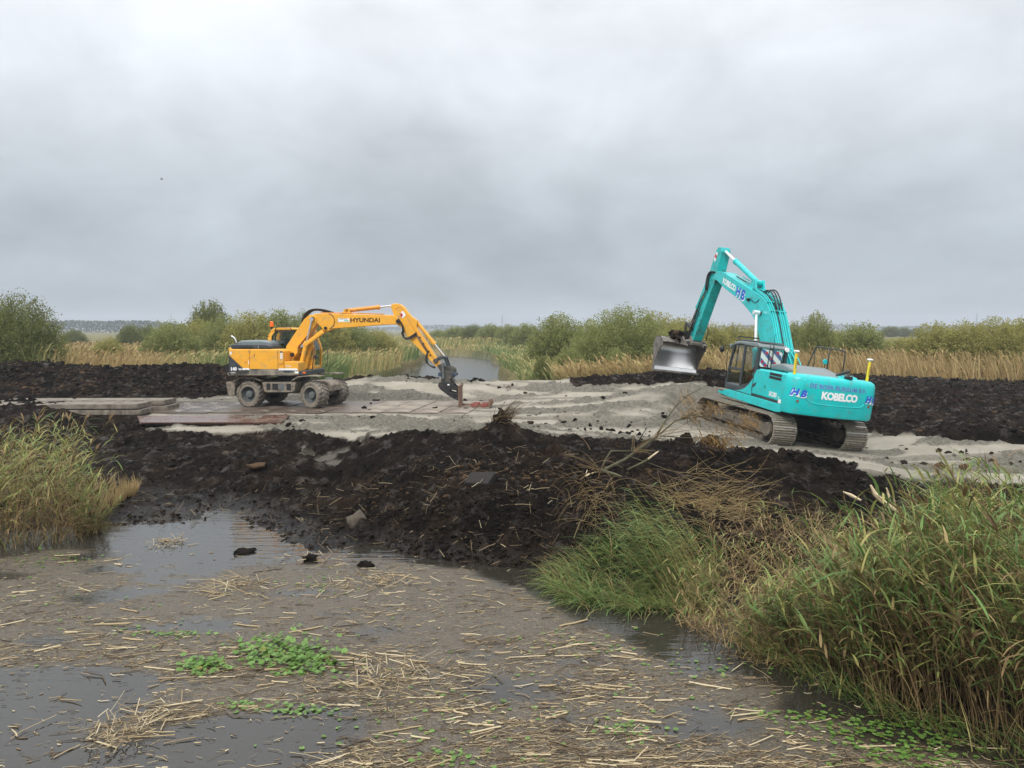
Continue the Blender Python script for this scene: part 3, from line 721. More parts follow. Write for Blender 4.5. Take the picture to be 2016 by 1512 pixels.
# counterweight
def cw_y(x):
    a = abs(x)
    if a < 1.10: return -3.02 + .14 * (a / 1.10) ** 2
    q = min(1, (a - 1.10) / .39); return -2.47 - .41 * math.sqrt(max(0, 1 - q * q)) 
xs_ = [-1.49] + [-1.49 + .39 * (1 - math.cos(R_(a))) for a in (20, 40, 60, 80)] + [-1.0 + .2 * i for i in range(11)] + [1.49 - .39 * (1 - math.cos(R_(a))) for a in (80, 60, 40, 20)] + [1.49]
plan_ = [(x, cw_y(x)) for x in xs_] + [(1.49, -2.40), (-1.49, -2.40)]
mb = MB(); lv_ = [(1.14, .93, .10), (1.16, .985, .03), (1.24, 1.0, 0), (1.95, 1.0, 0), (2.20, .995, .01), (2.30, .975, .045), (2.355, .92, .12), (2.37, .80, .25)]
npl = len(plan_); vs_ = []; fs_ = []
for z_, sx_, dy in lv_:
    for x, y in plan_: vs_.append((x * sx_, min(y + dy, -2.36) if y < -2.41 else y, z_))
for j in range(len(lv_) - 1):
    for i in range(npl): fs_.append((j * npl + i, j * npl + (i + 1) % npl, (j + 1) * npl + (i + 1) % npl, (j + 1) * npl + i))
fs_ += [tuple(range(npl))[::-1], tuple(range((len(lv_) - 1) * npl, len(lv_) * npl))]
cwt = mb.add(vs_, fs_).build('counterweight', TEAL, tx, smooth=True)
es = cwt.modifiers.new('es', 'EDGE_SPLIT'); es.split_angle = R_(50)
CWX = lambda x, z, off=.006: (x, cw_y(x) - off, z)
rim = [CWX(x, z, .0) for x, z in [(-1.10, 2.30), (-1.06, 2.05), (-1.0, 1.80), (-.94, 1.64), (-.82, 1.56), (-.66, 1.53), (-.3, 1.525), (0.2, 1.53), (.6, 1.54), (.84, 1.56), (.93, 1.61), (.97, 1.67)]]
MB().tube(rim, .018, 8).build('raised_rim', TEAL, cwt, smooth=True)
decal('lettering', text_geo('DE BOER BURGUM B.V.', .185, offset=.004, xs=1.02, space=1.0), lambda x, y: CWX(.03 + x * .98, 2.065 + y, .005), paint('soft blue lettering', (.07, .17, .50), .5), cwt)
decal('lettering_outline', text_geo('DE BOER BURGUM B.V.', .185, offset=.011, xs=1.02, space=1.0), lambda x, y: CWX(.03 + x * .98, 2.065 + y, .003), paint('pale outline', (.20, .62, .66), .5), cwt)
decal('lettering', text_geo('KOBELCO', .30, offset=.016, xs=1.0, space=.93), lambda x, y: CWX(.08 + x * .93, 1.80 + y, .006), WHITE, cwt)
def hb(cx, z, s, par, fn):
    for (dx, dy, m_, off) in ((.010, -.028, WHITE, .004), (0, 0, BLUEL, .008)):
        decal('logo', text_geo('H', s, shear=.22, offset=.018, xs=1.0), lambda x, y: fn(cx - .14 * s / .3 + dx + x, z + dy + y + .012, off), m_, par)
        decal('logo', text_geo('B', s, shear=.22, offset=.018, xs=1.0), lambda x, y: fn(cx + .14 * s / .3 + dx + x, z + dy + y - .012, off), m_, par)
        decal('logo', text_geo('&', s * .36, shear=.2, offset=.004), lambda x, y: fn(cx - .02 + dx + x, z + dy + y - .07, off + .003), WHITE, par)
CWL = lambda x, z, off=.006: CWX(x, z, off + .018)
hb(-1.20, 1.80, .27, cwt, CWL)
hb(1.22, 1.80, .27, cwt, CWL)
for x, z in ((-1.20, 1.55), (1.16, 1.60)):
    y_ = cw_y(x); MB().cyl((x, y_ + .02, z), (x, y_ - .012, z), .045, 14).build('lifting_plug', RUST, cwt)
# position masts
for (bx, by, tx_, ty_) in ((-1.30, -2.62, -1.33, -2.60), (1.22, -2.50, 1.24, -2.46)):
    ms = MB().tube([(bx, by, 2.28), (tx_, ty_, 2.97)], .043, 14).build('antenna_mast', GUARDY, tx, smooth=False, bevel=.004)
    MB().cyl((tx_, ty_, 2.97), (tx_, ty_, 3.0), .03, 10).sphere((tx_, ty_, 3.03), .095, 14, 8, .38).build('antenna_dome', WHITEP, ms, smooth=True)
    for k in range(5):
        f = .35 + k * .09; z_ = 2.28 + f * .69
        MB().box(bx + (tx_ - bx) * f - .02, bx + (tx_ - bx) * f + .02, by + (ty_ - by) * f - .046, by + (ty_ - by) * f - .040, z_, z_ + .018).build('scale_mark', BLACK, ms)
# rails, exhaust, camera, round mirror
hoop = [(.74, -1.02, 2.3), (.76, -.95, 2.9), (.78, -.93, 3.16), (.82, -.93, 3.21), (1.24, -1.0, 3.18), (1.29, -1.02, 3.14), (1.27, -1.08, 2.3)]
MB().tube(hoop, .022, 8).build('guard_rail', CHAR, tx, smooth=True)
MB().tube([(.86, .55, 2.05), (.83, .30, 2.6), (.80, .02, 3.05), (.80, -.05, 3.17), (.80, -.15, 3.2), (.78, -.93, 3.20)], .022, 8).tube([(.98, .30, 2.1), (.96, .18, 2.6), (.80, -.02, 3.1)], .018, 8).build('guard_rail', CHAR, tx, smooth=True)
mr = MB().tube(bez((1.0, -.35, 2.25), (1.12, -.42, 2.6), (.93, -.2, 2.95)), .014, 6).build('mirror_arm', CHAR, tx, smooth=True)
MB().cyl((.98, -.46, 2.74), (.98, -.41, 2.74), .085, 18).build('round_mirror', TEAL, mr, bevel=.01)
MB().tube([(.30, -2.28, 2.42), (.42, -2.36, 2.50), (.62, -2.44, 2.60)], .052, 14).build('exhaust_pipe', BLACK, tx, smooth=False)
MB().box(.30, .50, -2.86, -2.70, 2.36, 2.46).cyl((.40, -2.86, 2.40), (.40, -2.92, 2.39), .03, 10).cyl((.40, -2.78, 2.44), (.40, -2.74, 2.52), .03, 8).build('rear_camera', BLACK, tx, bevel=.01)
# cab
cb = MB().prism([(-.42, 1.34), (1.58, 1.34), (1.66, 1.44), (1.62, 1.56), (-.42, 1.56)], -1.47, -.44).build('cab', CHAR, tx, bevel=.04)
post = lambda a, c, r=.05: MB().obox(a, c, .09, .085)
def bar(a, c, w_=.085, t_=.085, nm='pillar'): return MB().obox(a, c, w_, t_).build(nm, CHAR, cb, bevel=.015)
for x in (-1.43, -.48):
    bar((x, 1.60, 1.50), (x, 1.50, 2.35)); bar((x, 1.50, 2.35), (x, 1.32, 2.92))
    bar((x, -.42, 1.5), (x, -.46, 2.98), .09, .11)
    bar((x, .52, 1.50), (x, .55, 3.0), .06, .12)
bar((-1.44, 1.52, 2.08), (-1.44, .55, 2.12), .05, .09, 'door_rail')
MB().prism([(1.36, 2.90), (1.30, 3.02), (.9, 3.08), (-.35, 3.11), (-.55, 3.02), (-.55, 2.95), (.9, 2.97)], -1.49, -.42).build('cab_roof', HOODG, cb, bevel=.04, seg=3)
MB().prism([(1.05, 3.08), (1.0, 3.14), (-.3, 3.17), (-.4, 3.12)], -1.38, -.52).build('roof_hatch', CHAR, cb, bevel=.03)
MB().tube(bez((-1.40, 1.05, 3.06), (-1.42, 1.65, 3.24), (-1.2, 1.15, 3.22)) + [(-.7, 1.15, 3.22)], .022, 8).build('roof_bar', BLACK, cb, smooth=True)
MB().prism([(-.40, 1.55), (-.40, 2.0), (-.1, 1.75), (.5, 1.55)], -1.465, -1.42).build('cab_rear_panel', CHAR, cb, bevel=.01)
MB().box(-1.46, -.45, -.50, -.44, 1.5, 2.30).build('cab_back', CHAR, cb)
for (poly, gm) in (([(1.55, 1.60), (1.47, 2.05), (.58, 2.08), (.56, 1.58)], GLASS), ([(1.47, 2.12), (1.30, 2.90), (.60, 2.95), (.60, 2.15)], GLASS), ([(.48, 1.6), (.50, 2.95), (-.38, 2.97), (-.38, 2.0), (-.05, 1.72)], GLASSD)):
    MB().prism(poly, -1.448, -1.440).build('window_pane', gm, cb)
    MB().prism(poly, -.470, -.462).build('window_pane', GLASS, cb)
MB().add([(-1.4, 1.585, 1.55), (-.5, 1.585, 1.55), (-.5, 1.49, 2.36), (-1.4, 1.49, 2.36), (-1.4, 1.32, 2.9), (-.5, 1.32, 2.9)], [(0, 1, 2, 3), (3, 2, 5, 4)]).build('windscreen', GLASS, cb)
MB().box(-1.40, -1.36, 1.15, 1.17, 2.1, 2.9).build('wiper', BLACK, cb)
MB().prism([(.05, 1.7), (.0, 1.95), (-.05, 2.6), (-.22, 2.65), (-.25, 1.8), (-.1, 1.65), (.5, 1.65), (.55, 1.78)], -1.25, -.72).build('seat', SEAT, cb, bevel=.05)
MB().obox((-1.28, .5, 1.62), (-1.3, .7, 2.05), .10, .12).obox((-.62, .5, 1.62), (-.62, .7, 2.0), .1, .12).build('lever', BLACK, cb, bevel=.01)
# rear window with the striped flag board
MB().box(-1.40, -.52, -.475, -.468, 2.33, 2.93).build('rear_window', GLASSD, cb)
fb = MB().plan([(-1.34, 0), (-.72, 0), (-.66, .06), (-.62, .5), (-.70, .56), (-1.30, .58), (-1.38, .5), (-1.38, .06)], 0, .008)
fb.v = [(x, -.500 - z, 2.34 + y) for x, y, z in fb.v]; fb.f = [f[::-1] for f in fb.f]
flag = fb.build('flag_board', FLAGW, cb)
def clip_poly(poly, xa, xb, za, zb):
    for (ax, lim, sgn) in ((0, xa, 1), (0, xb, -1), (1, za, 1), (1, zb, -1)):
        o_ = []
        for i in range(len(poly)):
            p, q = poly[i], poly[(i + 1) % len(poly)]; dp, dq = (p[ax] - lim) * sgn, (q[ax] - lim) * sgn
            if dp >= 0: o_.append(p)
            if dp * dq < 0:
                f = dp / (dp - dq); o_.append((p[0] + (q[0] - p[0]) * f, p[1] + (q[1] - p[1]) * f))
        poly = o_
        if not poly: return []
    return poly
for c0 in (-.30, .06, .42):        # stripes run down to the right
    pl_ = [(-1.5, c0 + .44), (-.5, c0 - .44), (-.5, c0 - .60), (-1.5, c0 + .28)]
    pl_ = clip_poly([(x, 2.62 + z) for x, z in pl_], -1.375, -.645, 2.355, 2.905)
    if pl_: MB().add([(x, -.512, z) for x, z in pl_], [tuple(range(len(pl_)))]).build('flag_stripe', FLAGB, flag)
leafp = [(0, -.055), (.045, -.02), (.06, .02), (.045, .05), (.02, .052), (0, .035), (-.02, .052), (-.045, .05), (-.06, .02), (-.045, -.02)]
for x, z in ((-1.19, 2.80), (-1.00, 2.63), (-1.30, 2.50), (-.80, 2.84), (-1.18, 2.39), (-.86, 2.49), (-.72, 2.40)):
    MB().add([(x + a * .85, -.514, z + c_ * .9) for a, c_ in leafp], [tuple(range(len(leafp)))]).build('flag_leaf', REDL, flag)
MB().tube([(-1.10, -.53, 2.32), (-1.12, -.55, 3.0), (-1.1, -.5, 3.07)], .014, 6).tube([(-.98, -.53, 2.32), (-.97, -.55, 3.0), (-.98, -.5, 3.07)], .014, 6).build('grab_bar', CHAR, cb, smooth=True)
MB().tube([(-1.05, -.60, 2.36), (-1.04, -.62, 3.45)], .007, 5).build('radio_antenna', BLACK, cb)
MB().cyl((-.52, -.52, 2.98), (-.52, -.60, 2.98), .075, 16).build('work_light', WHITEP, cb, bevel=.01)
MB().sphere((-1.72, 1.74, 2.69), .085, 12, 8, 1.5).build('mirror', BLACK, cb, smooth=True)
MB().tube([(-1.48, 1.56, 1.75), (-1.52, 1.70, 2.55), (-1.50, 1.6, 2.86), (-1.7, 1.74, 2.78)], .014, 6).build('mirror_arm', BLACK, cb, smooth=True)
MB().prism([(1.5, 2.78), (1.62, 2.80), (1.62, 2.92), (1.42, 2.92)], -1.52, -1.40).build('work_light', HOODG, cb, bevel=.02)
# boom
bt = [(.02, 1.72), (-.12, 1.95), (.10, 2.35), (.50, 2.95), (.80, 3.38), (1.08, 3.80), (1.40, 4.20), (1.75, 4.50), (2.15, 4.71), (3.0, 4.94), (3.88, 5.16), (5.0, 5.44), (5.85, 5.66), (6.45, 5.68), (6.62, 5.54), (6.55, 5.36), (6.3, 5.30),
      (5.52, 5.01), (4.7, 4.77), (3.9, 4.52), (3.3, 4.28), (2.77, 4.04), (2.42, 3.80), (2.14, 3.52), (1.84, 3.10), (1.45, 2.55), (.95, 1.98), (.45, 1.65)]
boom = MB().prism(bt, -.29, .29).build('boom', TEAL, tx, bevel=.02)
decal('lettering', text_geo('KOBELCO', .30, offset=.014, space=.93), lambda x, y: (-.296, 5.05 - x * .97, 5.135 + y + (-x) * .255), WHITE, boom)
BS = lambda x, z, off=.006: (-.29 - off, 3.95 - (x - 0), z - 0 - x * .27)
for (dx, dy, m_, off) in ((.03, -.04, WHITE, .004), (0, 0, BLUEL, .008)):
    for ch, cx_ in (('H', -.22), ('B', .21)):
        decal('logo', text_geo(ch, .52, shear=.2, offset=.022), lambda x, y: BS(cx_ + x + dx, 4.80 + y + dy, off), m_, boom)
decal('logo', text_geo('&', .17, offset=.006), lambda x, y: BS(x - .02, 4.64 + y, .012), WHITE, boom)
lines = []
for k, xo in enumerate((-.24, -.17, -.06, .03, .12, .21, .27)):
    pts = []
    for i in range(2, 12):
        p, q0, q1 = Vector((0, *bt[i])), Vector((0, *bt[max(0, i - 1)])), Vector((0, *bt[i + 1]))
        tdir = (q1 - q0).normalized(); nrm = Vector((0, -tdir.z, tdir.y))
        pts.append((xo, *(p + nrm * (.05 + .02 * (k % 2)))[1:]))
    end = 8 + (k % 3)
    MB().tube(pts[:end], .022, 7).build('hydraulic_line', TEAL if k not in (2,) else RUBBER, boom, smooth=True)
for i in (3, 6, 7, 9):
    p, q0, q1 = Vector((0, *bt[i])), Vector((0, *bt[i - 1])), Vector((0, *bt[i + 1])); tdir = (q1 - q0).normalized(); nrm = Vector((0, -tdir.z, tdir.y))
    MB().obox(p + nrm * .05 - tdir * .03, p + nrm * .05 + tdir * .03, .60, .07).build('line_clamp', TEALD, boom, bevel=.01)
for k, xo in enumerate((-.2, -.05, .1, .22)):
    MB().tube(bez((xo, .05, 2.15), (xo * 1.6 + .1, -.45, 2.3), (xo, .35, 2.95), 10), .024, 7).build('hydraulic_line', TEAL, boom, smooth=True)
for k, xo in enumerate((-.1, .0, .1)):
    MB().tube(bez((xo, 2.55, 4.88), (xo, 1.9, 5.2 + .05 * k), (xo + .02, 1.35, 4.32), 10), .026, 7).build('hose', RUBBER, boom, smooth=True)
MB().tube(bez((-.30, 3.05, 4.66), (-.33, 2.6, 4.35), (-.30, 2.35, 4.62), 8), .012, 5).build('lamp_cable', RUBBER, boom, smooth=True)
MB().cyl((-.30, 3.12, 4.58), (-.40, 3.10, 4.58), .06, 12).build('boom_lamp', BLACK, boom, bevel=.01)
for xo in (-.46, .46): ram('boom_cylinder', (xo, 1.35, 1.48), (xo, 2.09, 4.12), .50, .10, TEAL, RODW, tx, .55)
MB().cyl((-.56, 2.09, 4.12), (.56, 2.09, 4.12), .075, 16).build('boom_pin', BLACK, boom)
ram('stick_cylinder', (0, 3.2, 5.24), (0, 6.56, 6.55), .645, .105, TEAL, RODW, tx, .55)
MB().prism([(2.9, 4.88), (3.1, 5.36), (3.3, 5.36), (3.6, 5.06)], -.2, -.13).prism([(2.9, 4.88), (3.1, 5.36), (3.3, 5.36), (3.6, 5.06)], .13, .2).build('cylinder_bracket', TEAL, boom, bevel=.01)
# stick
stp = [(6.44, 6.52), (6.52, 6.68), (6.80, 6.70), (6.98, 6.58), (7.38, 5.62), (7.72, 4.98), (8.14, 3.98), (8.44, 3.10), (8.40, 2.80), (8.22, 2.66), (8.02, 2.72), (7.86, 2.98), (7.50, 3.70), (7.13, 4.45), (6.86, 4.98), (6.66, 5.35), (6.58, 5.75)]
stick = MB().prism(stp, -.20, .20).build('stick', TEALD, tx, bevel=.02)
MB().add([(-.206, 6.76, 6.46), (-.206, 6.93, 6.50), (-.206, 7.06, 6.22), (-.206, 6.98, 6.08), (-.206, 6.84, 6.18)], [(0, 1, 2, 3, 4)]).build('warning_sticker', WHITE, stick)
MB().add([(-.209, 6.80, 6.34), (-.209, 6.98, 6.42), (-.209, 7.03, 6.30), (-.209, 6.84, 6.20)], [(0, 1, 2, 3)]).build('warning_stripe', REDL, stick)
MB().add([(-.206, 7.55, 4.62), (-.206, 7.62, 4.64), (-.206, 7.68, 4.48), (-.206, 7.60, 4.47)], [(0, 1, 2, 3)]).build('yellow_sticker', GUARDY, stick)
ram('bucket_cylinder', (0, 7.62, 5.62), (0, 8.98, 3.42), .66, .085, TEALD, BUCKET, tx, .55)
for k, (xo, y0) in enumerate(((-.24, 0), (-.26, .10), (-.24, .2))):
    MB().tube(bez((xo, 6.55 + y0, 5.62), (xo - .04, 7.35 + y0, 5.9), (xo, 7.2 + y0, 4.9), 10), .028, 7).build('hose', RUBBER, stick, smooth=True)
    MB().tube([(xo, 7.2 + y0, 4.9), (xo, 7.62 + y0, 4.4), (xo, 7.95 + y0, 3.6)], .018, 6).build('hydraulic_line', BLACK, stick, smooth=True)
    MB().tube(bez((xo, 7.95 + y0, 3.6), (xo - .15, 8.3 + y0, 2.5), (xo + .05, 8.9 + y0, 2.75), 10), .026, 7).build('hose', RUBBER, stick, smooth=True)
for xo in (-.25, .25):
    MB().obox((xo, 8.98, 3.42), (xo, 8.12, 3.18), .06, .14).obox((xo, 8.98, 3.42), (xo * .8, 8.95, 2.72), .06, .14).build('bucket_link', BLACK, tx, bevel=.02)
MB().tube([(.26, 7.95, 3.35), (.30, 7.72, 3.25), (.27, 7.75, 2.75)], .02, 6).build('hose', RUBBER, stick, smooth=True)
# quick coupler and bucket
cpl = MB().prism([(8.05, 2.62), (8.15, 2.86), (8.5, 2.9), (9.1, 2.86), (9.3, 2.72), (9.25, 2.55), (8.1, 2.50)], -.26, .26).prism([(8.1, 2.45), (9.9, 2.45), (9.9, 2.70), (9.5, 2.98), (9.0, 2.95), (8.6, 2.72)], -.40, -.34).prism([(8.1, 2.45), (9.9, 2.45), (9.9, 2.70), (9.5, 2.98), (9.0, 2.95), (8.6, 2.72)], .34, .40)
cpl.cyl((-.45, 8.22, 2.66), (.45, 8.22, 2.66), .07, 12).cyl((-.45, 9.0, 2.68), (.45, 9.0, 2.68), .07, 12)
cpl.build('quick_coupler', BUCKET, tx, bevel=.02)
BW = 1.07
shell = [(10.10, 1.14), (10.18, 1.30), (10.32, 1.62), (10.45, 1.98), (10.49, 2.20), (10.44, 2.42), (10.32, 2.58), (10.12, 2.68), (9.85, 2.70), (9.6, 2.64), (9.36, 2.50)]
inner = []
for i, p in enumerate(shell):
    a, c = Vector(shell[max(0, i - 1)]), Vector(shell[min(len(shell) - 1, i + 1)]); td = (c - a).normalized(); inner.append((p[0] - td.y * .03, p[1] + td.x * .03))
bk = MB(); n_ = len(shell)
vs_ = [(x, y, z) for (y, z) in inner for x in (-BW + .02, BW - .02)]
bucket = MB().prism(shell + inner[::-1], -BW, BW).build('bucket', BUCKET, tx)
vb = MB().add([(x, y - .004, z + .002) for (y, z) in inner[:-1] for x in (-BW + .03, BW - .03)], [(2 * i, 2 * i + 1, 2 * i + 3, 2 * i + 2) for i in range(n_ - 2)])
vb.build('worn_lining', STEELW, bucket, smooth=True)
side = shell + [(9.37, 2.3), (9.62, 2.1), (9.93, 1.70), (10.03, 1.40), (10.03, 1.2)]
for sx in (-1, 1): MB().prism(side, sx * BW - .018 * (sx + 1) + .0, sx * BW + .018 * (1 - sx)).build('bucket_side', BUCKET, bucket)
MB().prism([(10.02, 1.10), (10.04, 1.06), (10.16, 1.12), (10.20, 1.32), (10.14, 1.33)], -BW - .02, BW + .02).build('cutting_edge', BUCKET, bucket, bevel=.006)
MB().prism([(10.045, 1.17), (10.085, 1.32), (10.10, 1.32), (10.06, 1.16)], -BW + .03, BW - .03).build('lip_plate', STEELW, bucket)
mud = Acc(); 
def ico(sub):
    import bmesh
    bm = bmesh.new(); bmesh.ops.create_icosphere(bm, subdivisions=sub, radius=1.0)
    v = np.array([x.co[:] for x in bm.verts]); f = np.array([[q.index for q in fc.verts] for fc in bm.faces]); bm.free(); return v, f
ICO1, ICO2 = ico(1), ico(2)
def clods(n, pos, size, geo, seed, flat=.7, tint=None):
    r = np.random.default_rng(seed); v, f = geo; k = len(v)
    rad = 1 + .38 * r.normal(size=(n, k)).clip(-1.4, 1.4)
    a = r.uniform(0, 6.28, n); c, s = np.cos(a), np.sin(a)
    st = r.uniform(.7, 1.35, (n, 3)) * np.array([1, 1, flat])
    P = v[None] * rad[:, :, None] * st[:, None, :] * size[:, None, None]
    X = P[..., 0] * c[:, None] - P[..., 1] * s[:, None]; Y = P[..., 0] * s[:, None] + P[..., 1] * c[:, None]
    V = np.stack([X, Y, P[..., 2]], 2) + pos[:, None, :]
    Fc = (f[None] + (np.arange(n) * k)[:, None, None]).reshape(-1, 3)
    t_ = r.uniform(0, 1, n) if tint is None else tint
    return V.reshape(-1, 3), Fc, np.repeat(t_, k)
CLOD = tinted('peat clod', [(0, (.005, .004, .0033)), (.45, (.012, .0088, .0066)), (.8, (.028, .019, .012)), (1, (.075, .046, .027))], .9, spec=.1)
r0 = np.random.default_rng(3)
mp_ = np.stack([r0.uniform(-.6, .35, 110), r0.uniform(8.6, 10.2, 110), r0.uniform(2.6, 3.0, 110)], 1)
V_, F_, T_ = clods(110, mp_, r0.uniform(.05, .15, 110), ICO1, 4)
link('caked_mud', np_mesh('caked_mud', V_, F_, T_), bucket, CLOD)
# ------------------------------------------------------------------ the wheeled excavator (local: x right, y forward, z up)
yx = empty('wheeled_excavator', YEL_POS, (0, 0, YEL_YAW))
tag(yx, 'yellow wheeled excavator reaching over the row of road plates', 'excavator')
def und(o, extra=None):
    o.rotation_euler = (0, 0, YEL_SWING); return o
WR, WW = .53, .56
# tyre by revolution, lugs on top
def tyre_mesh():
    mb = MB(); prof = [(-.20, .30), (-.25, .34), (-WW / 2, .42), (-WW / 2 + .01, .47), (-.20, .495), (0, .505), (.20, .495), (WW / 2 - .01, .47), (WW / 2, .42), (.25, .34), (.20, .30)]
    n = 36; k = len(prof); vs = []
    for i in range(n):
        a = 2 * math.pi * i / n
        for x, r in prof: vs.append((x, r * math.cos(a), r * math.sin(a)))
    fs = [(i * k + j, i * k + j + 1, ((i + 1) % n) * k + j + 1, ((i + 1) % n) * k + j) for i in range(n) for j in range(k - 1)]
    mb.add(vs, fs)
    nl = 20
    for i in range(nl):
        for sx in (-1, 1):
            a0 = 2 * math.pi * (i + (.5 if sx > 0 else 0)) / nl; da = 2 * math.pi / nl
            pts = []
            for (x, r, t) in ((.02, .50, .62), (.16, .50, .30), (WW / 2 - .01, .465, .0), (WW / 2 + .005, .42, -.05)):
                for dt in (-.13, .13):
                    a = a0 + da * (t + dt); pts.append((sx * x, (r + .03) * math.cos(a), (r + .03) * math.sin(a)))
                for dt in (-.17, .17):
                    a = a0 + da * (t + dt); pts.append((sx * x, (r - .02) * math.cos(a), (r - .02) * math.sin(a)))
            f = []
            for q in range(3):
                b0, b1 = q * 4, q * 4 + 4
                f += [(b0, b0 + 1, b1 + 1, b1), (b0, b1, b1 + 2, b0 + 2), (b0 + 1, b0 + 3, b1 + 3, b1 + 1)]
            f += [(0, 2, 3, 1), (12, 13, 15, 14)]
            mb.add(pts, f)
    me = mb.mesh('tyre', False); me.materials.append(TYRE); return me
tme = tyre_mesh()
RIM = paint('wheel rim', (.05, .06, .065), .6, var=.2, dirt=(.16, .14, .11), dirt_amt=.45, dscale=9)
HUB = paint('wheel hub', (.10, .115, .12), .55, var=.2, dirt=(.16, .14, .11), dirt_amt=.35, dscale=9)
def disc_rev(prof, n=28):
    mb = MB(); k = len(prof); vs = [(x, r * math.cos(2 * math.pi * i / n), r * math.sin(2 * math.pi * i / n)) for i in range(n) for x, r in prof]
    fs = [(i * k + j, i * k + j + 1, ((i + 1) % n) * k + j + 1, ((i + 1) % n) * k + j) for i in range(n) for j in range(k - 1)]
    return mb.add(vs, fs)
rim_me = disc_rev([(.235, .31), (.255, .30), (.235, .285), (.10, .26), (.08, .16), (.08, .10)]).mesh('rim', True); rim_me.materials.append(RIM)
hub_me = disc_rev([(.06, .15), (.17, .14), (.20, .115), (.21, .0)], 20).mesh('hub', False); hub_me.materials.append(HUB)
bead_me = disc_rev([(.262, .375), (.272, .345), (.262, .305)]).mesh('rim_ring', True); bead_me.materials.append(MUDM)
cS, sS = math.cos(YEL_SWING), math.sin(YEL_SWING)
for (wx_, wy_, st) in ((.97, -1.32, 0), (-.97, -1.32, 0), (.97, 1.30, R_(-17)), (-.97, 1.30, R_(-17))):
    wl = link('wheel', tme, yx); wl.location = (wx_ * cS - wy_ * sS, wx_ * sS + wy_ * cS, WR - .01); wl.rotation_euler = (0, 0, YEL_SWING + st)
    for nm, me_ in (('rim', rim_me), ('rim_ring', bead_me), ('hub', hub_me)):
        c_ = link(nm, me_, wl)
        if wx_ < 0: c_.rotation_euler = (0, 0, math.pi)
# chassis
und(MB().prism([(-1.75, .62), (-1.75, .92), (-1.3, 1.02), (1.5, 1.02), (1.75, .85), (1.75, .62), (1.2, .52), (-1.2, .52)], -.48, .48).build('chassis', MUDM, yx, bevel=.03))
und(MB().cyl((-.75, -1.32, .53), (.75, -1.32, .53), .12, 14).cyl((-.75, 1.30, .53), (.75, 1.30, .53), .12, 14).build('axle', MUDM, yx))
und(MB().cyl((0, 0, 1.0), (0, 0, 1.26), .62, 28).build('slew_ring', BLACK, yx))
for sx in (1, -1):
    a, c = (.62, 1.17) if sx > 0 else (-1.17, -.62)
    tb = und(MB().prism([(-.77, .99), (-.70, .64), (-.62, .60), (.50, .62), (.56, .68), (.62, 1.01)], a, c).build('tool_box', MUDM, yx, bevel=.02))
    xo = 1.172 * sx
    for (y0, y1, m_) in ((-.58, -.42, BLACK), (-.34, -.10, BLACK), (-.06, .16, HUB), (.24, .42, BLACK)):
        MB().box(min(xo, xo + .006 * sx), max(xo, xo + .006 * sx), y0, y1, .70, .94).build('locker_opening', m_, tb)
    und(MB().prism([(-1.92, .98), (-1.66, 1.12), (-1.10, 1.15), (-.78, 1.03), (-.78, 1.06), (-1.10, 1.18), (-1.68, 1.15), (-1.94, 1.01)], a - (.15 if sx < 0 else -.05), c + (.0 if sx < 0 else .05)).build('mudguard', MUDM, yx))
    und(MB().prism([(.48, 1.05), (.74, 1.20), (1.25, 1.24), (1.6, 1.22), (1.6, 1.25), (1.25, 1.275), (.72, 1.235), (.46, 1.08)], a - (.15 if sx < 0 else -.05), c + (.0 if sx < 0 else .05)).build('mudguard', MUDM, yx))
und(MB().prism([(-2.28, .98), (-2.10, 1.0), (-1.90, .88), (-1.92, .45), (-2.12, .42), (-2.2, .5)], -1.1, 1.18).build('dozer_blade', MUDM, yx, bevel=.02))
und(MB().prism([(-1.9, .55), (-1.7, .8), (-1.5, .8), (-1.6, .55)], -.4, .4).build('blade_arm', MUDM, yx, bevel=.02))
und(MB().prism([(1.10, .72), (1.10, 1.06), (1.20, 1.10), (1.42, 1.10), (1.44, .66)], -.46, -.40).build('front_bracket', paint('galvanised plate', (.22, .24, .25), .5, var=.15), yx, bevel=.01))
# upper structure
MB().plan([(-1.2, .62), (1.2, .60), (1.23, -1.9), (1.1, -2.25), (-1.1, -2.25), (-1.23, -1.9)], 1.24, 1.36).build('deck', CHARD, yx, bevel=.03)
MB().prism([(.62, 1.30), (.62, 1.46), (-1.30, 1.46), (-2.05, 1.46), (-2.05, 1.26), (-1.2, 1.26), (.2, 1.26)], 1.195, 1.25).build('side_skirt', CHARD, yx, bevel=.015)
MB().prism([(.62, 1.30), (.62, 1.46), (-2.05, 1.46), (-2.05, 1.26), (.2, 1.26)], -1.25, -1.195).build('side_skirt', CHARD, yx, bevel=.015)
hs = MB().prism([(.03, 1.47), (.03, 2.19), (-.12, 2.26), (-2.10, 2.26), (-2.10, 1.36)], .34, 1.215).build('engine_housing', YELLOW, yx, bevel=.04, seg=3)
MB().prism([(-.95, 1.36), (-.95, 2.26), (-2.10, 2.26), (-2.10, 1.36)], -1.22, .33).build('engine_housing', YELLOW, yx, bevel=.04, seg=3)
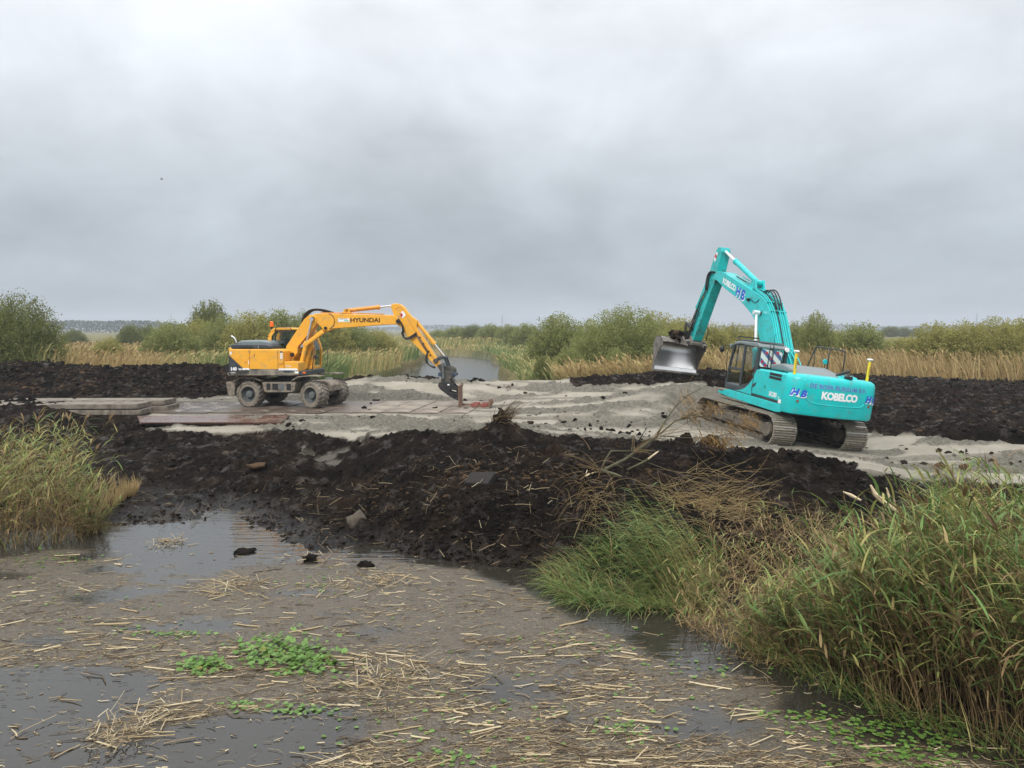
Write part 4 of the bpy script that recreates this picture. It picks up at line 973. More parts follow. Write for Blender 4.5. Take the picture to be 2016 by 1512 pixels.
# side panels
MB().prism([(-.20, 1.50), (-.20, 2.235), (-1.29, 2.235), (-1.29, 1.50)], 1.20, 1.248).build('door_panel', YELLOW, hs, bevel=.012)
MB().prism([(-1.31, 1.50), (-1.31, 2.235), (-2.08, 2.235), (-2.08, 2.02), (-1.60, 1.58), (-1.50, 1.50)], 1.20, 1.248).build('door_panel', YELLOW, hs, bevel=.012)
MB().prism([(.02, 1.82), (.02, 2.18), (-.10, 2.235), (-.18, 2.235), (-.18, 1.70), (-.02, 1.70)], 1.20, 1.246).build('front_panel', YELLOW, hs, bevel=.012)
dk = MB().prism([(-2.09, 2.00), (-1.62, 1.57), (-1.52, 1.49), (-1.31, 1.46), (-1.31, 1.275), (-2.09, 1.275)], 1.20, 1.250).build('dark_panel', CHAR, hs, bevel=.01)
MB().prism([(-1.31, 1.46), (-1.31, 1.535), (-1.58, 1.535), (-1.53, 1.49)], 1.246, 1.253).build('white_stripe', WHITE, hs)
MB().prism([(.56, 1.46), (.56, 1.53), (-.17, 1.53), (-.17, 1.46)], 1.246, 1.256).build('white_stripe', WHITE, hs)
MB().prism([(-.21, 1.38), (-.21, 1.50), (-1.29, 1.50), (-1.29, 1.38)], 1.242, 1.254).build('vent_strip', CHARD, hs)
MB().box(1.247, 1.253, -1.11, -1.09, 1.98, 2.08).build('door_latch', CHAR, hs)
MB().box(1.247, 1.253, -1.50, -1.38, 1.72, 1.80).build('fuel_flap', YELLOW2, hs, bevel=.004)
MB().box(1.247, 1.252, -1.34, -1.315, 1.68, 1.82).build('sticker', WHITE, hs)
MB().box(1.247, 1.251, -1.27, -.26, 1.885, 1.890).box(1.247, 1.251, -1.9, -1.33, 1.875, 1.880).build('panel_crease', YELLOW2, hs)
for k, z_ in enumerate((1.90, 1.98, 2.06, 2.13)): MB().box(1.246, 1.251, -.10, .0, z_, z_ + .055).build('notice', WHITE if k != 3 else CHAR, hs)
MB().box(1.251, 1.257, -2.06, -1.99, 2.05, 2.16).build('sticker', WHITE, hs)
decal('lettering', text_geo('140', .165, offset=.010, xs=1.0), lambda x, y: (1.254, -1.93 + x, 1.50 + y), WHITE, dk)
decal('lettering', text_geo('W-9A', .10, offset=.006, xs=1.0), lambda x, y: (1.254, -1.60 + x, 1.485 + y), WHITE, dk)
decal('lettering', text_geo('HYUNDAI', .045, offset=.002), lambda x, y: (1.254, -1.95 + x, 1.36 + y), WHITE, dk)
# step box ahead
sb = MB().prism([(.60, 1.30), (.60, 1.74), (.54, 1.79), (.05, 1.79), (.05, 1.47), (.40, 1.47), (.44, 1.36), (.50, 1.30)], .40, 1.245).build('step_box', YELLOW, yx, bevel=.02)
decal('lettering', text_geo('Robex', .085, shear=.3, offset=.001), lambda x, y: (1.249, .22 + x, 1.62 + y), WHITE, sb)
MB().box(1.247, 1.252, .02, .39, 1.37, 1.455).build('dark_stripe', CHAR, sb)
MB().box(1.249, 1.255, .46, .60, 1.345, 1.42).build('notice', WHITE, sb)
MB().prism([(.75, 1.34), (.75, 1.40), (.85, 1.40), (.85, 1.34)], 1.15, 1.20).build('front_marker', ORANGE, sb)
MB().plan([(1.18, .60), (1.1, .82), (.6, .88), (-1.15, .88), (-1.2, .6)], 1.25, 1.44).build('front_deck', CHAR, yx, bevel=.03)
# counterweight
pl_ = [(-1.23, -2.02), (-1.20, -2.14), (-.9, -2.27), (0, -2.32), (.9, -2.27), (1.20, -2.14), (1.23, -2.02)]
cwt2 = MB().plan(pl_, 1.26, 2.02).build('counterweight', CHAR, yx, bevel=.05, seg=3)
MB().plan([(x * .985, y * .985 - .02) for x, y in pl_], 2.02, 2.34).build('counterweight_cap', YELLOW, cwt2, bevel=.06, seg=3)
MB().tube([(1.16, -2.20, 1.62), (1.20, -2.24, 1.60), (1.20, -2.24, 1.40), (1.16, -2.2, 1.38)], .015, 6).build('grab_bar', CHAR, cwt2)
# hoods
MB().prism([(-.45, 2.27), (-.50, 2.38), (-.7, 2.44), (-2.02, 2.44), (-2.12, 2.38), (-2.12, 2.27)], .0, 1.18).build('hood', CHAR, yx, bevel=.03)
MB().box(1.182, 1.19, -1.7, -1.1, 2.31, 2.33).build('hood_slot', BLACK, yx)
MB().box(1.176, 1.19, -.98, -.94, 2.28, 2.42).build('hood_hinge', HOODG, yx)
MB().prism([(-.62, 2.40), (-.70, 2.52), (-1.0, 2.58), (-1.85, 2.58), (-2.0, 2.52), (-2.06, 2.40)], -1.0, .62).build('hood_lid', HOODG, yx, bevel=.05, seg=3)
MB().tube(bez((.95, -1.92, 2.42), (.95, -1.92, 2.66), (.95, -2.12, 2.76), 6), .035, 10).build('exhaust_pipe', CHROME, yx, smooth=True)
MB().cyl((1.05, -.62, 2.26), (1.05, -.62, 2.36), .045, 10).build('filler_cap', YELLOW, yx)
# cab (left side), behind the boom
cb = MB().box(-1.22, -.20, -.95, .72, 1.42, 1.56).build('cab', YELLOW, yx, bevel=.03)
def ybar(a, c, m_=YELLOW, w_=.09, t_=.09, nm='pillar'): return MB().obox(a, c, w_, t_).build(nm, m_, cb, bevel=.015)
for x in (-.24, -1.18):
    ybar((x, .70, 1.5), (x, .74, 2.2)); ybar((x, .74, 2.2), (x, .48, 3.0))
    ybar((x, -.98, 1.5), (x, -1.05, 2.72), YELLOW, .09, .16); ybar((x, -1.05, 2.72), (x, -.85, 3.0), YELLOW, .09, .14)
MB().prism([(.52, 2.98), (.42, 3.06), (-.6, 3.09), (-.86, 3.06), (-1.02, 2.94), (-.95, 2.90), (-.8, 2.98)], -1.24, -.18).build('cab_roof', YELLOW, cb, bevel=.035, seg=3)
MB().prism([(.68, 1.5), (.70, 1.95), (.2, 1.95), (-.2, 2.18), (-.95, 2.22), (-.98, 1.5)], -.25, -.215).build('cab_side', YELLOW, cb, bevel=.01)
MB().prism([(.70, 1.98), (.45, 2.95), (-.75, 2.98), (-.98, 2.74), (-.92, 2.26), (-.2, 2.22), (.2, 1.99)], -.236, -.228).build('window_pane', GLASSD, cb)
MB().prism([(.70, 1.60), (.70, 1.98), (.45, 2.95), (-.75, 2.98), (-.98, 2.74), (-.92, 1.6)], -1.192, -1.184).build('window_pane', GLASSD, cb)
MB().add([(-1.15, .73, 1.56), (-.27, .73, 1.56), (-.27, .76, 2.2), (-1.15, .76, 2.2), (-.27, .50, 2.98), (-1.15, .50, 2.98)], [(0, 1, 2, 3), (3, 2, 4, 5)]).build('windscreen', GLASSD, cb)
MB().tube([(-.225, x, z) for x, z in ((-.90, 2.30), (-.98, 2.55), (-.92, 2.80), (-.75, 2.92), (-.3, 2.93), (.2, 2.90))], .028, 8).build('window_seal', BLACK, cb, smooth=True)
MB().box(-1.15, -.27, -.98, -.90, 1.55, 2.3).build('cab_back', CHAR, cb)
MB().prism([(-.10, 1.75), (-.05, 2.0), (-.35, 2.02), (-.42, 2.62), (-.56, 2.62), (-.60, 1.9), (-.5, 1.7)], -.95, -.48).build('seat', SEAT, cb, bevel=.05)
MB().prism([(-.02, 1.9), (.0, 2.38), (.12, 2.46), (.28, 2.40), (.30, 1.9)], -.40, -.30).build('side_console', paint('console grey', (.16, .15, .15), .7), cb, bevel=.04)
MB().box(-.50, -.40, -.15, .08, 2.55, 2.82).build('monitor', HUB, cb, bevel=.02)
MB().box(-.395, -.39, -.08, .02, 2.60, 2.70).build('monitor_face', BLACK, cb)
MB().tube([(-.16, -.78, 2.28), (-.16, -.80, 2.62), (-.16, -.80, 3.02), (-.16, -.74, 3.10), (-.16, -.22, 3.10), (-.16, -.16, 3.05), (.05, .06, 2.5), (.1, .28, 2.05)], .014, 6).build('guard_rail', BLACK, yx, smooth=True)
bc = MB().cyl((-.55, -1.08, 3.02), (-.55, -1.08, 3.12), .03, 10).build('beacon', BLACK, cb)
MB().cyl((-.55, -1.08, 3.12), (-.55, -1.08, 3.16), .085, 14).cyl((-.55, -1.08, 3.16), (-.55, -1.08, 3.30), .075, 14).sphere((-.55, -1.08, 3.30), .074, 12, 8, .5).build('beacon_lens', ORANGE, bc, smooth=False)
MB().tube([(-.3, -1.06, 2.3), (-.3, -1.12, 2.75)], .07, 10).build('air_intake', BLACK, yx)
MB().tube([(.42, .86, 1.44), (.40, .92, 1.9), (.35, .95, 2.3)], .018, 6).build('front_rail', CHAR, yx, smooth=True)
MB().tube([(-1.25, .95, 1.45), (-1.28, .98, 2.2)], .012, 6).build('front_rail', BLACK, yx, smooth=True)
MB().sphere((-.24, .80, 1.92), .07, 10, 8, 1.2).build('mirror', CHAR, yx, smooth=True)
# boom: base section, upper section
X0, X1 = -.06, .44            # boom lies right of the cab
def pin(y, z, r, x0, x1, par, m_=BLACK): return MB().cyl((x0, y, z), (x1, y, z), r, 16).build('pin', m_, par)
lb = MB().prism([(-.14, 2.02), (-.16, 2.34), (.58, 3.40), (.74, 3.54), (.94, 3.58), (1.08, 3.48), (1.08, 3.26), (.98, 3.10), (.32, 2.34), (.30, 2.10), (.12, 1.88), (-.02, 1.90)], X0, X1).build('boom_base', YELLOW, yx, bevel=.02)
MB().prism([(-.14, 2.02), (-.15, 2.2), (.15, 2.22), (.29, 2.1), (.10, 1.86)], X1, X1 + .025).build('boom_cheek', YELLOW, lb, bevel=.01)
pin(.10, 2.03, .085, X0 - .05, X1 + .06, lb); pin(.93, 3.42, .075, X0 - .05, X1 + .05, lb)
ub = MB().prism([(.80, 3.42), (.86, 3.54), (1.02, 3.62), (1.25, 3.63), (2.6, 3.60), (4.05, 3.56), (4.26, 3.46), (4.34, 3.31), (4.24, 3.20), (3.8, 3.19), (2.7, 3.11), (1.70, 3.04), (1.50, 2.94), (1.34, 2.96), (1.22, 3.12), (1.02, 3.30)], X0 + .04, X1 - .04).build('boom_upper', YELLOW, yx, bevel=.02)
pin(1.42, 3.06, .06, X0, X1 + .02, ub); pin(4.27, 3.32, .08, X0 - .02, X1 + .03, ub)
MB().tube([(X1 - .03, 1.50 + .28 * math.cos(a), 3.33 + .30 * math.sin(a)) for a in [R_(-75 + 17 * i) for i in range(10)]], .012, 6).build('hose', RUBBER, ub, smooth=True)
decal('lettering', text_geo('HYUNDAI', .235, offset=.008, xs=1.12), lambda x, y: (X1 - .036, 2.98 + x, 3.36 + y), BLACKL, ub)
nb = MB().box(X1 - .039, X1 - .034, 1.92, 2.36, 3.30, 3.44).build('nameplate', WHITE, ub)
MB().box(X1 - .035, X1 - .031, 2.16, 2.33, 3.325, 3.375).build('nameplate_mark', paint('pale green print', (.25, .55, .40), .5), nb)
decal('lettering', text_geo('OOSTERWOUD', .045, offset=.001), lambda x, y: (X1 - .030, 2.12 + x, 3.412 + y), BLACKL, nb)
MB().tube([(.30, 1.2, 3.66), (.30, 2.6, 3.635), (.30, 3.7, 3.60)], .02, 6).tube([(.22, 1.2, 3.66), (.22, 2.6, 3.635), (.22, 3.7, 3.60)], .02, 6).build('hydraulic_line', YELLOW2, ub, smooth=True)
for k in range(4):
    MB().tube(bez((.0 + .08 * k, .42, 3.15), (.0 + .08 * k, .62 - .06 * k, 4.02 + .03 * k), (.05 + .08 * k, 1.35 + .12 * k, 3.66), 12), .026, 7).build('hose', RUBBER, ub, smooth=True)
    MB().tube([(.0 + .08 * k, .42, 3.15), (.0 + .08 * k, .05, 2.68), (.0 + .08 * k, -.12, 2.45)], .024, 7).build('hose', RUBBER, lb, smooth=True)
ram('boom_cylinder', (.50, .42, 1.52), (.50, .92, 3.40), .52, .085, YELLOW, CHROME, yx, .5)
ram('boom_cylinder', (-.12, .42, 1.52), (-.12, .92, 3.40), .52, .085, YELLOW, CHROME, yx, .5)
ram('adjusting_cylinder', (.19, 1.42, 3.04), (.19, .42, 2.40), .80, .10, YELLOW, CHROME, yx, .5)
MB().obox((.52, .66, 2.42), (.52, 1.36, 2.92), .13, .16).obox((.52, .62, 2.36), (.52, .70, 2.5), .16, .2).build('adjusting_arm', YELLOW, yx, bevel=.04)
# stick
stp = [(3.98, 3.86), (4.0, 3.98), (4.16, 4.01), (4.34, 3.98), (4.50, 3.86), (4.62, 3.68), (4.78, 3.50), (4.96, 3.38), (5.0, 3.30), (4.98, 3.10), (5.90, 1.66), (5.86, 1.55), (5.74, 1.55), (5.30, 2.02), (4.62, 2.70), (4.34, 3.10), (4.18, 3.22), (4.14, 3.42)]
sk = MB().prism(stp, .02, .34).build('stick', YELLOW, yx, bevel=.02)
ram('stick_cylinder', (.19, 2.22, 3.74), (.19, 4.06, 3.93), .68, .075, YELLOW2, CHROME, yx, .5)
MB().prism([(2.0, 3.60), (2.15, 3.80), (2.32, 3.80), (2.4, 3.60)], .10, .15).prism([(2.0, 3.60), (2.15, 3.80), (2.32, 3.80), (2.4, 3.60)], .23, .28).build('cylinder_bracket', YELLOW, ub)
MB().add([(.346, 4.34, 3.60), (.346, 4.42, 3.72), (.346, 4.50, 3.70), (.346, 4.56, 3.56), (.346, 4.44, 3.44)], [(0, 4, 3, 2, 1)]).build('warning_sticker', WHITE, sk)
MB().add([(.349, 4.33, 3.60), (.349, 4.40, 3.65), (.349, 4.45, 3.55), (.349, 4.38, 3.47)], [(0, 3, 2, 1)]).build('warning_stripe', REDL, sk)
MB().tube([(.345, y, z) for y, z in ((4.16, 3.8), (4.3, 3.88), (4.44, 3.80), (4.9, 3.0), (5.75, 1.72))], .010, 5).build('weld_seam', YELLOW2, sk, smooth=True)
ram('bucket_cylinder', (.18, 4.95, 3.31), (.18, 6.06, 1.92), .60, .07, YELLOW, CHROME, yx, .5)
for k in range(3):
    MB().tube(bez((.38 + .03 * k, 4.28, 3.42), (.42 + .03 * k, 4.52 + .03 * k, 3.1), (.40 + .03 * k, 4.40 + .04 * k, 2.85), 8) + bez((.40 + .03 * k, 4.42 + .04 * k, 2.82), (.44 + .03 * k, 4.50, 2.50 - .03 * k), (.40, 4.98, 2.90 - .05 * k), 8), .022, 7).build('hose', RUBBER, sk, smooth=True)
    MB().tube(bez((.36, 5.38 + .02 * k, 2.12), (.40 + .03 * k, 5.20 + .03 * k, 1.62), (.36, 5.70, 1.56 - .02 * k), 10), .02, 7).build('hose', RUBBER, sk, smooth=True)
    MB().tube([(.352, 4.90 + .07 * k, 2.86 - .05 * k), (.352, 5.12 + .07 * k, 2.50 - .05 * k), (.352, 5.38 + .03 * k, 2.12)], .012, 6).build('hydraulic_line', HUB if k != 1 else RUST, sk, smooth=True)
for y, z in ((5.10, 2.70), (5.24, 2.46), (5.44, 2.16), (5.5, 2.02)): MB().box(.335, .372, y - .03, y + .03, z - .03, z + .03).build('line_clamp', BLACK, sk, bevel=.006)
# link and tilting rotator
lk = MB()
for x in (.0, .36):
    pts = [(5.68, 1.80), (5.74, 1.92), (5.92, 1.98), (6.06, 1.99), (6.12, 1.92), (6.06, 1.86), (5.92, 1.87), (5.78, 1.78), (5.74, 1.72)]
    lk.prism(pts, x - .03, x + .03); lk.obox((x, 6.07, 1.93), (x, 6.20, 1.55), .05, .11)
lk.cyl((-.06, 5.71, 1.80), (.42, 5.71, 1.80), .09, 16).cyl((-.06, 6.07, 1.93), (.42, 6.07, 1.93), .06, 12)
lk.build('bucket_link', CHAR, yx, bevel=.01)
ROTM = paint('rotator castings', (.05, .048, .042), .55, var=.25, dirt=(.13, .115, .09), dirt_amt=.4, dscale=8)
qc = MB()
for x in (.0, .36): qc.prism([(5.78, 1.64), (5.90, 1.68), (6.05, 1.60), (6.30, 1.60), (6.46, 1.50), (6.48, 1.36), (6.40, 1.36), (6.34, 1.42), (5.98, 1.42), (5.90, 1.38), (5.84, 1.5)], x - .05, x + .05)
qc.cyl((-.06, 6.20, 1.53), (.44, 6.20, 1.53), .05, 12).cyl((-.06, 5.83, 1.60), (.44, 5.83, 1.60), .05, 12)
q_ = qc.build('quick_coupler', ROTM, yx, bevel=.015)
ti = MB().prism([(5.92, 1.42), (6.40, 1.42), (6.46, 1.28), (6.40, 1.14), (6.28, 1.08), (6.02, 1.08), (5.92, 1.16), (5.88, 1.30)], -.06, .42).build('tilt_body', ROTM, yx, bevel=.03)
BLUC = paint('dark blue casting', (.03, .05, .09), .5, var=.2)
MB().box(-.1, .46, 6.36, 6.52, 1.22, 1.34).build('tilt_frame', BLUC, ti, bevel=.02); MB().box(-.1, .46, 5.82, 5.94, 1.20, 1.36).build('tilt_frame', BLUC, ti, bevel=.02)
MB().cyl((.47, 6.02, 1.12), (.47, 6.02, 1.62), .05, 12).cyl((.47, 6.02, 1.58), (.47, 6.02, 1.72), .07, 12).build('tilt_cylinder', HUB, ti)
MB().cyl((.18, 6.15, 1.10), (.18, 6.15, .98), .26, 24).cyl((.3, 6.38, 1.06), (.45, 6.42, 1.06), .06, 12).build('rotor', ROTM, yx, bevel=.01)
fk = MB()
for x in (-.12, .42):
    fk.prism([(5.86, .98), (6.35, .99), (6.44, .86), (6.62, .72), (6.62, .64), (6.30, .70), (6.24, .62), (6.60, .52), (6.60, .44), (6.34, .52), (6.60, .38), (6.62, .26), (6.30, .40), (5.92, .68), (5.80, .84)], x - .04, x + .04)
fk.box(-.12, .42, 5.9, 6.4, .90, .97).box(-.12, .42, 6.52, 6.62, .28, .72).box(-.12, .42, 5.84, 5.92, .74, .86)
fk.build('fork_adapter', BLACK, yx, bevel=.012)
MB().box(.462, .466, 6.18, 6.26, .86, .91).build('sticker', WHITE, yx)
MB().box(-.30, .62, 6.62, 6.67, .10, .86).box(-.33, .65, 6.60, 6.69, .80, .87).box(-.33, .65, 6.60, 6.69, .06, .13).build('fork_carriage', RUST, yx, bevel=.01)
for x in (-.2, .52):
    fkt = MB().box(x - .05, x + .05, 6.69, 7.80, .05, .095).build('fork_tine', RUST, yx, bevel=.008)
    MB().box(x - .08, x + .08, 7.1, 7.38, .04, .16).box(x - .08, x + .08, 7.46, 7.72, .04, .16).build('sleeve', RUSTRED, fkt, bevel=.01)
MB().box(-.3, .62, 7.78, 7.84, .02, .22).prism([(7.74, .1), (7.80, .34), (7.86, .34), (7.90, .1)], .46, .56).prism([(7.74, .1), (7.82, .30), (7.88, .30), (7.90, .1)], -.25, -.15).build('fork_end_bar', RUST, yx, bevel=.01)
# ------------------------------------------------------------------ reeds and plants
REEDC = [(0, (.06, .04, .022)), (.15, (.17, .11, .055)), (.30, (.37, .26, .125)), (.45, (.44, .34, .15)), (.58, (.36, .34, .11)), (.75, (.18, .25, .07)), (.9, (.115, .205, .06)), (1, (.19, .31, .085))]
REED = tinted('reed', REEDC, .62, .28, .35)
def reeds(acc, base, height, seed, green=(.55, .95), stemt=(.2, .45), wind=math.pi, windk=.25, leaf_n=9, leaf_len=.42, leaf_w=.022, dead=.25, plume=.2, leaf_lo=.3, lean=.16, stem_r=.0045):
    r = np.random.default_rng(seed); n = len(base)
    az = np.where(r.random(n) < .65, wind + r.normal(0, .7, n), r.uniform(0, 6.28, n))
    ln = np.abs(r.normal(lean, lean * .6, n)); cv = np.abs(r.normal(windk, windk * .7, n))
    P = strands(base, az, ln, height, cv, 5)
    acc.add(*tube_mesh(P, r.uniform(.8, 1.3, n) * stem_r, r.uniform(*stemt, n), 3, np.linspace(1, .45, 6)))
    # leaves
    f = np.clip(leaf_lo + (1 - leaf_lo) * (np.arange(leaf_n)[None, :] + r.uniform(0, .9, (n, leaf_n))) / leaf_n, 0, .985)
    s = f * 5; i = np.minimum(s.astype(int), 4); w_ = (s - i)[..., None]
    idx = np.arange(n)[:, None]
    pos = P[idx, i] * (1 - w_) + P[idx, i + 1] * w_
    side = np.where(np.arange(leaf_n)[None, :] % 2 == 0, 0, np.pi)
    la = np.where(r.random((n, leaf_n)) < .5, wind + r.normal(0, .6, (n, leaf_n)), az[:, None] + np.pi / 2 + side + r.normal(0, .6, (n, leaf_n)))
    m_ = n * leaf_n
    ll = (leaf_len * r.uniform(.55, 1.25, (n, leaf_n)) * np.minimum(1, height / 1.4)[:, None]).ravel()
    lean0 = r.uniform(.35, .95, m_); cur = r.uniform(.5, 1.5, m_)
    L_ = strands(pos.reshape(-1, 3), la.ravel(), lean0, ll, cur, 4)
    up = (f.ravel() - leaf_lo) / (1 - leaf_lo)
    isdead = r.random(m_) < np.clip(dead * (3.2 - 4.2 * up), .06, .95)
    t_ = np.where(isdead, r.uniform(.04, .40, m_), r.uniform(*green, m_))
    acc.add(*ribbon_mesh(L_, leaf_w * r.uniform(.6, 1.3, m_), la.ravel() + np.pi / 2 + r.normal(0, .3, m_), t_, [.5, 1, .9, .55, .06], .15))
    k = np.where(r.random(n) < plume)[0]
    if len(k):
        for q in range(4):
            b_ = P[k, 5] - np.array([0, 0, .02]); 
            L2 = strands(b_, az[k] + r.normal(0, .5, len(k)), r.uniform(.1, .6, len(k)), r.uniform(.14, .26, len(k)), r.uniform(.4, 1.2, len(k)), 3)
            acc.add(*ribbon_mesh(L2, r.uniform(.02, .045, len(k)), r.uniform(0, 6.28, len(k)), r.uniform(.1, .24, len(k)), [.5, 1, .8, .1]))
def blades(acc, base, length, seed, az, lean, curve, width, tint, nseg=4, spread=.4):
    r = np.random.default_rng(seed); n = len(base)
    a = az + r.normal(0, spread, n)
    P = strands(base, a, lean * r.uniform(.6, 1.4, n), length * r.uniform(.5, 1.2, n), curve * r.uniform(.5, 1.4, n), nseg)
    acc.add(*ribbon_mesh(P, width * r.uniform(.6, 1.3, n), a + np.pi / 2 + r.normal(0, .4, n), r.uniform(*tint, n), np.r_[.7, np.linspace(1, .08, nseg)], .1))
def under(base, us, vs_, h, lo, hi, rg):
    """heights kept below a crown line"""
    d = base[:, 1]; u = 1008 + F_PX * base[:, 0] / (d * _cp + (CAM_H - base[:, 2]) * _sp)
    top = np.array([at_y(a, np.interp(a, us, vs_), y)[2] for a, y in zip(u, d)])
    return np.clip(np.minimum(h, top - base[:, 2]), .15, 9) * rg.uniform(lo, hi, len(base))
def on_ground(xy, dz=0.0): return np.c_[xy, gz(xy[:, 0], xy[:, 1]) + dz]

# right bank
r1 = np.random.default_rng(101)
su = np.array([1475, 1515, 1565, 1620, 1690, 1750, 1820, 1900, 2016, 2150, 2300.]); sv = np.array([1262, 1290, 1318, 1344, 1372, 1400, 1425, 1448, 1484, 1520, 1550.])
sl = np.array([at_z(u, v, WATER)[:2] for u, v in zip(su, sv)])
n = 1500; q = r1.uniform(0, 1, n) ** .62 * (len(su) - 1); k = q.astype(int).clip(0, len(su) - 2); fr = (q - k)[:, None]
p0 = sl[k] * (1 - fr) + sl[k + 1] * fr; uu = su[k] * (1 - fr[:, 0]) + su[k + 1] * fr[:, 0]
ins = r1.uniform(0, 1, n) ** 1.25 * np.interp(uu, [1440, 1600, 1750, 2000, 2300], [1.4, 3.0, 4.6, 5.4, 6])
p0 = p0 + ins[:, None] * np.array([.30, .95]) + r1.normal(0, .1, (n, 2))
hh = np.interp(uu, [1440, 1520, 1600, 1700, 1800, 2000, 2300], [.35, .50, .80, 1.25, 1.65, 2.05, 2.15]) * r1.uniform(.5, 1.15, n)
kp = (fbm(p0[:, 0] * 1.1, p0[:, 1] * 1.1, 3, 111) > .43) | (r1.random(n) < .12); p0, hh, uu = p0[kp], hh[kp], uu[kp]; n = len(p0)
bs_ = on_ground(p0, -.05); hh = under(bs_, [1430, 1500, 1560, 1640, 1700, 1740, 1785, 1850, 1950, 2016, 2300], [1215, 1180, 1150, 1100, 1085, 1085, 1045, 965, 920, 925, 915], np.full(n, 2.45), .38, 1.14, r1)
acc = Acc(); reeds(acc, bs_, hh, 102, green=(.54, .98), stemt=(.08, .38), wind=math.pi * .95, windk=.3, leaf_n=9, leaf_len=.46, leaf_w=.026, dead=.24, plume=.12, leaf_lo=.42, stem_r=.006)
xe = np.stack([r1.uniform(6.2, 12.5, 420), r1.uniform(6.0, 13.5, 420)], 1); xe = xe[(xe[:, 0] > 4.3 + .42 * (xe[:, 1] - 4)) & (xe[:, 0] / xe[:, 1] > .66)]
reeds(acc, on_ground(xe, -.05), r1.uniform(1.1, 2.2, len(xe)), 109, green=(.60, 1.0), stemt=(.06, .34), wind=math.pi * .95, windk=.3, leaf_n=8, leaf_len=.46, leaf_w=.026, dead=.24, plume=.12, leaf_lo=.42, stem_r=.006)
# dead undergrowth and fringe at the water's edge
b_ = on_ground(p0[r1.integers(0, n, 1500)] + r1.normal(0, .15, (1500, 2)), -.03)
blades(acc, b_, .6, 103, 0, .35, .8, .012, (.02, .34), spread=3)
e_ = np.stack([np.interp(r1.uniform(0, 10, 500), np.arange(11), sl[:, j]) for j in (0, 1)], 1)
q = r1.uniform(0, 10, 700); e_ = np.stack([np.interp(q, np.arange(11), sl[:, j]) for j in (0, 1)], 1) + r1.normal(0, .16, (700, 2))
blades(acc, np.c_[e_, np.full(700, WATER - .02)], .55, 104, math.pi * 1.1, .5, .9, .018, (.5, .98), spread=.9)
tag(link('reed_bed', acc.mesh('reed_bed'), None, REED), 'tall green reeds with brown stems on the near right bank', 'reeds', None, 'stuff')

# dry litter and low growth between the reeds and the mound
acc = Acc()
pu = np.stack([r1.uniform(1330, 1720, 3600), r1.uniform(1030, 1265, 3600)], 1); keep = (pu[:, 1] > np.interp(pu[:, 0], [1330, 1450, 1600, 1720], [1085, 1060, 1045, 1020])) & (pu[:, 1] < np.interp(pu[:, 0], [1330, 1420, 1500, 1720], [1190, 1225, 1275, 1300]))
pu = pu[keep]; xy = np.array([at_z(u, v, -.25)[:2] for u, v in pu])
xy_g = on_ground(xy); xy_g[:, 2] = np.maximum(xy_g[:, 2], WATER); blades(acc, xy_g, .5, 105, 0, .9, .7, .012, (.14, .46), spread=3)
xy2 = xy[r1.integers(0, len(xy), 420)]; xg2 = on_ground(xy2); xg2[:, 2] = np.maximum(xg2[:, 2], WATER - .05)
reeds(acc, xg2, r1.uniform(.35, .8, 420), 106, green=(.5, .85), stemt=(.15, .4), windk=.5, leaf_n=6, leaf_len=.45, leaf_w=.014, dead=.45, plume=0, lean=.35)
tag(link('dry_grass', acc.mesh('dry_grass'), None, REED), 'low dry brown grass behind the green tussock', 'grass', None, 'stuff')

# green tussock in the middle, its blades arching left
acc = Acc()
pu = np.stack([r1.uniform(1085, 1430, 900), r1.uniform(1095, 1195, 900)], 1); ok_ = pu[:, 1] < np.interp(pu[:, 0], [1080, 1150, 1300, 1430], [1150, 1185, 1195, 1215])
ok_ &= pu[:, 1] > np.interp(pu[:, 0], [1080, 1200, 1300, 1430], [1125, 1100, 1080, 1085]); pu = pu[ok_]
xy = np.array([at_z(u, v, -.45)[:2] for u, v in pu]); bg_ = on_ground(xy)
bg_[:, 2] = np.maximum(bg_[:, 2], WATER)
blades(acc, np.repeat(bg_, 4, 0) + r1.normal(0, .05, (len(bg_) * 4, 3)) * [1, 1, .1], .62, 107, math.pi * 1.05, .85, 1.15, .016, (.62, 1.0), nseg=5, spread=.7)
blades(acc, np.repeat(bg_[::2], 2, 0), .65, 108, math.pi * 1.1, .8, .9, .010, (.25, .45), nseg=5, spread=.9)
tag(link('grass_tussock', acc.mesh('grass_tussock'), None, REED), 'bright green grass tussock at the foot of the peat mound', 'grass', None, 'stuff')
# reeds bent over the mound
acc = Acc()
bb = np.array([at_z(u, v, -.2)[:2] for u, v in np.stack([r1.uniform(1300, 1400, 46), r1.uniform(1085, 1150, 46)], 1)]); bs = on_ground(bb)
r = r1; nB_ = len(bs); az_ = np.full(nB_, math.pi * .92) + r.normal(0, .18, nB_); ln_ = r.uniform(.30, .62, nB_); P = strands(bs, az_, ln_, r.uniform(1.1, 1.6, nB_), r.uniform(.1, .35, nB_), 6)
acc.add(*tube_mesh(P, np.full(nB_, .005), r.uniform(.35, .62, nB_), 3, np.linspace(1, .4, 7)))
for j in range(13):
    f = .30 + .052 * j; s_ = f * 6; i_ = int(s_); pos = P[:, i_] * (1 - (s_ - i_)) + P[:, i_ + 1] * (s_ - i_)
    a_ = np.full(nB_, math.pi * 1.05) + r.normal(0, .4, nB_)
    L_ = strands(pos, a_, r.uniform(.9, 1.3, nB_), r.uniform(.22, .42, nB_), r.uniform(.3, 1.0, nB_), 4)
    acc.add(*ribbon_mesh(L_, r.uniform(.02, .032, nB_), a_ + np.pi / 2, r.uniform(.62, .95, nB_), [.5, 1, .9, .55, .06], .1))
tag(link('bent_reeds', acc.mesh('bent_reeds'), None, REED), 'bunch of green reeds bent left over the peat mound', 'reeds', None, 'stuff')
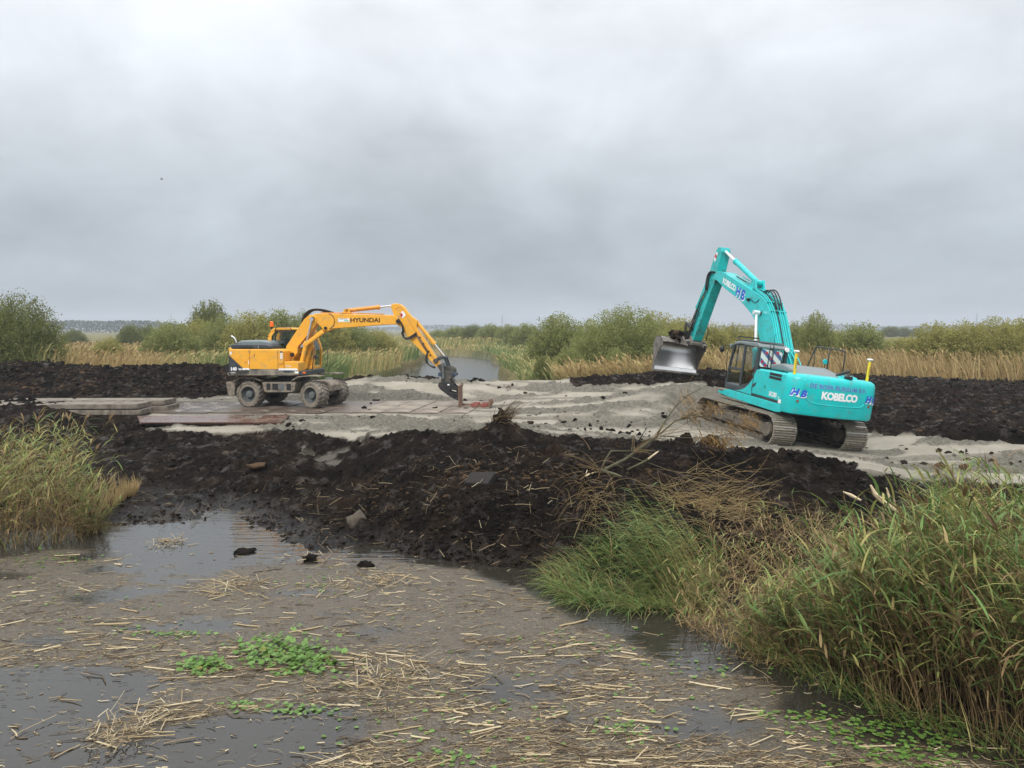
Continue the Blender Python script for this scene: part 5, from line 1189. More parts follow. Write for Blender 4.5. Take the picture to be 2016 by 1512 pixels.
# tangle of dry yellow stems
acc = Acc(); n = 520
pu = np.stack([r1.normal(1410, 55, n), r1.normal(1005, 40, n)], 1).clip([1300, 930], [1540, 1085])
bs = np.array([at_y(u, v, 14.6 + .012 * (1085 - v) + r1.normal(0, .12)) for u, v in pu]); g_ = gz(bs[:, 0], bs[:, 1]); bs[:, 2] = np.maximum(bs[:, 2], g_ + .02)
aa = r1.choice([0, math.pi], n) + r1.normal(0, .8, n)
P = strands(bs, aa, r1.uniform(1.0, 1.5, n), r1.uniform(.3, .95, n), r1.normal(.35, .4, n), 5)
acc.add(*tube_mesh(P, r1.uniform(.0025, .0055, n), r1.uniform(.2, .46, n), 3, np.linspace(1, .3, 6)))
n = 90; bs = np.array([at_y(u, v, 14.2) for u, v in np.stack([r1.normal(1165, 22, n), r1.normal(985, 30, n)], 1)]); g_ = gz(bs[:, 0], bs[:, 1]); bs[:, 2] = np.maximum(bs[:, 2], g_ + .02)
P = strands(bs, r1.uniform(0, 6.28, n), r1.uniform(.3, 1.6, n), r1.uniform(.4, 1.0, n), r1.uniform(.8, 2.4, n), 7)
acc.add(*tube_mesh(P, r1.uniform(.0025, .005, n), r1.uniform(.16, .42, n), 3, np.linspace(1, .3, 8)))
tag(link('dry_stems', acc.mesh('dry_stems'), None, REED), 'tangle of dry yellow stems beside the bent reeds', 'twigs', None, 'stuff')

# left bank
acc = Acc(); n = 520
pu = np.stack([r1.uniform(-230, 200, n), r1.uniform(985, 1072, n)], 1); pu[:, 1] = np.minimum(pu[:, 1], np.interp(pu[:, 0], [-200, 0, 120, 200], [1085, 1068, 1055, 1030]))
xy = np.array([at_z(u, v, -.42)[:2] for u, v in pu]); hh = np.interp(pu[:, 0], [-230, -20, 60, 110, 150, 200], [2.0, 2.0, 2.25, 2.0, 1.3, .8]) * r1.uniform(.6, 1.08, n)
bs_ = on_ground(xy, -.05); hh = under(bs_, [-250, 0, 40, 80, 110, 140, 165, 190, 210], [860, 850, 825, 812, 845, 900, 950, 985, 1000], np.full(n, 2.6), .55, 1.1, r1)
reeds(acc, bs_, hh, 111, green=(.5, .86), stemt=(.18, .42), wind=0.1, windk=.35, leaf_n=11, leaf_len=.42, leaf_w=.022, dead=.35, plume=.35, leaf_lo=.15)
b_ = on_ground(xy[r1.integers(0, n, 900)] + r1.normal(0, .2, (900, 2)), -.03); blades(acc, b_, .7, 112, 0, .4, .8, .013, (.15, .8), spread=3)
tag(link('reed_bed', acc.mesh('reed_bed'), None, REED), 'bushy green and tan reeds at the left edge of the water', 'reeds', None, 'stuff')
acc = Acc(); n = 1500
pu = np.stack([r1.uniform(150, 272, n), r1.uniform(962, 1045, n)], 1); pu[:, 1] = np.clip(pu[:, 1], 955, np.interp(pu[:, 0], [150, 200, 272], [1045, 1015, 970]))
xy = np.array([at_z(u, v, -.42)[:2] for u, v in pu])
blades(acc, on_ground(xy, -.02), .42, 113, .3, .22, .35, .012, (.26, .46), spread=2.4)
tag(link('reed_stubble', acc.mesh('reed_stubble'), None, REED), 'cut golden reed stubble beside the left reeds', 'stubble', None, 'stuff')

# ------------------------------------------------------------------ reeds of the fields beyond
FIELD = tinted('field reed', [(0, (.20, .135, .06)), (.25, (.38, .27, .12)), (.5, (.47, .36, .17)), (.68, (.38, .34, .14)), (.85, (.22, .25, .09)), (1, (.12, .175, .06))], .7, .25, .25)
def field(name, label, xy, seed, h0, greenf, lean=(.03, .22), az0=0.0, wscale=1.0, nb=4):
    r = np.random.default_rng(seed); acc = Acc(); d = np.hypot(xy[:, 0], xy[:, 1]); n = len(xy)
    base = on_ground(xy, -.02)
    for q in range(nb):
        b_ = base + np.c_[r.normal(0, .10, n) * d / 50, r.normal(0, .10, n) * d / 50, np.zeros(n)]
        hgt = h0(xy) * r.uniform(.6, 1.08, n); az = az0 + r.normal(0, .9, n)
        P = strands(b_, az, r.uniform(*lean, n), hgt, r.uniform(.05, .45, n), 3)
        t_ = np.clip(r.normal(.42, .14, n) + greenf(xy), 0, 1)
        acc.add(*ribbon_mesh(P, wscale * r.uniform(.02, .05, n) * np.maximum(1, d / 48), r.normal(0, .7, n), t_, [.9, 1, .8, .25]))
        if q % 2 == 0:
            pl_ = strands(P[:, 3] - [0, 0, .1], az, r.uniform(.2, .9, n), r.uniform(.25, .4, n), r.uniform(.3, .9, n), 2)
            acc.add(*ribbon_mesh(pl_, wscale * r.uniform(.05, .10, n) * np.maximum(1, d / 55), r.normal(0, .7, n), np.clip(t_ - r.uniform(.0, .28, n), 0, 1), [.5, 1, .15]))
        else:
            lf = strands(P[:, 1 + (q % 3 > 1)], az + r.choice([-1.3, 1.3], n), r.uniform(.4, 1.0, n), r.uniform(.3, .5, n), r.uniform(.4, 1.0, n), 2)
            acc.add(*ribbon_mesh(lf, wscale * r.uniform(.02, .04, n) * np.maximum(1, d / 50), r.normal(0, .9, n), np.clip(t_ + r.uniform(-.05, .25, n), 0, 1), [.6, 1, .1]))
    return tag(link(name, acc.mesh(name), None, FIELD), label, 'reeds', None, 'stuff')
def scatter(n, d0, d1, a0, a1, seed, pw=1.0):
    r = np.random.default_rng(seed); d = np.exp(r.uniform(0, 1, n) ** pw * math.log(d1 / d0)) * d0; a = np.radians(r.uniform(a0, a1, n))
    return np.stack([d * np.tan(a), d], 1)
def not_canal(xy, m_=.3):
    l, r_ = canal(xy[:, 1]); return (xy[:, 0] < l - m_) | (xy[:, 0] > r_ + m_)
gp = lambda xy, s=.09, sd=301: fbm(xy[:, 0] * s, xy[:, 1] * s, 3, sd)
# left fields
xy = scatter(5900, 43.5, 150, -38, -6, 120, 1.35); l, _ = canal(xy[:, 1]); xy = xy[(xy[:, 0] < l - .2 - 1.0 * (xy[:, 1] < 58))]
xy = xy[(xy[:, 1] > 44.5) | (xy[:, 0] > -12)]
field('reed_field', 'golden reed field left of the canal', xy, 121, lambda p: np.where(p[:, 1] < 52, 1.75, 1.55) * (1 - .35 * smooth(90, 150, p[:, 1])), lambda p: .42 * smooth(.47, .62, gp(p)) + .34 * np.exp(-((p[:, 0] + 11) / 5) ** 2) - .10 * smooth(.55, .35, gp(p)))
# right fields
xy = scatter(7000, 43.0, 150, -7.5, 38, 130, 1.35); _, rr_ = canal(xy[:, 1]); xy = xy[xy[:, 0] > rr_ + .2 + 1.3 * (xy[:, 1] < 58)]
xy = xy[(xy[:, 1] > 46.3) | (xy[:, 0] < 9.5)]
field('reed_field', 'orange brown reed field behind the teal excavator', xy, 131, lambda p: np.where(p[:, 1] < 54, 1.6, 1.5) * (1 - .35 * smooth(90, 150, p[:, 1])) * (.75 + .35 * smooth(5, 14, p[:, 0])), lambda p: .40 * smooth(.50, .64, gp(p)) * (1 - .6 * smooth(6, 14, p[:, 0])) + .55 * np.exp(-((p[:, 0] + 1.5) / 6.0) ** 2) - .16 * smooth(8, 16, p[:, 0]) * (1 - smooth(52, 60, p[:, 1])), az0=2.6, lean=(.05, .42))
xy = scatter(600, 131.5, 190, -9, 0, 150)
field('reed_field', 'green reeds at the far end of the canal', xy, 151, lambda p: np.full(len(p), 1.7), lambda p: np.full(len(p), .36))
# flattened straw-coloured reeds next to the sand
r = np.random.default_rng(140); n = 900; xy = np.stack([r.uniform(3.0, 11.0, n), r.uniform(41.2, 44.5, n)], 1)
field('flattened_reeds', 'flattened straw coloured reeds along the back of the sand', xy, 141, lambda p: np.full(len(p), 1.25), lambda p: np.full(len(p), .02), lean=(.3, .95), az0=2.9, nb=4)

# ------------------------------------------------------------------ willow bushes
BARK = paint('willow bark', (.10, .085, .06), .9, var=.3, scale=9)
BUSHM = [tinted('willow leaf %d' % i, st, .6, .5, .15) for i, st in enumerate((
    [(0, (.20, .20, .06)), (.5, (.36, .345, .11)), (1, (.48, .44, .17))],
    [(0, (.15, .175, .06)), (.5, (.275, .30, .105)), (1, (.40, .40, .16))],
    [(0, (.10, .125, .042)), (.5, (.19, .21, .07)), (1, (.30, .31, .115))]))]
def bush_mesh(seed, shoots, per, round_=.5, leaf=.030):
    r = np.random.default_rng(seed)
    a = r.uniform(0, 6.28, shoots); e = np.arccos(r.uniform(.0, 1, shoots) ** .75)       # angle from the vertical
    e = np.minimum(e, 1.45)
    R0 = np.array([np.sin(e) * np.cos(a) * .62, np.sin(e) * np.sin(a) * .62, np.cos(e) * .92 + .06]).T
    lump = .90 + .18 * fbm(np.cos(a) * 2.2 + 10, np.sin(a) * 2.2 + e * 2.5 + seed, 2, seed) 
    tip = R0 * lump[:, None] * (1 - .38 * r.uniform(0, 1, shoots) ** 2.2 + .03 * r.random(shoots))[:, None]
    base = np.c_[r.normal(0, .09, (shoots, 2)), np.zeros(shoots)]
    t = r.uniform(.28, 1.02, (shoots, per)) ** .8
    mid = tip * .5 + base * .5 + np.c_[tip[:, :2] * .12, np.full(shoots, .06)]
    tt = t[..., None]
    P = base[:, None] * (1 - tt) ** 2 + 2 * mid[:, None] * tt * (1 - tt) + tip[:, None] * tt ** 2
    P[..., 2] += .05 * np.maximum(0, tt[..., 0] - .8)
    P = P.reshape(-1, 3) + r.normal(0, .020, (shoots * per, 3)); n = len(P)
    P[:, 2] = np.abs(P[:, 2])
    # leaf quads: lozenges
    az = r.uniform(0, 6.28, n); tl = r.normal(.5, .5, n)
    d = np.stack([np.cos(az) * np.cos(tl), np.sin(az) * np.cos(tl), np.sin(tl)], 1)
    s = np.cross(d, r.normal(0, 1, (n, 3))); s /= np.linalg.norm(s, axis=1, keepdims=True) + 1e-9
    ll = (leaf * r.uniform(.6, 1.4, n))[:, None]
    V = np.stack([P, P + d * ll * .5 + s * ll * .30, P + d * ll, P + d * ll * .5 - s * ll * .30], 1).reshape(-1, 3)
    Fq = np.arange(4 * n).reshape(-1, 4)
    tint = np.clip(np.repeat(r.normal(.45, .16, shoots), per) + r.normal(0, .14, n), 0, 1)
    k = r.choice(shoots, min(shoots, 60), replace=False); ts = np.linspace(0, .93, 6)[None, :, None]
    St = base[k][:, None] * (1 - ts) ** 2 + 2 * mid[k][:, None] * ts * (1 - ts) + tip[k][:, None] * ts ** 2
    sv, sf, st = tube_mesh(St, np.full(len(k), .006), np.zeros(len(k)), 3, np.linspace(1, .25, 6))
    return (V, Fq, np.repeat(tint, 4)), (sv, sf)
def lift(mesh_name, geo, mat): 
    me = np_mesh(mesh_name, *geo); me.materials.append(mat); return me
BV = [bush_mesh(s, sh_, pr, leaf=lf) for s, sh_, pr, lf in ((1, 900, 44, .030), (2, 820, 44, .032), (3, 1000, 46, .026), (4, 760, 44, .034), (5, 1400, 58, .0195))]
ORD = ['first', 'second', 'third', 'fourth', 'fifth', 'sixth', 'seventh', 'eighth', 'ninth']
bush_cache = {}
def bush(u, vtop, d, wpx, var, mi, label, group=None, name='willow_bush', zs=None):
    key = var
    if key not in bush_cache:
        lf, stg = BV[var]; me_ = lift('crown', lf, BUSHM[0]); ms_ = np_mesh('trunk', *stg); ms_.materials.append(BARK); bush_cache[key] = (me_, ms_)
    me_, ms_ = bush_cache[key]
    x = (u - 1008) / F_PX * d * 1.0; g = float(gz(x, d)[0]) - .05
    top = at_y(u, vtop, d)[2]; h = max(.6, top - g); wr = wpx / F_PX * d / 2 / .50
    o_ = empty(name, (x, d, g), (0, 0, random.uniform(0, 6.28)))
    for nm, m_ in (('trunk', ms_), ('crown', me_)):
        c_ = link(nm, m_, o_); c_.scale = (wr, wr, h / .93)
        if nm == 'crown': c_.material_slots[0].link = 'OBJECT'; c_.material_slots[0].material = BUSHM[mi]
    return tag(o_, label, 'bush', group)
G1 = 'willow thicket behind the yellow excavator'; G2 = 'willow thicket behind the bucket'; G3 = 'far bushes right of the canal'; G4 = 'willow thicket at the right edge'
bush(30, 590, 46.5, 175, 4, 2, 'big round dark green willow bush at the left edge')
bush(-95, 600, 50, 170, 2, 2, 'dark willow bush cut by the left edge of the picture')
bush(414, 601, 78, 92, 1, 2, 'tall dark bush rising above the thicket left of the yellow excavator')
bush(340, 640, 60, 105, 0, 1, 'low rounded green bush at the left end of the thicket')
for i, (u, v, d, w_, va) in enumerate(((392, 634, 68, 95, 3), (445, 627, 66, 110, 2), (497, 622, 64, 110, 0), (548, 618, 66, 105, 1), (600, 622, 68, 105, 4), (648, 630, 70, 100, 3), (697, 640, 72, 90, 2), (742, 652, 74, 80, 0))):
    bush(u, v, d, w_, va, 0 if va in (0, 3) else 1, 'olive green willow in the thicket behind the yellow excavator, %s from the left' % ORD[i], G1)
bush(258, 642, 118, 50, 1, 2, 'small dark bush standing in the far reed field, left one of the pair')
bush(291, 643, 122, 44, 3, 2, 'small dark bush standing in the far reed field, right one of the pair')
bush(148, 650, 150, 44, 2, 2, 'tiny dark bush below the far wood')
bush(322, 644, 110, 50, 4, 1, 'small bush between the pair of dark bushes and the thicket')
bush(215, 668, 62, 60, 3, 0, 'low scrubby bush in the golden reeds on the left')
for i, (u, v, d, w_, va) in enumerate(((866, 650, 172, 52, 2), (897, 645, 166, 58, 1), (932, 641, 160, 60, 4), (967, 640, 152, 60, 3), (1003, 641, 140, 60, 2), (1036, 640, 120, 60, 1))):
    bush(u, v, d, w_, va, 1 if va != 4 else 2, 'dark green bush in the far row right of the canal, %s from the left' % ORD[i], G3)
bush(1100, 626, 62, 118, 0, 1, 'rounded green willow bush right of the canal')
bush(1226, 613, 53, 190, 4, 1, 'largest olive willow bush, left of the raised bucket')
bush(1168, 640, 57, 90, 3, 1, 'lower willow bush squeezed between the two large ones')
bush(1290, 622, 58, 120, 2, 0, 'broad willow bush directly behind the raised bucket')
for i, (u, v, d, w_, va) in enumerate(((1345, 633, 62, 95, 1), (1395, 640, 64, 90, 3), (1440, 644, 66, 90, 0), (1490, 645, 68, 90, 2))):
    bush(u, v, d, w_, va, 0, 'olive willow in the thicket between bucket and boom, %s from the left' % ORD[i], G2)
bush(1068, 705, 44.5, 44, 4, 2, 'small dark green shrub at the back edge of the sand')
bush(1118, 690, 47, 70, 1, 1, 'low leafy shrub below the rounded willow')
bush(1215, 690, 46.5, 60, 2, 1, 'small shrub at the foot of the largest willow')
bush(1570, 640, 62, 70, 1, 1, 'green bush just right of the teal boom')
bush(1606, 624, 60, 74, 0, 1, 'tall loose willow bush above the guard rail')
bush(1690, 642, 63, 110, 3, 1, 'wide green bush above the right antenna mast')
bush(1640, 655, 72, 70, 2, 0, 'low olive bush between the two green bushes above the counterweight')
bush(1770, 668, 70, 80, 1, 0, 'low yellowish bush in front of the far trees')
for i, (u, v, d, w_, va) in enumerate(((1838, 642, 58, 100, 0), (1895, 640, 56, 110, 3), (1955, 632, 54, 120, 2), (2020, 634, 54, 120, 1), (2090, 630, 55, 120, 4))):
    bush(u, v, d, w_, va, 0, 'yellowish willow in the thicket at the right edge, %s from the left' % ORD[i], G4)
for u, v, w_, lb_ in ((1752, 643, 40, 'left'), (1778, 645, 30, 'middle'), (1803, 646, 30, 'right')):
    bush(u, v, 330, w_, 2, 2, 'dark far tree on the horizon, %s one of three' % lb_, None, 'far_tree')

# ------------------------------------------------------------------ distance: woods and pylons
FARM = tinted('far foliage', [(0, (.025, .04, .022)), (.5, (.05, .07, .04)), (1, (.08, .10, .06))], .8)
def far_wood(name, label, u0, u1, d, hfun, n, size, seed):
    r = np.random.default_rng(seed); u = r.uniform(u0, u1, n); x = (u - 1008) / F_PX * d; y = d + r.uniform(0, .05 * d, n)
    h = hfun(u) * r.uniform(0, 1, n) ** .6; P = np.stack([x, y, .3 + h], 1)
    dd = r.normal(0, 1, (n, 3)); dd /= np.linalg.norm(dd, axis=1, keepdims=True); s = np.cross(dd, r.normal(0, 1, (n, 3))); s /= np.linalg.norm(s, axis=1, keepdims=True)
    ll = size * r.uniform(.6, 1.4, n)[:, None]
    V = np.stack([P - dd * ll * .5, P + s * ll * .4, P + dd * ll * .5, P - s * ll * .4], 1).reshape(-1, 3)
    return tag(link(name, np_mesh(name, V, np.arange(4 * n).reshape(-1, 4), np.repeat(r.uniform(0, 1, n), 4)), None, FARM), label, 'wood', None, 'stuff')
far_wood('distant_wood', 'blue grey wood on the left horizon', -250, 350, 680, lambda u: (10.5 + 2.5 * (fbm(u * .06, u * 0, 3, 5) - .5)) * (1 - .35 * smooth(270, 350, u)), 9000, 1.7, 9)
far_wood('distant_wood', 'low far tree line along the right and middle horizon', 300, 2300, 1500, lambda u: 8.0 + 7 * (fbm(u * .012, u * 0, 3, 15) - .45) + 3 * np.exp(-((u - 870) / 60) ** 2) + 3 * np.exp(-((u - 1600) / 140) ** 2), 16000, 3.2, 10)
PYL = paint('galvanised pylon steel', (.25, .27, .28), .6, var=.1)
py = MB(); H_ = 40.0
def pw(z): return 3.2 - 2.3 * min(1, z / 30)
lv = [0, 6, 12, 18, 23, 27, 30, 33, 36]
for i in range(len(lv) - 1):
    a, c = pw(lv[i]), pw(lv[i + 1])
    for s1, s2 in ((1, 1), (1, -1), (-1, -1), (-1, 1)):
        py.tube([(s1 * a, s2 * a, lv[i]), (s1 * c, s2 * c, lv[i + 1])], .22, 4)
    for k in range(4):
        q = [(1, 1), (1, -1), (-1, -1), (-1, 1)]; s, t_ = q[k], q[(k + 1) % 4]
        py.tube([(s[0] * a, s[1] * a, lv[i]), (t_[0] * c, t_[1] * c, lv[i + 1])], .14, 4); py.tube([(t_[0] * a, t_[1] * a, lv[i]), (s[0] * c, s[1] * c, lv[i + 1])], .14, 4)
py.tube([(0, 0, 36), (0, 0, H_)], .3, 4)
PY_ME = py.mesh('mast'); PY_ME.materials.append(PYL)
arm = MB()
for s in (1, -1):
    arm.tube([(0, .8 * s, 0), (6.0, 0, .4)], .15, 4).tube([(0, .8 * s, 0), (-6.0, 0, .4)], .15, 4)
arm.tube([(0, 0, 1.6), (6, 0, .4)], .15, 4).tube([(0, 0, 1.6), (-6, 0, .4)], .15, 4)
AR_ME = arm.mesh('cross_arm'); AR_ME.materials.append(PYL)
for u, vt, where in ((339, 613, 'above the far wood on the left'), (989, 618, 'above the canal reeds in the middle'), (1293, 616, 'above the willows left of the bucket'), (1608, 614, 'above the bush right of the teal boom'), (1920, 615, 'at the far right above the willow thicket')):
    d = 1350.0; top = at_y(u, vt, d)[2]; p_ = empty('power_pylon', ((u - 1008) / F_PX * d, d, .3), (0, 0, R_(20)))
    s_ = (top - .3) / H_; ob = link('mast', PY_ME, p_); ob.scale = (s_ * .8, s_ * .8, s_)
    for z in (24, 29, 34): q = link('cross_arm', AR_ME, p_); q.location = (0, 0, z * s_); q.scale = (s_ * .8,) * 3
    tag(p_, 'far steel lattice pylon ' + where, 'pylon', 'power pylons on the horizon')
# ------------------------------------------------------------------ road plates, timber mats
PLATE = paint('muddy road plate', (.105, .078, .06), .42, metal=.0, var=.3, scale=1.2, dirt=(.22, .185, .145), dirt_amt=.45, dscale=1.3)
PLATES = paint('sanded road plate', (.16, .125, .095), .6, var=.25, scale=1.2, dirt=(.33, .285, .225), dirt_amt=.7, dscale=1.1)
PLATEW = paint('wet road plate', (.12, .09, .07), .2, var=.25, scale=1.2, dirt=(.26, .22, .17), dirt_amt=.35, dscale=1.2)
PLATER = paint('wet red brown plate', (.11, .058, .043), .2, var=.25, scale=.9, dirt=(.12, .075, .055), dirt_amt=.4, dscale=1.5)
NP = 13; x0 = -14.45; pitch = 1.05
for i in range(NP):
    m_ = PLATEW if i < 4 else (PLATE if i < 9 else PLATES)
    L2, W2 = 2.35, .505
    mb = MB().box(-W2, W2, -L2, L2, -.015, .015)
    for sx in (-.30, .30):
        for sy in (-1, 1): mb.box(sx - .06, sx + .06, sy * 2.1 - .02, sy * 2.1 + .02, .015, .019)
    o_ = mb.build('road_plate', m_, None, bevel=.006); o_.location = (x0 + i * pitch, 31.2 + random.uniform(-.12, .12), .577 + random.uniform(0, .012)); o_.rotation_euler = (random.uniform(-.004, .004), random.uniform(-.004, .004), R_(-6.5 + random.uniform(-1, 1)))
    lab = 'wet brown steel road plate laid left of the yellow excavator' if i < 4 else ('brown steel road plate in the row below the yellow excavator' if i < 9 else 'sandy steel road plate in the row below the fork')
    tag(o_, lab + ', %s from the left' % ['first', 'second', 'third', 'fourth', 'fifth', 'sixth', 'seventh', 'eighth', 'ninth', 'tenth', 'eleventh', 'twelfth', 'last'][i], 'road plate', 'road plates laid in a row')
for k, (dz, dx, rz, lab) in enumerate(((0, 0, 0, 'lower of two stacked red brown steel plates in front of the mats'), (.045, .05, .8, 'upper wet red brown steel plate lying loose on another'))):
    cxy = [(-12.2, 26.2), (-7.55, 26.0), (-7.78, 27.95), (-13.1, 27.95)]
    pl_ = [(x + 10.1, y - 27.0) for x, y in cxy]
    o_ = MB().plan(pl_, -.018, .018).build('steel_plate', PLATER, None, bevel=.005); o_.location = (-10.1 + dx, 27.0 - dx, .53 + dz); o_.rotation_euler = (R_(1.2), R_(-.4), R_(rz))
    tag(o_, lab, 'steel plate')
WOOD = paint('weathered mat timber', (.20, .17, .135), .85, var=.35, scale=2.0, dirt=(.07, .055, .045), dirt_amt=.55, dscale=3.5, bmp=.4, bscale=10)
WOODS = paint('sandy mat timber', (.20, .175, .14), .9, var=.25, scale=2.0, dirt=(.07, .055, .045), dirt_amt=.5, dscale=2.5, bmp=.4, bscale=10)
BLUEP = paint('blue end paint', (.28, .36, .48), .7, var=.3, dirt=(.3, .28, .25), dirt_amt=.6, dscale=6)
stacks = [('topmost', .86, 0.0), ('middle', .655, .12), ('lowest', .45, -.05)]
def mat_stack(xr, y0, ang, where, zoff=0):
    for nm, z, jx in stacks:
        t_ = empty('timber_mat', (xr + jx, y0, z + zoff), (0, 0, ang))
        for j in range(5):
            L_ = 6.0 + random.uniform(-.05, .05)
            p_ = MB().box(-L_, 0, j * .245 + .01, j * .245 + .235, -.09 + random.uniform(-.008, .008), .09 + random.uniform(-.008, .008)).build('beam', WOODS if nm == 'topmost' else WOOD, t_, bevel=.02)
            MB().box(.0, .012, j * .245 + .02, j * .245 + .225, -.08, .08).build('end_paint', BLUEP if nm == 'lowest' else WOODS, p_)
        for xx in (-.8, -5.2): MB().cyl((xx, .0, 0), (xx, 1.24, 0), .022, 8).build('tie_bolt', RUST, t_)
        tag(t_, '%s sandy timber mat of the %s' % (nm, where), 'timber mat', 'timber mats stacked on the left')
mat_stack(-13.3, 28.35, R_(2), 'stack behind the loose red plates')
mat_stack(-19.55, 28.5, R_(2.5), 'stack cut by the left picture edge')
mat_stack(-13.0, 29.85, R_(1.5), 'back stack next to the road plates', .0)

# ------------------------------------------------------------------ peat clods
def spread(n, u0, u1, v0, v1, seed, zref=0.0):
    r = np.random.default_rng(seed); u = r.uniform(u0, u1, n); v = r.uniform(v0, v1, n)
    xy = np.array([at_z(a, b_, zref)[:2] for a, b_ in zip(u, v)]); return xy
def peat_only(xy):
    z, s, p, c, w_, f = fields(xy[:, 0], xy[:, 1]); k = (s < .5) & (p < .5) & (z > WATER - .05); return xy[k], z[k]
rr = np.random.default_rng(55)
cl_V = []; cl_F = []; cl_T = []; nvt = 0
def add_clods(xy, zz, smin, smax, geo, seed, sink=.25, pw_=2.5):
    global nvt
    r = np.random.default_rng(seed); n = len(xy); s = smin + (smax - smin) * r.uniform(0, 1, n) ** pw_
    V, Fc, T = clods(n, np.c_[xy, zz + s * (.5 - sink)], s, geo, seed + 1, .75, np.clip(fbm(xy[:, 0] * .8, xy[:, 1] * .8, 3, 77) * 1.5 - .28 + r.normal(0, .16, n), 0, 1))
    cl_V.append(V); cl_F.append(Fc + nvt); cl_T.append(T); nvt += len(V)
for args in ((10500, 230, 1780, 850, 1120, 60), ):
    xy, zz = peat_only(spread(*args)); add_clods(xy, zz, .010, .055, ICO1, 61, .3, 2.6)
xy, zz = peat_only(spread(5000, 700, 1180, 960, 1115, 62)); add_clods(xy, zz, .010, .055, ICO1, 63, .35, 2.5)
xy, zz = peat_only(np.stack([rr.uniform(-30, -12.5, 3600), rr.uniform(36.5, 42, 3600)], 1)); add_clods(xy, zz, .03, .12, ICO1, 64, .4, 3)
xy, zz = peat_only(np.stack([rr.uniform(7, 32, 4600), rr.uniform(27.2, 46.5, 4600)], 1)); add_clods(xy, zz, .02, .11, ICO1, 65, .4, 3)
def chunks(n, xy, zz, smin, smax, seed):
    global nvt
    r = np.random.default_rng(seed); v, fc = ICO2; k = len(v); s = smin + (smax - smin) * r.random(n) ** 2
    ax = r.normal(size=(n, 7, 3)); ax /= np.linalg.norm(ax, axis=2, keepdims=True); cutd = r.uniform(.45, .85, (n, 7))
    P = np.repeat(v[None], n, 0)
    for j in range(7):                               # hewn faces
        dd = (P * ax[:, j][:, None]).sum(2) - cutd[:, j][:, None]; P = P - np.maximum(dd, 0)[..., None] * ax[:, j][:, None]
    P = P * (1 + .07 * r.normal(size=(n, k, 1))) * r.uniform(.7, 1.5, (n, 1, 3)) * np.array([1, 1, .6]) * s[:, None, None]
    V = (P + np.c_[xy, zz + s * .02][:, None]).reshape(-1, 3)
    cl_V.append(V); cl_F.append((fc[None] + (np.arange(n) * k)[:, None, None]).reshape(-1, 3) + nvt); cl_T.append(np.repeat(np.clip(r.normal(.4, .25, n), 0, 1), k)); nvt += len(V)
for (args, a_, b2) in (((300, 260, 1760, 862, 1100, 160), .03, .12),):
    xy, zz = peat_only(spread(*args)); chunks(len(xy), xy, zz, a_, b2, 161)
xy, zz = peat_only(np.stack([rr.uniform(-30, -12.5, 160), rr.uniform(36.5, 42, 160)], 1)); chunks(len(xy), xy, zz, .06, .18, 162)
xy, zz = peat_only(np.stack([rr.uniform(7, 32, 240), rr.uniform(27.2, 46.5, 240)], 1)); chunks(len(xy), xy, zz, .06, .18, 163)
# crumbs of peat dropped on the sand
n = 900; xy = np.r_[spread(500, 560, 1330, 820, 862, 66, .4), spread(250, 560, 1250, 770, 815, 67, .6), spread(150, 1700, 2016, 870, 930, 68, -.2)]
zz = gz(xy[:, 0], xy[:, 1]); k = fbm(xy[:, 0] * .7, xy[:, 1] * .7, 3, 70) > .5; add_clods(xy[k], zz[k], .015, .13, ICO1, 69, .3, 4)
tag(link('peat_clods', np_mesh('peat_clods', np.concatenate(cl_V), np.concatenate(cl_F), np.concatenate(cl_T), False), None, CLOD), 'loose black peat clods over the dug ground', 'clods', None, 'stuff')
def one_clod(u, v, size, seed, label, tint, zsc=.7, z=0.0, name='peat_clod', mat=None):
    p = hit(u, v); g_ = float(gz(p[0], p[1])[0])
    V, Fc, T = clods(1, np.array([[0, 0, 0.]]), np.array([size]), ICO2, seed, zsc, np.array([tint]))
    r9 = np.random.default_rng(seed); V = ICO2[0].copy()
    for _ in range(9):
        a9 = r9.normal(size=3); a9 /= np.linalg.norm(a9); V = V - np.maximum(V @ a9 - r9.uniform(.4, .8), 0)[:, None] * a9
    V = V * (1 + .07 * r9.normal(size=(len(V), 1))) * r9.uniform(.75, 1.3, 3) * np.array([1, 1, zsc]) * size
    o_ = link(name, np_mesh(name, V, Fc, T, False), None, mat or CLOD); o_.location = (p[0], p[1], g_ + size * zsc * .45 + z); return tag(o_, label, 'clod')
one_clod(507, 925, .24, 201, 'reddish brown rounded clod of peat left of the mound', 1.0, .75)
one_clod(700, 1035, .24, 203, 'pale sandy lump with roots at the water edge', 1.0, .8, mat=paint('sandy lump', (.095, .078, .056), .9, var=.4, scale=6, dirt=(.04, .03, .02), dirt_amt=.7, bmp=.5, bscale=20))
for (u, v, s, sd, lab) in ((610, 1103, .16, 205, 'wet black clod standing in the shallow water'), (480, 1088, .14, 206, 'small wet black clod in the water below the mud spit'), (720, 1115, .12, 207, 'black clod just off the foot of the mound')):
    p = at_z(u, v, WATER); V, Fc, T = clods(1, np.array([[0, 0, 0.]]), np.array([s]), ICO2, sd, .42, np.array([.2])); o_ = link('peat_clod', np_mesh('peat_clod', V, Fc, T), None, CLOD); o_.location = (p[0], p[1], WATER + .02); tag(o_, lab, 'clod')
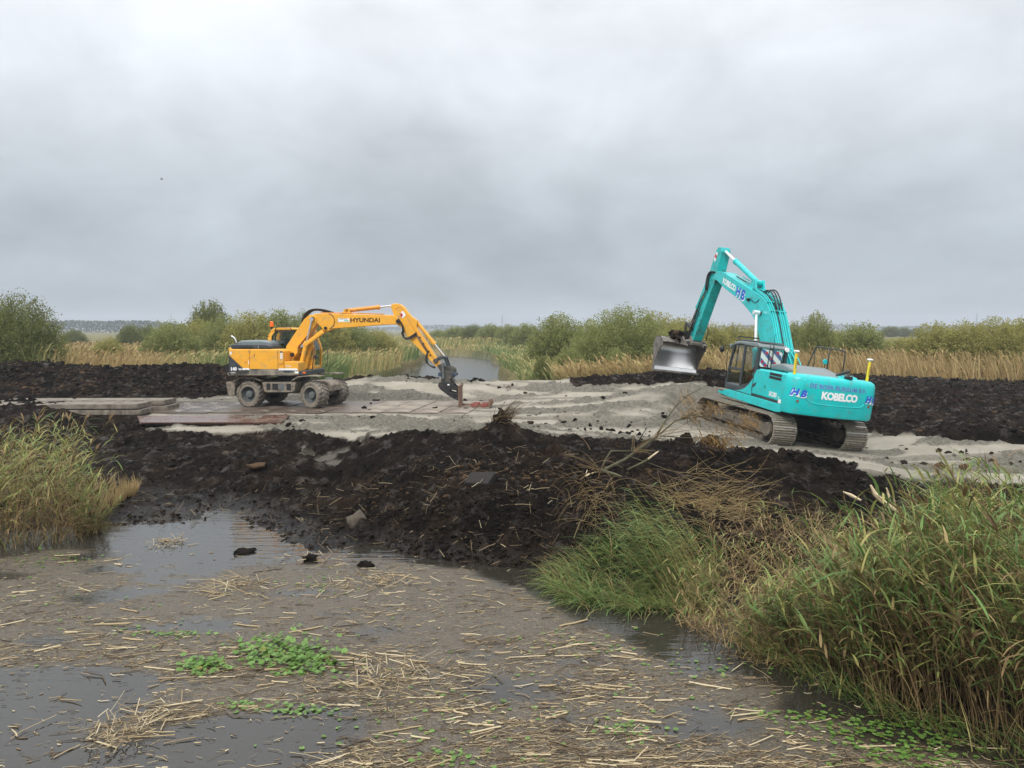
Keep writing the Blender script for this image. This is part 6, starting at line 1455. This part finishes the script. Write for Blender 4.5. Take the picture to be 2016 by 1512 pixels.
# smooth cut slab of peat
p = hit(940, 955); g_ = float(gz(p[0], p[1])[0])
SLABM = paint('cut peat face', (.018, .015, .013), .7, var=.3, scale=5, bmp=.6, bscale=9, spec=.3)
o_ = MB().add([(-.52, -.1, -.2), (.42, -.25, -.2), (.62, .35, .1), (-.35, .4, -.1), (-.42, -.12, .16), (.38, -.2, .18), (.60, .32, .42), (-.25, .38, .38)], [(0, 3, 2, 1), (4, 5, 6, 7), (0, 1, 5, 4), (1, 2, 6, 5), (2, 3, 7, 6), (3, 0, 4, 7)]).build('peat_slab', SLABM, None, bevel=.05); o_.scale = (.62, .55, .5); o_.location = (p[0], p[1], g_); o_.rotation_euler = (R_(18), 0, R_(-6)); tag(o_, 'smooth grey slab of cut peat on the mound', 'peat slab')
# root clump on the crest
acc = Acc(); p = hit(985, 850); g_ = float(gz(p[0], p[1])[0]); n = 70
P = strands(np.c_[rr.normal(0, .10, n), rr.normal(0, .08, n), rr.uniform(-.05, .12, n)], rr.normal(-.2, .8, n), rr.uniform(.3, 1.3, n), rr.uniform(.35, .8, n), rr.uniform(.2, .8, n), 4)
acc.add(*tube_mesh(P, rr.uniform(.006, .014, n), rr.uniform(0, .22, n), 3, [1, .9, .7, .5, .2]))
V, Fc, T = clods(1, np.array([[0, 0, 0.02]]), np.array([.17]), ICO2, 209, 1.1, np.array([.05]))
o_ = empty('root_clump', (p[0], p[1], g_)); link('roots', acc.mesh('roots'), o_, REED); link('soil', np_mesh('soil', V, Fc, T), o_, CLOD); tag(o_, 'dark root clump sticking up from the crest of the mound', 'root clump')

# ------------------------------------------------------------------ straw and leaves on the water
STRAW = tinted('broken reed straw', [(0, (.035, .024, .015)), (.3, (.13, .09, .05)), (.55, (.29, .215, .12)), (.8, (.45, .36, .21)), (1, (.56, .48, .33))], .6, 0, .35)
rs = np.random.default_rng(77); n = 54000
xy = np.array([at_z(a, b_, WATER)[:2] for a, b_ in zip(rs.uniform(-60, 2080, n), 1060 + 560 * rs.uniform(0, 1, n) ** .8)])
dens = film_at(xy[:, 0], xy[:, 1]) * smooth(.46, .66, fbm(xy[:, 0] * .8, xy[:, 1] * 2.2, 4, 230)) + .05 + .26 * film_at(xy[:, 0], xy[:, 1])
g_ = gz(xy[:, 0], xy[:, 1]); k = (rs.random(n) < dens) & (g_ < WATER); xy = xy[k]; n = len(xy)
aa = rs.normal(.05, .38, n) + rs.choice([0, math.pi], n); wild = rs.random(n) < .12; aa[wild] = rs.uniform(0, 6.28, wild.sum())
ln = np.exp(rs.normal(math.log(.06), .72, n)).clip(.015, .5)
P = strands(np.c_[xy, WATER + rs.uniform(.001, .015, n)], aa, np.full(n, math.pi / 2) - rs.uniform(0, .06, n), ln, rs.normal(0, .05, n), 2)
P[:, :, :2] += (np.array([0, 1., 0])[None, :, None] * rs.normal(0, .11, n)[:, None, None] * ln[:, None, None])
acc = Acc(); acc.add(*tube_mesh(P, rs.uniform(.0012, .0048, n) * np.sqrt(ln / .12).clip(.6, 1.6), np.clip(rs.normal(.46, .28, n), 0, 1), 3))
# thicker pale chips
n = 10500; xy = np.array([at_z(a, b_, WATER)[:2] for a, b_ in zip(rs.uniform(-60, 2080, n), 1075 + 545 * rs.uniform(0, 1, n) ** .8)])
fa = film_at(xy[:, 0], xy[:, 1]); k = (rs.random(n) < .06 + .5 * fa * smooth(.40, .62, fbm(xy[:, 0] * .9, xy[:, 1] * 2.0, 3, 233))) & (gz(xy[:, 0], xy[:, 1]) < WATER); xy = xy[k]; n = len(xy)
ln = np.exp(rs.normal(math.log(.065), .55, n)).clip(.02, .3)
P = strands(np.c_[xy, WATER + rs.uniform(.003, .014, n)], rs.normal(.08, .5, n) + rs.choice([0, math.pi], n), np.full(n, math.pi / 2) - rs.uniform(0, .12, n), ln, rs.normal(0, .1, n), 2)
P[:, :, :2] += (np.array([0, 1., 0])[None, :, None] * rs.normal(0, .08, n)[:, None, None] * ln[:, None, None])
acc.add(*tube_mesh(P, rs.uniform(.003, .009, n), np.clip(rs.normal(.66, .2, n), 0, 1), 4, [.8, 1, .7]))
# heaps
for (u, v, m_, sp, hgt, L_) in ((760, 1345, 110, .26, .07, .28), (280, 1425, 80, .24, .06, .26), (450, 1158, 70, .30, .04, .4), (620, 1105, 60, .35, .02, .2), (330, 1070, 60, .2, .04, .22), (755, 1150, 60, .25, .05, .25), (640, 1160, 50, .4, .02, .25), (225, 1460, 60, .16, .06, .16), (890, 1330, 30, .3, .02, .3)):
    c = at_z(u, v, WATER); b_ = np.c_[c[0] + rs.normal(0, sp, m_), c[1] + rs.normal(0, sp * .8, m_), WATER + np.abs(rs.normal(0, hgt, m_))]
    P = strands(b_, rs.uniform(0, 6.28, m_), np.pi / 2 - np.abs(rs.normal(0, .28, m_)), L_ * .75 * rs.uniform(.4, 1.4, m_), rs.normal(0, .1, m_), 2)
    acc.add(*tube_mesh(P, rs.uniform(.002, .007, m_), np.clip(rs.normal(.68, .2, m_), 0, 1), 4))
# straws pressed into the mud
xy, zz = peat_only(spread(900, 250, 1150, 960, 1110, 231, -.2)); m_ = len(xy)
P = strands(np.c_[xy, zz + .03], rs.uniform(0, 6.28, m_), np.pi / 2 - np.abs(rs.normal(0, .35, m_)), rs.uniform(.05, .35, m_), rs.normal(0, .2, m_), 2)
acc.add(*tube_mesh(P, rs.uniform(.002, .006, m_), np.clip(rs.normal(.4, .25, m_), 0, 1), 3))
tag(link('straw_litter', acc.mesh('straw_litter'), None, STRAW), 'broken reed straw drifting on the water and on the mud edge', 'straw', None, 'stuff')
# the largest stalks, one by one
stalks = []
for i in range(6):
    r_ = np.random.default_rng(300 + i); P = strands(np.zeros((1, 3)), np.zeros(1), np.full(1, math.pi / 2), np.ones(1), np.zeros(1), 4); P[0, :, 1] += np.cumsum(r_.normal(0, .018, 5)); P[0, :, 0] -= .5
    V, Fq, T = tube_mesh(P, np.array([.016]), np.array([r_.uniform(.6, 1)]), 6, r_.uniform(.75, 1.15, 5)); me_ = np_mesh('reed_stalk', V, Fq, T); me_.materials.append(STRAW); stalks.append(me_)
cnt = 0; rk = np.random.default_rng(88)
while cnt < 110:
    u, v = rk.uniform(0, 1750), 1090 + 420 * rk.random(); p = at_z(u, v, WATER)
    if film_at(p[0:1], p[1:2])[0] < .4 or gz(p[0], p[1])[0] > WATER: continue
    L_ = rk.uniform(.18, .5); o_ = link('reed_stalk', stalks[cnt % 6]); o_.location = (p[0], p[1], WATER + .012); sc_ = rk.uniform(.35, .75); o_.scale = (L_, sc_, sc_)
    o_.rotation_euler = (0, rk.normal(0, .03), rk.normal(.05, .35)); tag(o_, 'thick pale reed stalk floating among the finer straw', 'reed stalk', 'thick reed stalks floating on the water'); cnt += 1
# round-leaved plants
PENN = tinted('pennywort leaf', [(0, (.28, .25, .04)), (.25, (.12, .19, .04)), (.6, (.12, .24, .045)), (1, (.19, .32, .08))], .45, .25, .4)
def pennywort(name, label, spots, seed):
    r = np.random.default_rng(seed); acc = Acc()
    for (u, v, n, su_, sv_, hi) in spots:
        c = np.array([at_z(a, b_, WATER) for a, b_ in zip(r.normal(u, su_, n), r.normal(v, sv_, n))])
        h = np.abs(r.normal(0, 1, n)) * hi + .006; rad = r.uniform(.016, .044, n) * (.75 + .25 * (hi > .02)); k = 9
        ang = np.linspace(.25, 2 * np.pi - .25, k); tl = r.normal(0, .3 if hi > .02 else .06, (n, 2)); ph = r.uniform(0, 6.28, n)
        rimx = rad[:, None] * np.cos(ang[None] + ph[:, None]) * (1 + .1 * r.normal(size=(n, k))); rimy = rad[:, None] * np.sin(ang[None] + ph[:, None]) * (1 + .1 * r.normal(size=(n, k)))
        rz = rimx * tl[:, :1] + rimy * tl[:, 1:] + rad[:, None] * .12
        ctr = np.c_[c[:, :2], WATER + h]
        V = np.concatenate([ctr[:, None], ctr[:, None] + np.stack([rimx, rimy, rz], 2)], 1).reshape(-1, 3)
        b0 = (np.arange(n) * (k + 1))[:, None]; i = np.arange(1, k)[None]
        Fq = np.stack([b0 + 0 * i, b0 + i, b0 + i + 1], 2).reshape(-1, 3)
        T = np.repeat(np.clip(r.normal(.6, .22, n), 0, 1), k + 1)
        Fq4 = np.c_[Fq, Fq[:, 2]]
        acc.V.append(V); acc.F.append(Fq + acc.n); acc.T.append(T); acc.n += len(V)
    tag(link(name, acc.mesh(name), None, PENN), label, 'water plants', None, 'stuff')
pennywort('water_plants', 'bright green round-leaved plants in the middle of the debris', [(560, 1290, 420, 52, 16, .06), (400, 1312, 130, 22, 9, .035), (620, 1310, 120, 30, 12, .03), (340, 1248, 60, 40, 4, .004), (100, 1100, 60, 40, 8, .003), (480, 1390, 36, 25, 6, .01), (590, 1400, 46, 30, 8, .015)], 401)
pennywort('water_plants', 'green floating leaves along the foot of the right reeds', [(1600, 1420, 60, 34, 12, .02), (1720, 1440, 130, 60, 14, .02), (1840, 1450, 150, 40, 26, .02), (1780, 1490, 90, 80, 14, .01), (1510, 1405, 20, 12, 5, .01)], 402)
pennywort('water_plants', 'single green floating leaves scattered over the brown film', [(1050, 1400, 70, 220, 60, .004), (800, 1420, 60, 150, 50, .004), (1230, 1435, 46, 35, 12, .008), (1400, 1310, 40, 80, 20, .003), (880, 1490, 30, 30, 8, .008), (620, 1150, 40, 40, 14, .006), (1130, 1270, 40, 60, 20, .004), (200, 1210, 50, 120, 40, .003)], 403)

# ------------------------------------------------------------------ torn willow branches
BRANCH = paint('torn branch bark', (.075, .07, .035), .8, var=.35, scale=6)
PALEW = paint('bare split wood', (.62, .50, .33), .7, var=.2, scale=7)
DRYL = tinted('dry willow leaf', [(0, (.16, .09, .03)), (.5, (.30, .18, .06)), (1, (.40, .27, .10))], .7, .3)
def bpath(pts, d0): return [at_y(u, v, d0 + dd) for u, v, dd in pts]
br = empty('broken_branch', tuple(at_y(1190, 935, 17.4))); org = np.array(br.location)
def bt_(name, pts, r0_, r1_, mat, par=br, d0=17.4):
    P = [tuple(np.array(p) - org) for p in bpath(pts, d0)]; r0_, r1_ = r0_ * 1.25, max(r1_, .005) * 1.25; k = len(P); return MB().tube(P, [r0_ + (r1_ - r0_) * i / (k - 1) for i in range(k)], 7).build(name, mat, par, smooth=True)
bt_('limb', [(1165, 945, 0), (1195, 922, .1), (1230, 905, .2), (1262, 882, .3), (1290, 862, .4)], .035, .026, BRANCH)
bt_('limb', [(1182, 925, .0), (1215, 935, -.1), (1250, 950, -.2), (1300, 965, -.2)], .028, .014, BRANCH)
bt_('limb', [(1182, 928, 0), (1192, 905, .05), (1203, 888, .1), (1240, 888, .2)], .022, .012, BRANCH)
bt_('limb', [(1235, 925, .1), (1262, 912, .1), (1280, 902, .1)], .02, .016, BRANCH); bt_('split_end', [(1276, 904, .1), (1290, 893, .12), (1297, 888, .12)], .022, .008, PALEW)
bt_('split_end', [(1178, 930, 0), (1158, 935, -.05), (1140, 946, -.1), (1133, 953, -.1)], .028, .008, PALEW); bt_('split_end', [(1150, 945, 0), (1156, 925, 0)], .012, .006, PALEW)
bt_('twig', [(1290, 862, .4), (1262, 868, .2), (1250, 852, .2)], .012, .006, BRANCH); bt_('twig', [(1256, 872, .4), (1265, 855, .4), (1274, 842, .4)], .012, .007, BLACK)
bt_('twig', [(1290, 862, .4), (1305, 835, .5), (1330, 800, .6), (1352, 780, .7), (1385, 762, .7)], .016, .003, BRANCH)
bt_('twig', [(1290, 862, .4), (1330, 828, .5), (1375, 815, .6), (1420, 800, .8), (1460, 797, .8), (1470, 805, .8)], .014, .003, BRANCH)
bt_('twig', [(1300, 858, .4), (1350, 862, .5), (1400, 862, .6), (1440, 852, .6)], .010, .002, BRANCH)
bt_('twig', [(1330, 828, .5), (1380, 820, .5), (1420, 835, .5), (1445, 860, .5)], .009, .002, BRANCH)
bt_('twig', [(1230, 895, .2), (1330, 930, .1), (1420, 985, -.3)], .008, .003, BRANCH)
bt_('twig', [(1100, 962, -.3), (1140, 960, -.2), (1175, 950, 0)], .008, .012, BRANCH)
rt_ = np.random.default_rng(92); acc = Acc()
for (u, v, dd, n, a0, ln0) in ((1290, 862, .4, 14, .3, 1.6), (1345, 822, .5, 16, .2, 1.1), (1400, 812, .6, 14, 0, .8), (1182, 928, 0, 16, 3.1, .9), (1250, 890, .2, 12, .4, 1.0)):
    b_ = np.repeat((np.array(at_y(u, v, 17.4 + dd)) - org)[None], n, 0) + rt_.normal(0, .03, (n, 3))
    P = strands(b_, a0 + rt_.normal(0, .7, n), rt_.uniform(.5, 1.5, n), ln0 * rt_.uniform(.4, 1.2, n), rt_.uniform(.1, .9, n), 5); acc.add(*tube_mesh(P, rt_.uniform(.004, .008, n), rt_.uniform(.05, .35, n), 3, np.linspace(1, .35, 6)))
tw_ = link('fine_twigs', acc.mesh('fine_twigs'), br, REED); tw_['kind'] = 'stuff'
rl = np.random.default_rng(91); acc = Acc()
for (u, v, n, sx, sy, dd) in ((1365, 815, 60, 16, 16, .6), (1400, 800, 40, 14, 10, .7), (1470, 830, 70, 10, 16, .8), (1430, 850, 120, 16, 16, .6), (1415, 868, 60, 14, 8, .6), (1350, 785, 24, 10, 10, .6), (1380, 860, 26, 12, 6, .5)):
    n = n * 2; b_ = np.array([at_y(rl.normal(u, sx), rl.normal(v, sy * .7), 17.4 + dd + rl.normal(0, .15)) for _ in range(n)]) - org
    P = strands(b_, rl.normal(-.4, .9, n), rl.uniform(1.1, 2.4, n), rl.uniform(.12, .3, n), rl.uniform(0, .8, n), 3); acc.add(*ribbon_mesh(P, rl.uniform(.012, .024, n), rl.uniform(0, 6.28, n), rl.uniform(0, 1, n), [.6, 1, .8, .1]))
lv_ = link('leaves', acc.mesh('leaves'), br, DRYL); lv_['kind'] = 'stuff'
tag(br, 'torn willow branch with dry brown leaves lying over the mound', 'branch')
# split pale stump, right
p = hit(1745, 1000); sp0 = at_y(1745, 985, float(p[1]) - .2); st_ = empty('split_stump', tuple(sp0)); org2 = np.array(st_.location)
def chip(pts, wd):
    P = [np.array(at_y(u, v, float(p[1]) - .2 + dd)) - org2 for u, v, dd in pts]; MB().tube([tuple(q) for q in P], wd, 6).build('splinter', PALEW, st_, bevel=.004)
chip([(1714, 955, 0), (1722, 972, 0), (1735, 985, 0), (1755, 1000, .05), (1782, 1016, .1)], [.02, .05, .055, .045, .02])
chip([(1745, 960, .1), (1749, 972, .1), (1752, 986, .1)], [.012, .03, .015]); chip([(1757, 968, .1), (1760, 985, .1), (1764, 1002, .1)], [.01, .02, .02])
chip([(1660, 968, -.1), (1675, 975, -.1), (1695, 985, -.1)], [.012, .04, .02])
tag(st_, 'pale split willow stump beside the right reeds', 'stump')

# ------------------------------------------------------------------ the operator in the teal cab
SKIN = paint('skin', (.45, .25, .18), .6, var=.05); JACK = paint('dark red jacket', (.20, .025, .03), .85, var=.15)
pe = empty('person', tuple(TEAL_POS + TEAL_ROT @ Vector((-.98, .12, 1.80)))); pe.rotation_euler = TEAL_ROT.to_euler()
me_ = bpy.data.meshes.new('body')
vv = [(0, 0, .06), (0, -.04, .30), (0, -.06, .52), (0, -.04, .62), (0, 0, .78), (-.20, -.05, .50), (-.26, .12, .28), (-.22, .38, .30), (.20, -.05, .50), (.26, .12, .28), (.22, .38, .30), (-.1, .08, .05), (-.13, .48, .10), (-.13, .52, -.28), (.1, .08, .05), (.13, .48, .10), (.13, .52, -.28)]
ee = [(0, 1), (1, 2), (2, 3), (3, 4), (2, 5), (5, 6), (6, 7), (2, 8), (8, 9), (9, 10), (0, 11), (11, 12), (12, 13), (0, 14), (14, 15), (15, 16)]
me_.from_pydata(vv, ee, []); bo = link('body', me_, pe, JACK)
sk_ = bo.modifiers.new('skin', 'SKIN'); bo.modifiers.new('sub', 'SUBSURF').levels = 1
for i, r_ in enumerate((.15, .15, .15, .06, .055, .07, .05, .04, .07, .05, .04, .10, .08, .05, .10, .08, .05)): me_.skin_vertices[0].data[i].radius = (r_, r_)
me_.skin_vertices[0].data[0].use_root = True
hd_ = MB().sphere((0, .01, .80), .10, 14, 10, 1.25).sphere((0, .11, .79), .022, 8, 6).build('head', SKIN, pe, smooth=True)
MB().sphere((0, -.012, .83), .108, 14, 8, 1.1).build('hair', BLACK, hd_, smooth=True)
tag(pe, 'person in a dark red jacket sitting in the teal excavator cab', 'person')

# ------------------------------------------------------------------ bird
bp = at_y(318, 353, 120); bd = empty('bird', tuple(bp), (0, 0, .4))
BIRD = paint('bird plumage', (.03, .03, .035), .8)
MB().tube([(-.22, 0, 0), (-.1, 0, .02), (.05, 0, .03), (.16, 0, .02), (.24, 0, .03)], [.01, .05, .06, .04, .01], 8).build('body', BIRD, bd, smooth=True)
for s in (-1, 1): MB().add([(.08, s * .04, .03), (-.05, s * .04, .03), (-.06, s * .2, .16), (.04, s * .22, .17), (-.08, s * .42, .10), (.08, s * .04, .045), (-.05, s * .04, .045), (-.06, s * .2, .175), (.04, s * .22, .185), (-.08, s * .42, .11)], [(0, 1, 2, 3), (3, 2, 4), (5, 8, 7, 6), (8, 9, 7), (0, 3, 8, 5), (3, 4, 9, 8), (4, 2, 7, 9), (2, 1, 6, 7)]).build('wing', BIRD, bd)
tag(bd, 'small dark bird flying in the grey sky on the left', 'bird')

# ------------------------------------------------------------------ haze
hz = MB().box(-2900, 2900, -120, 2900, -2.4, 52).mesh('haze'); hm = bpy.data.materials.new('haze'); hm.use_nodes = True; ht = hm.node_tree; ht.nodes.clear()
ho = ht.nodes.new('ShaderNodeOutputMaterial'); hv = ht.nodes.new('ShaderNodeVolumePrincipled'); hv.inputs['Color'].default_value = (.86, .92, 1.0, 1); hv.inputs['Density'].default_value = .00055; hv.inputs['Anisotropy'].default_value = .2
ht.links.new(hv.outputs[0], ho.inputs['Volume']); hz.materials.append(hm); tag(link('haze', hz), None, None, None, 'stuff')['label'] = 'thin grey blue haze in the air over the land'
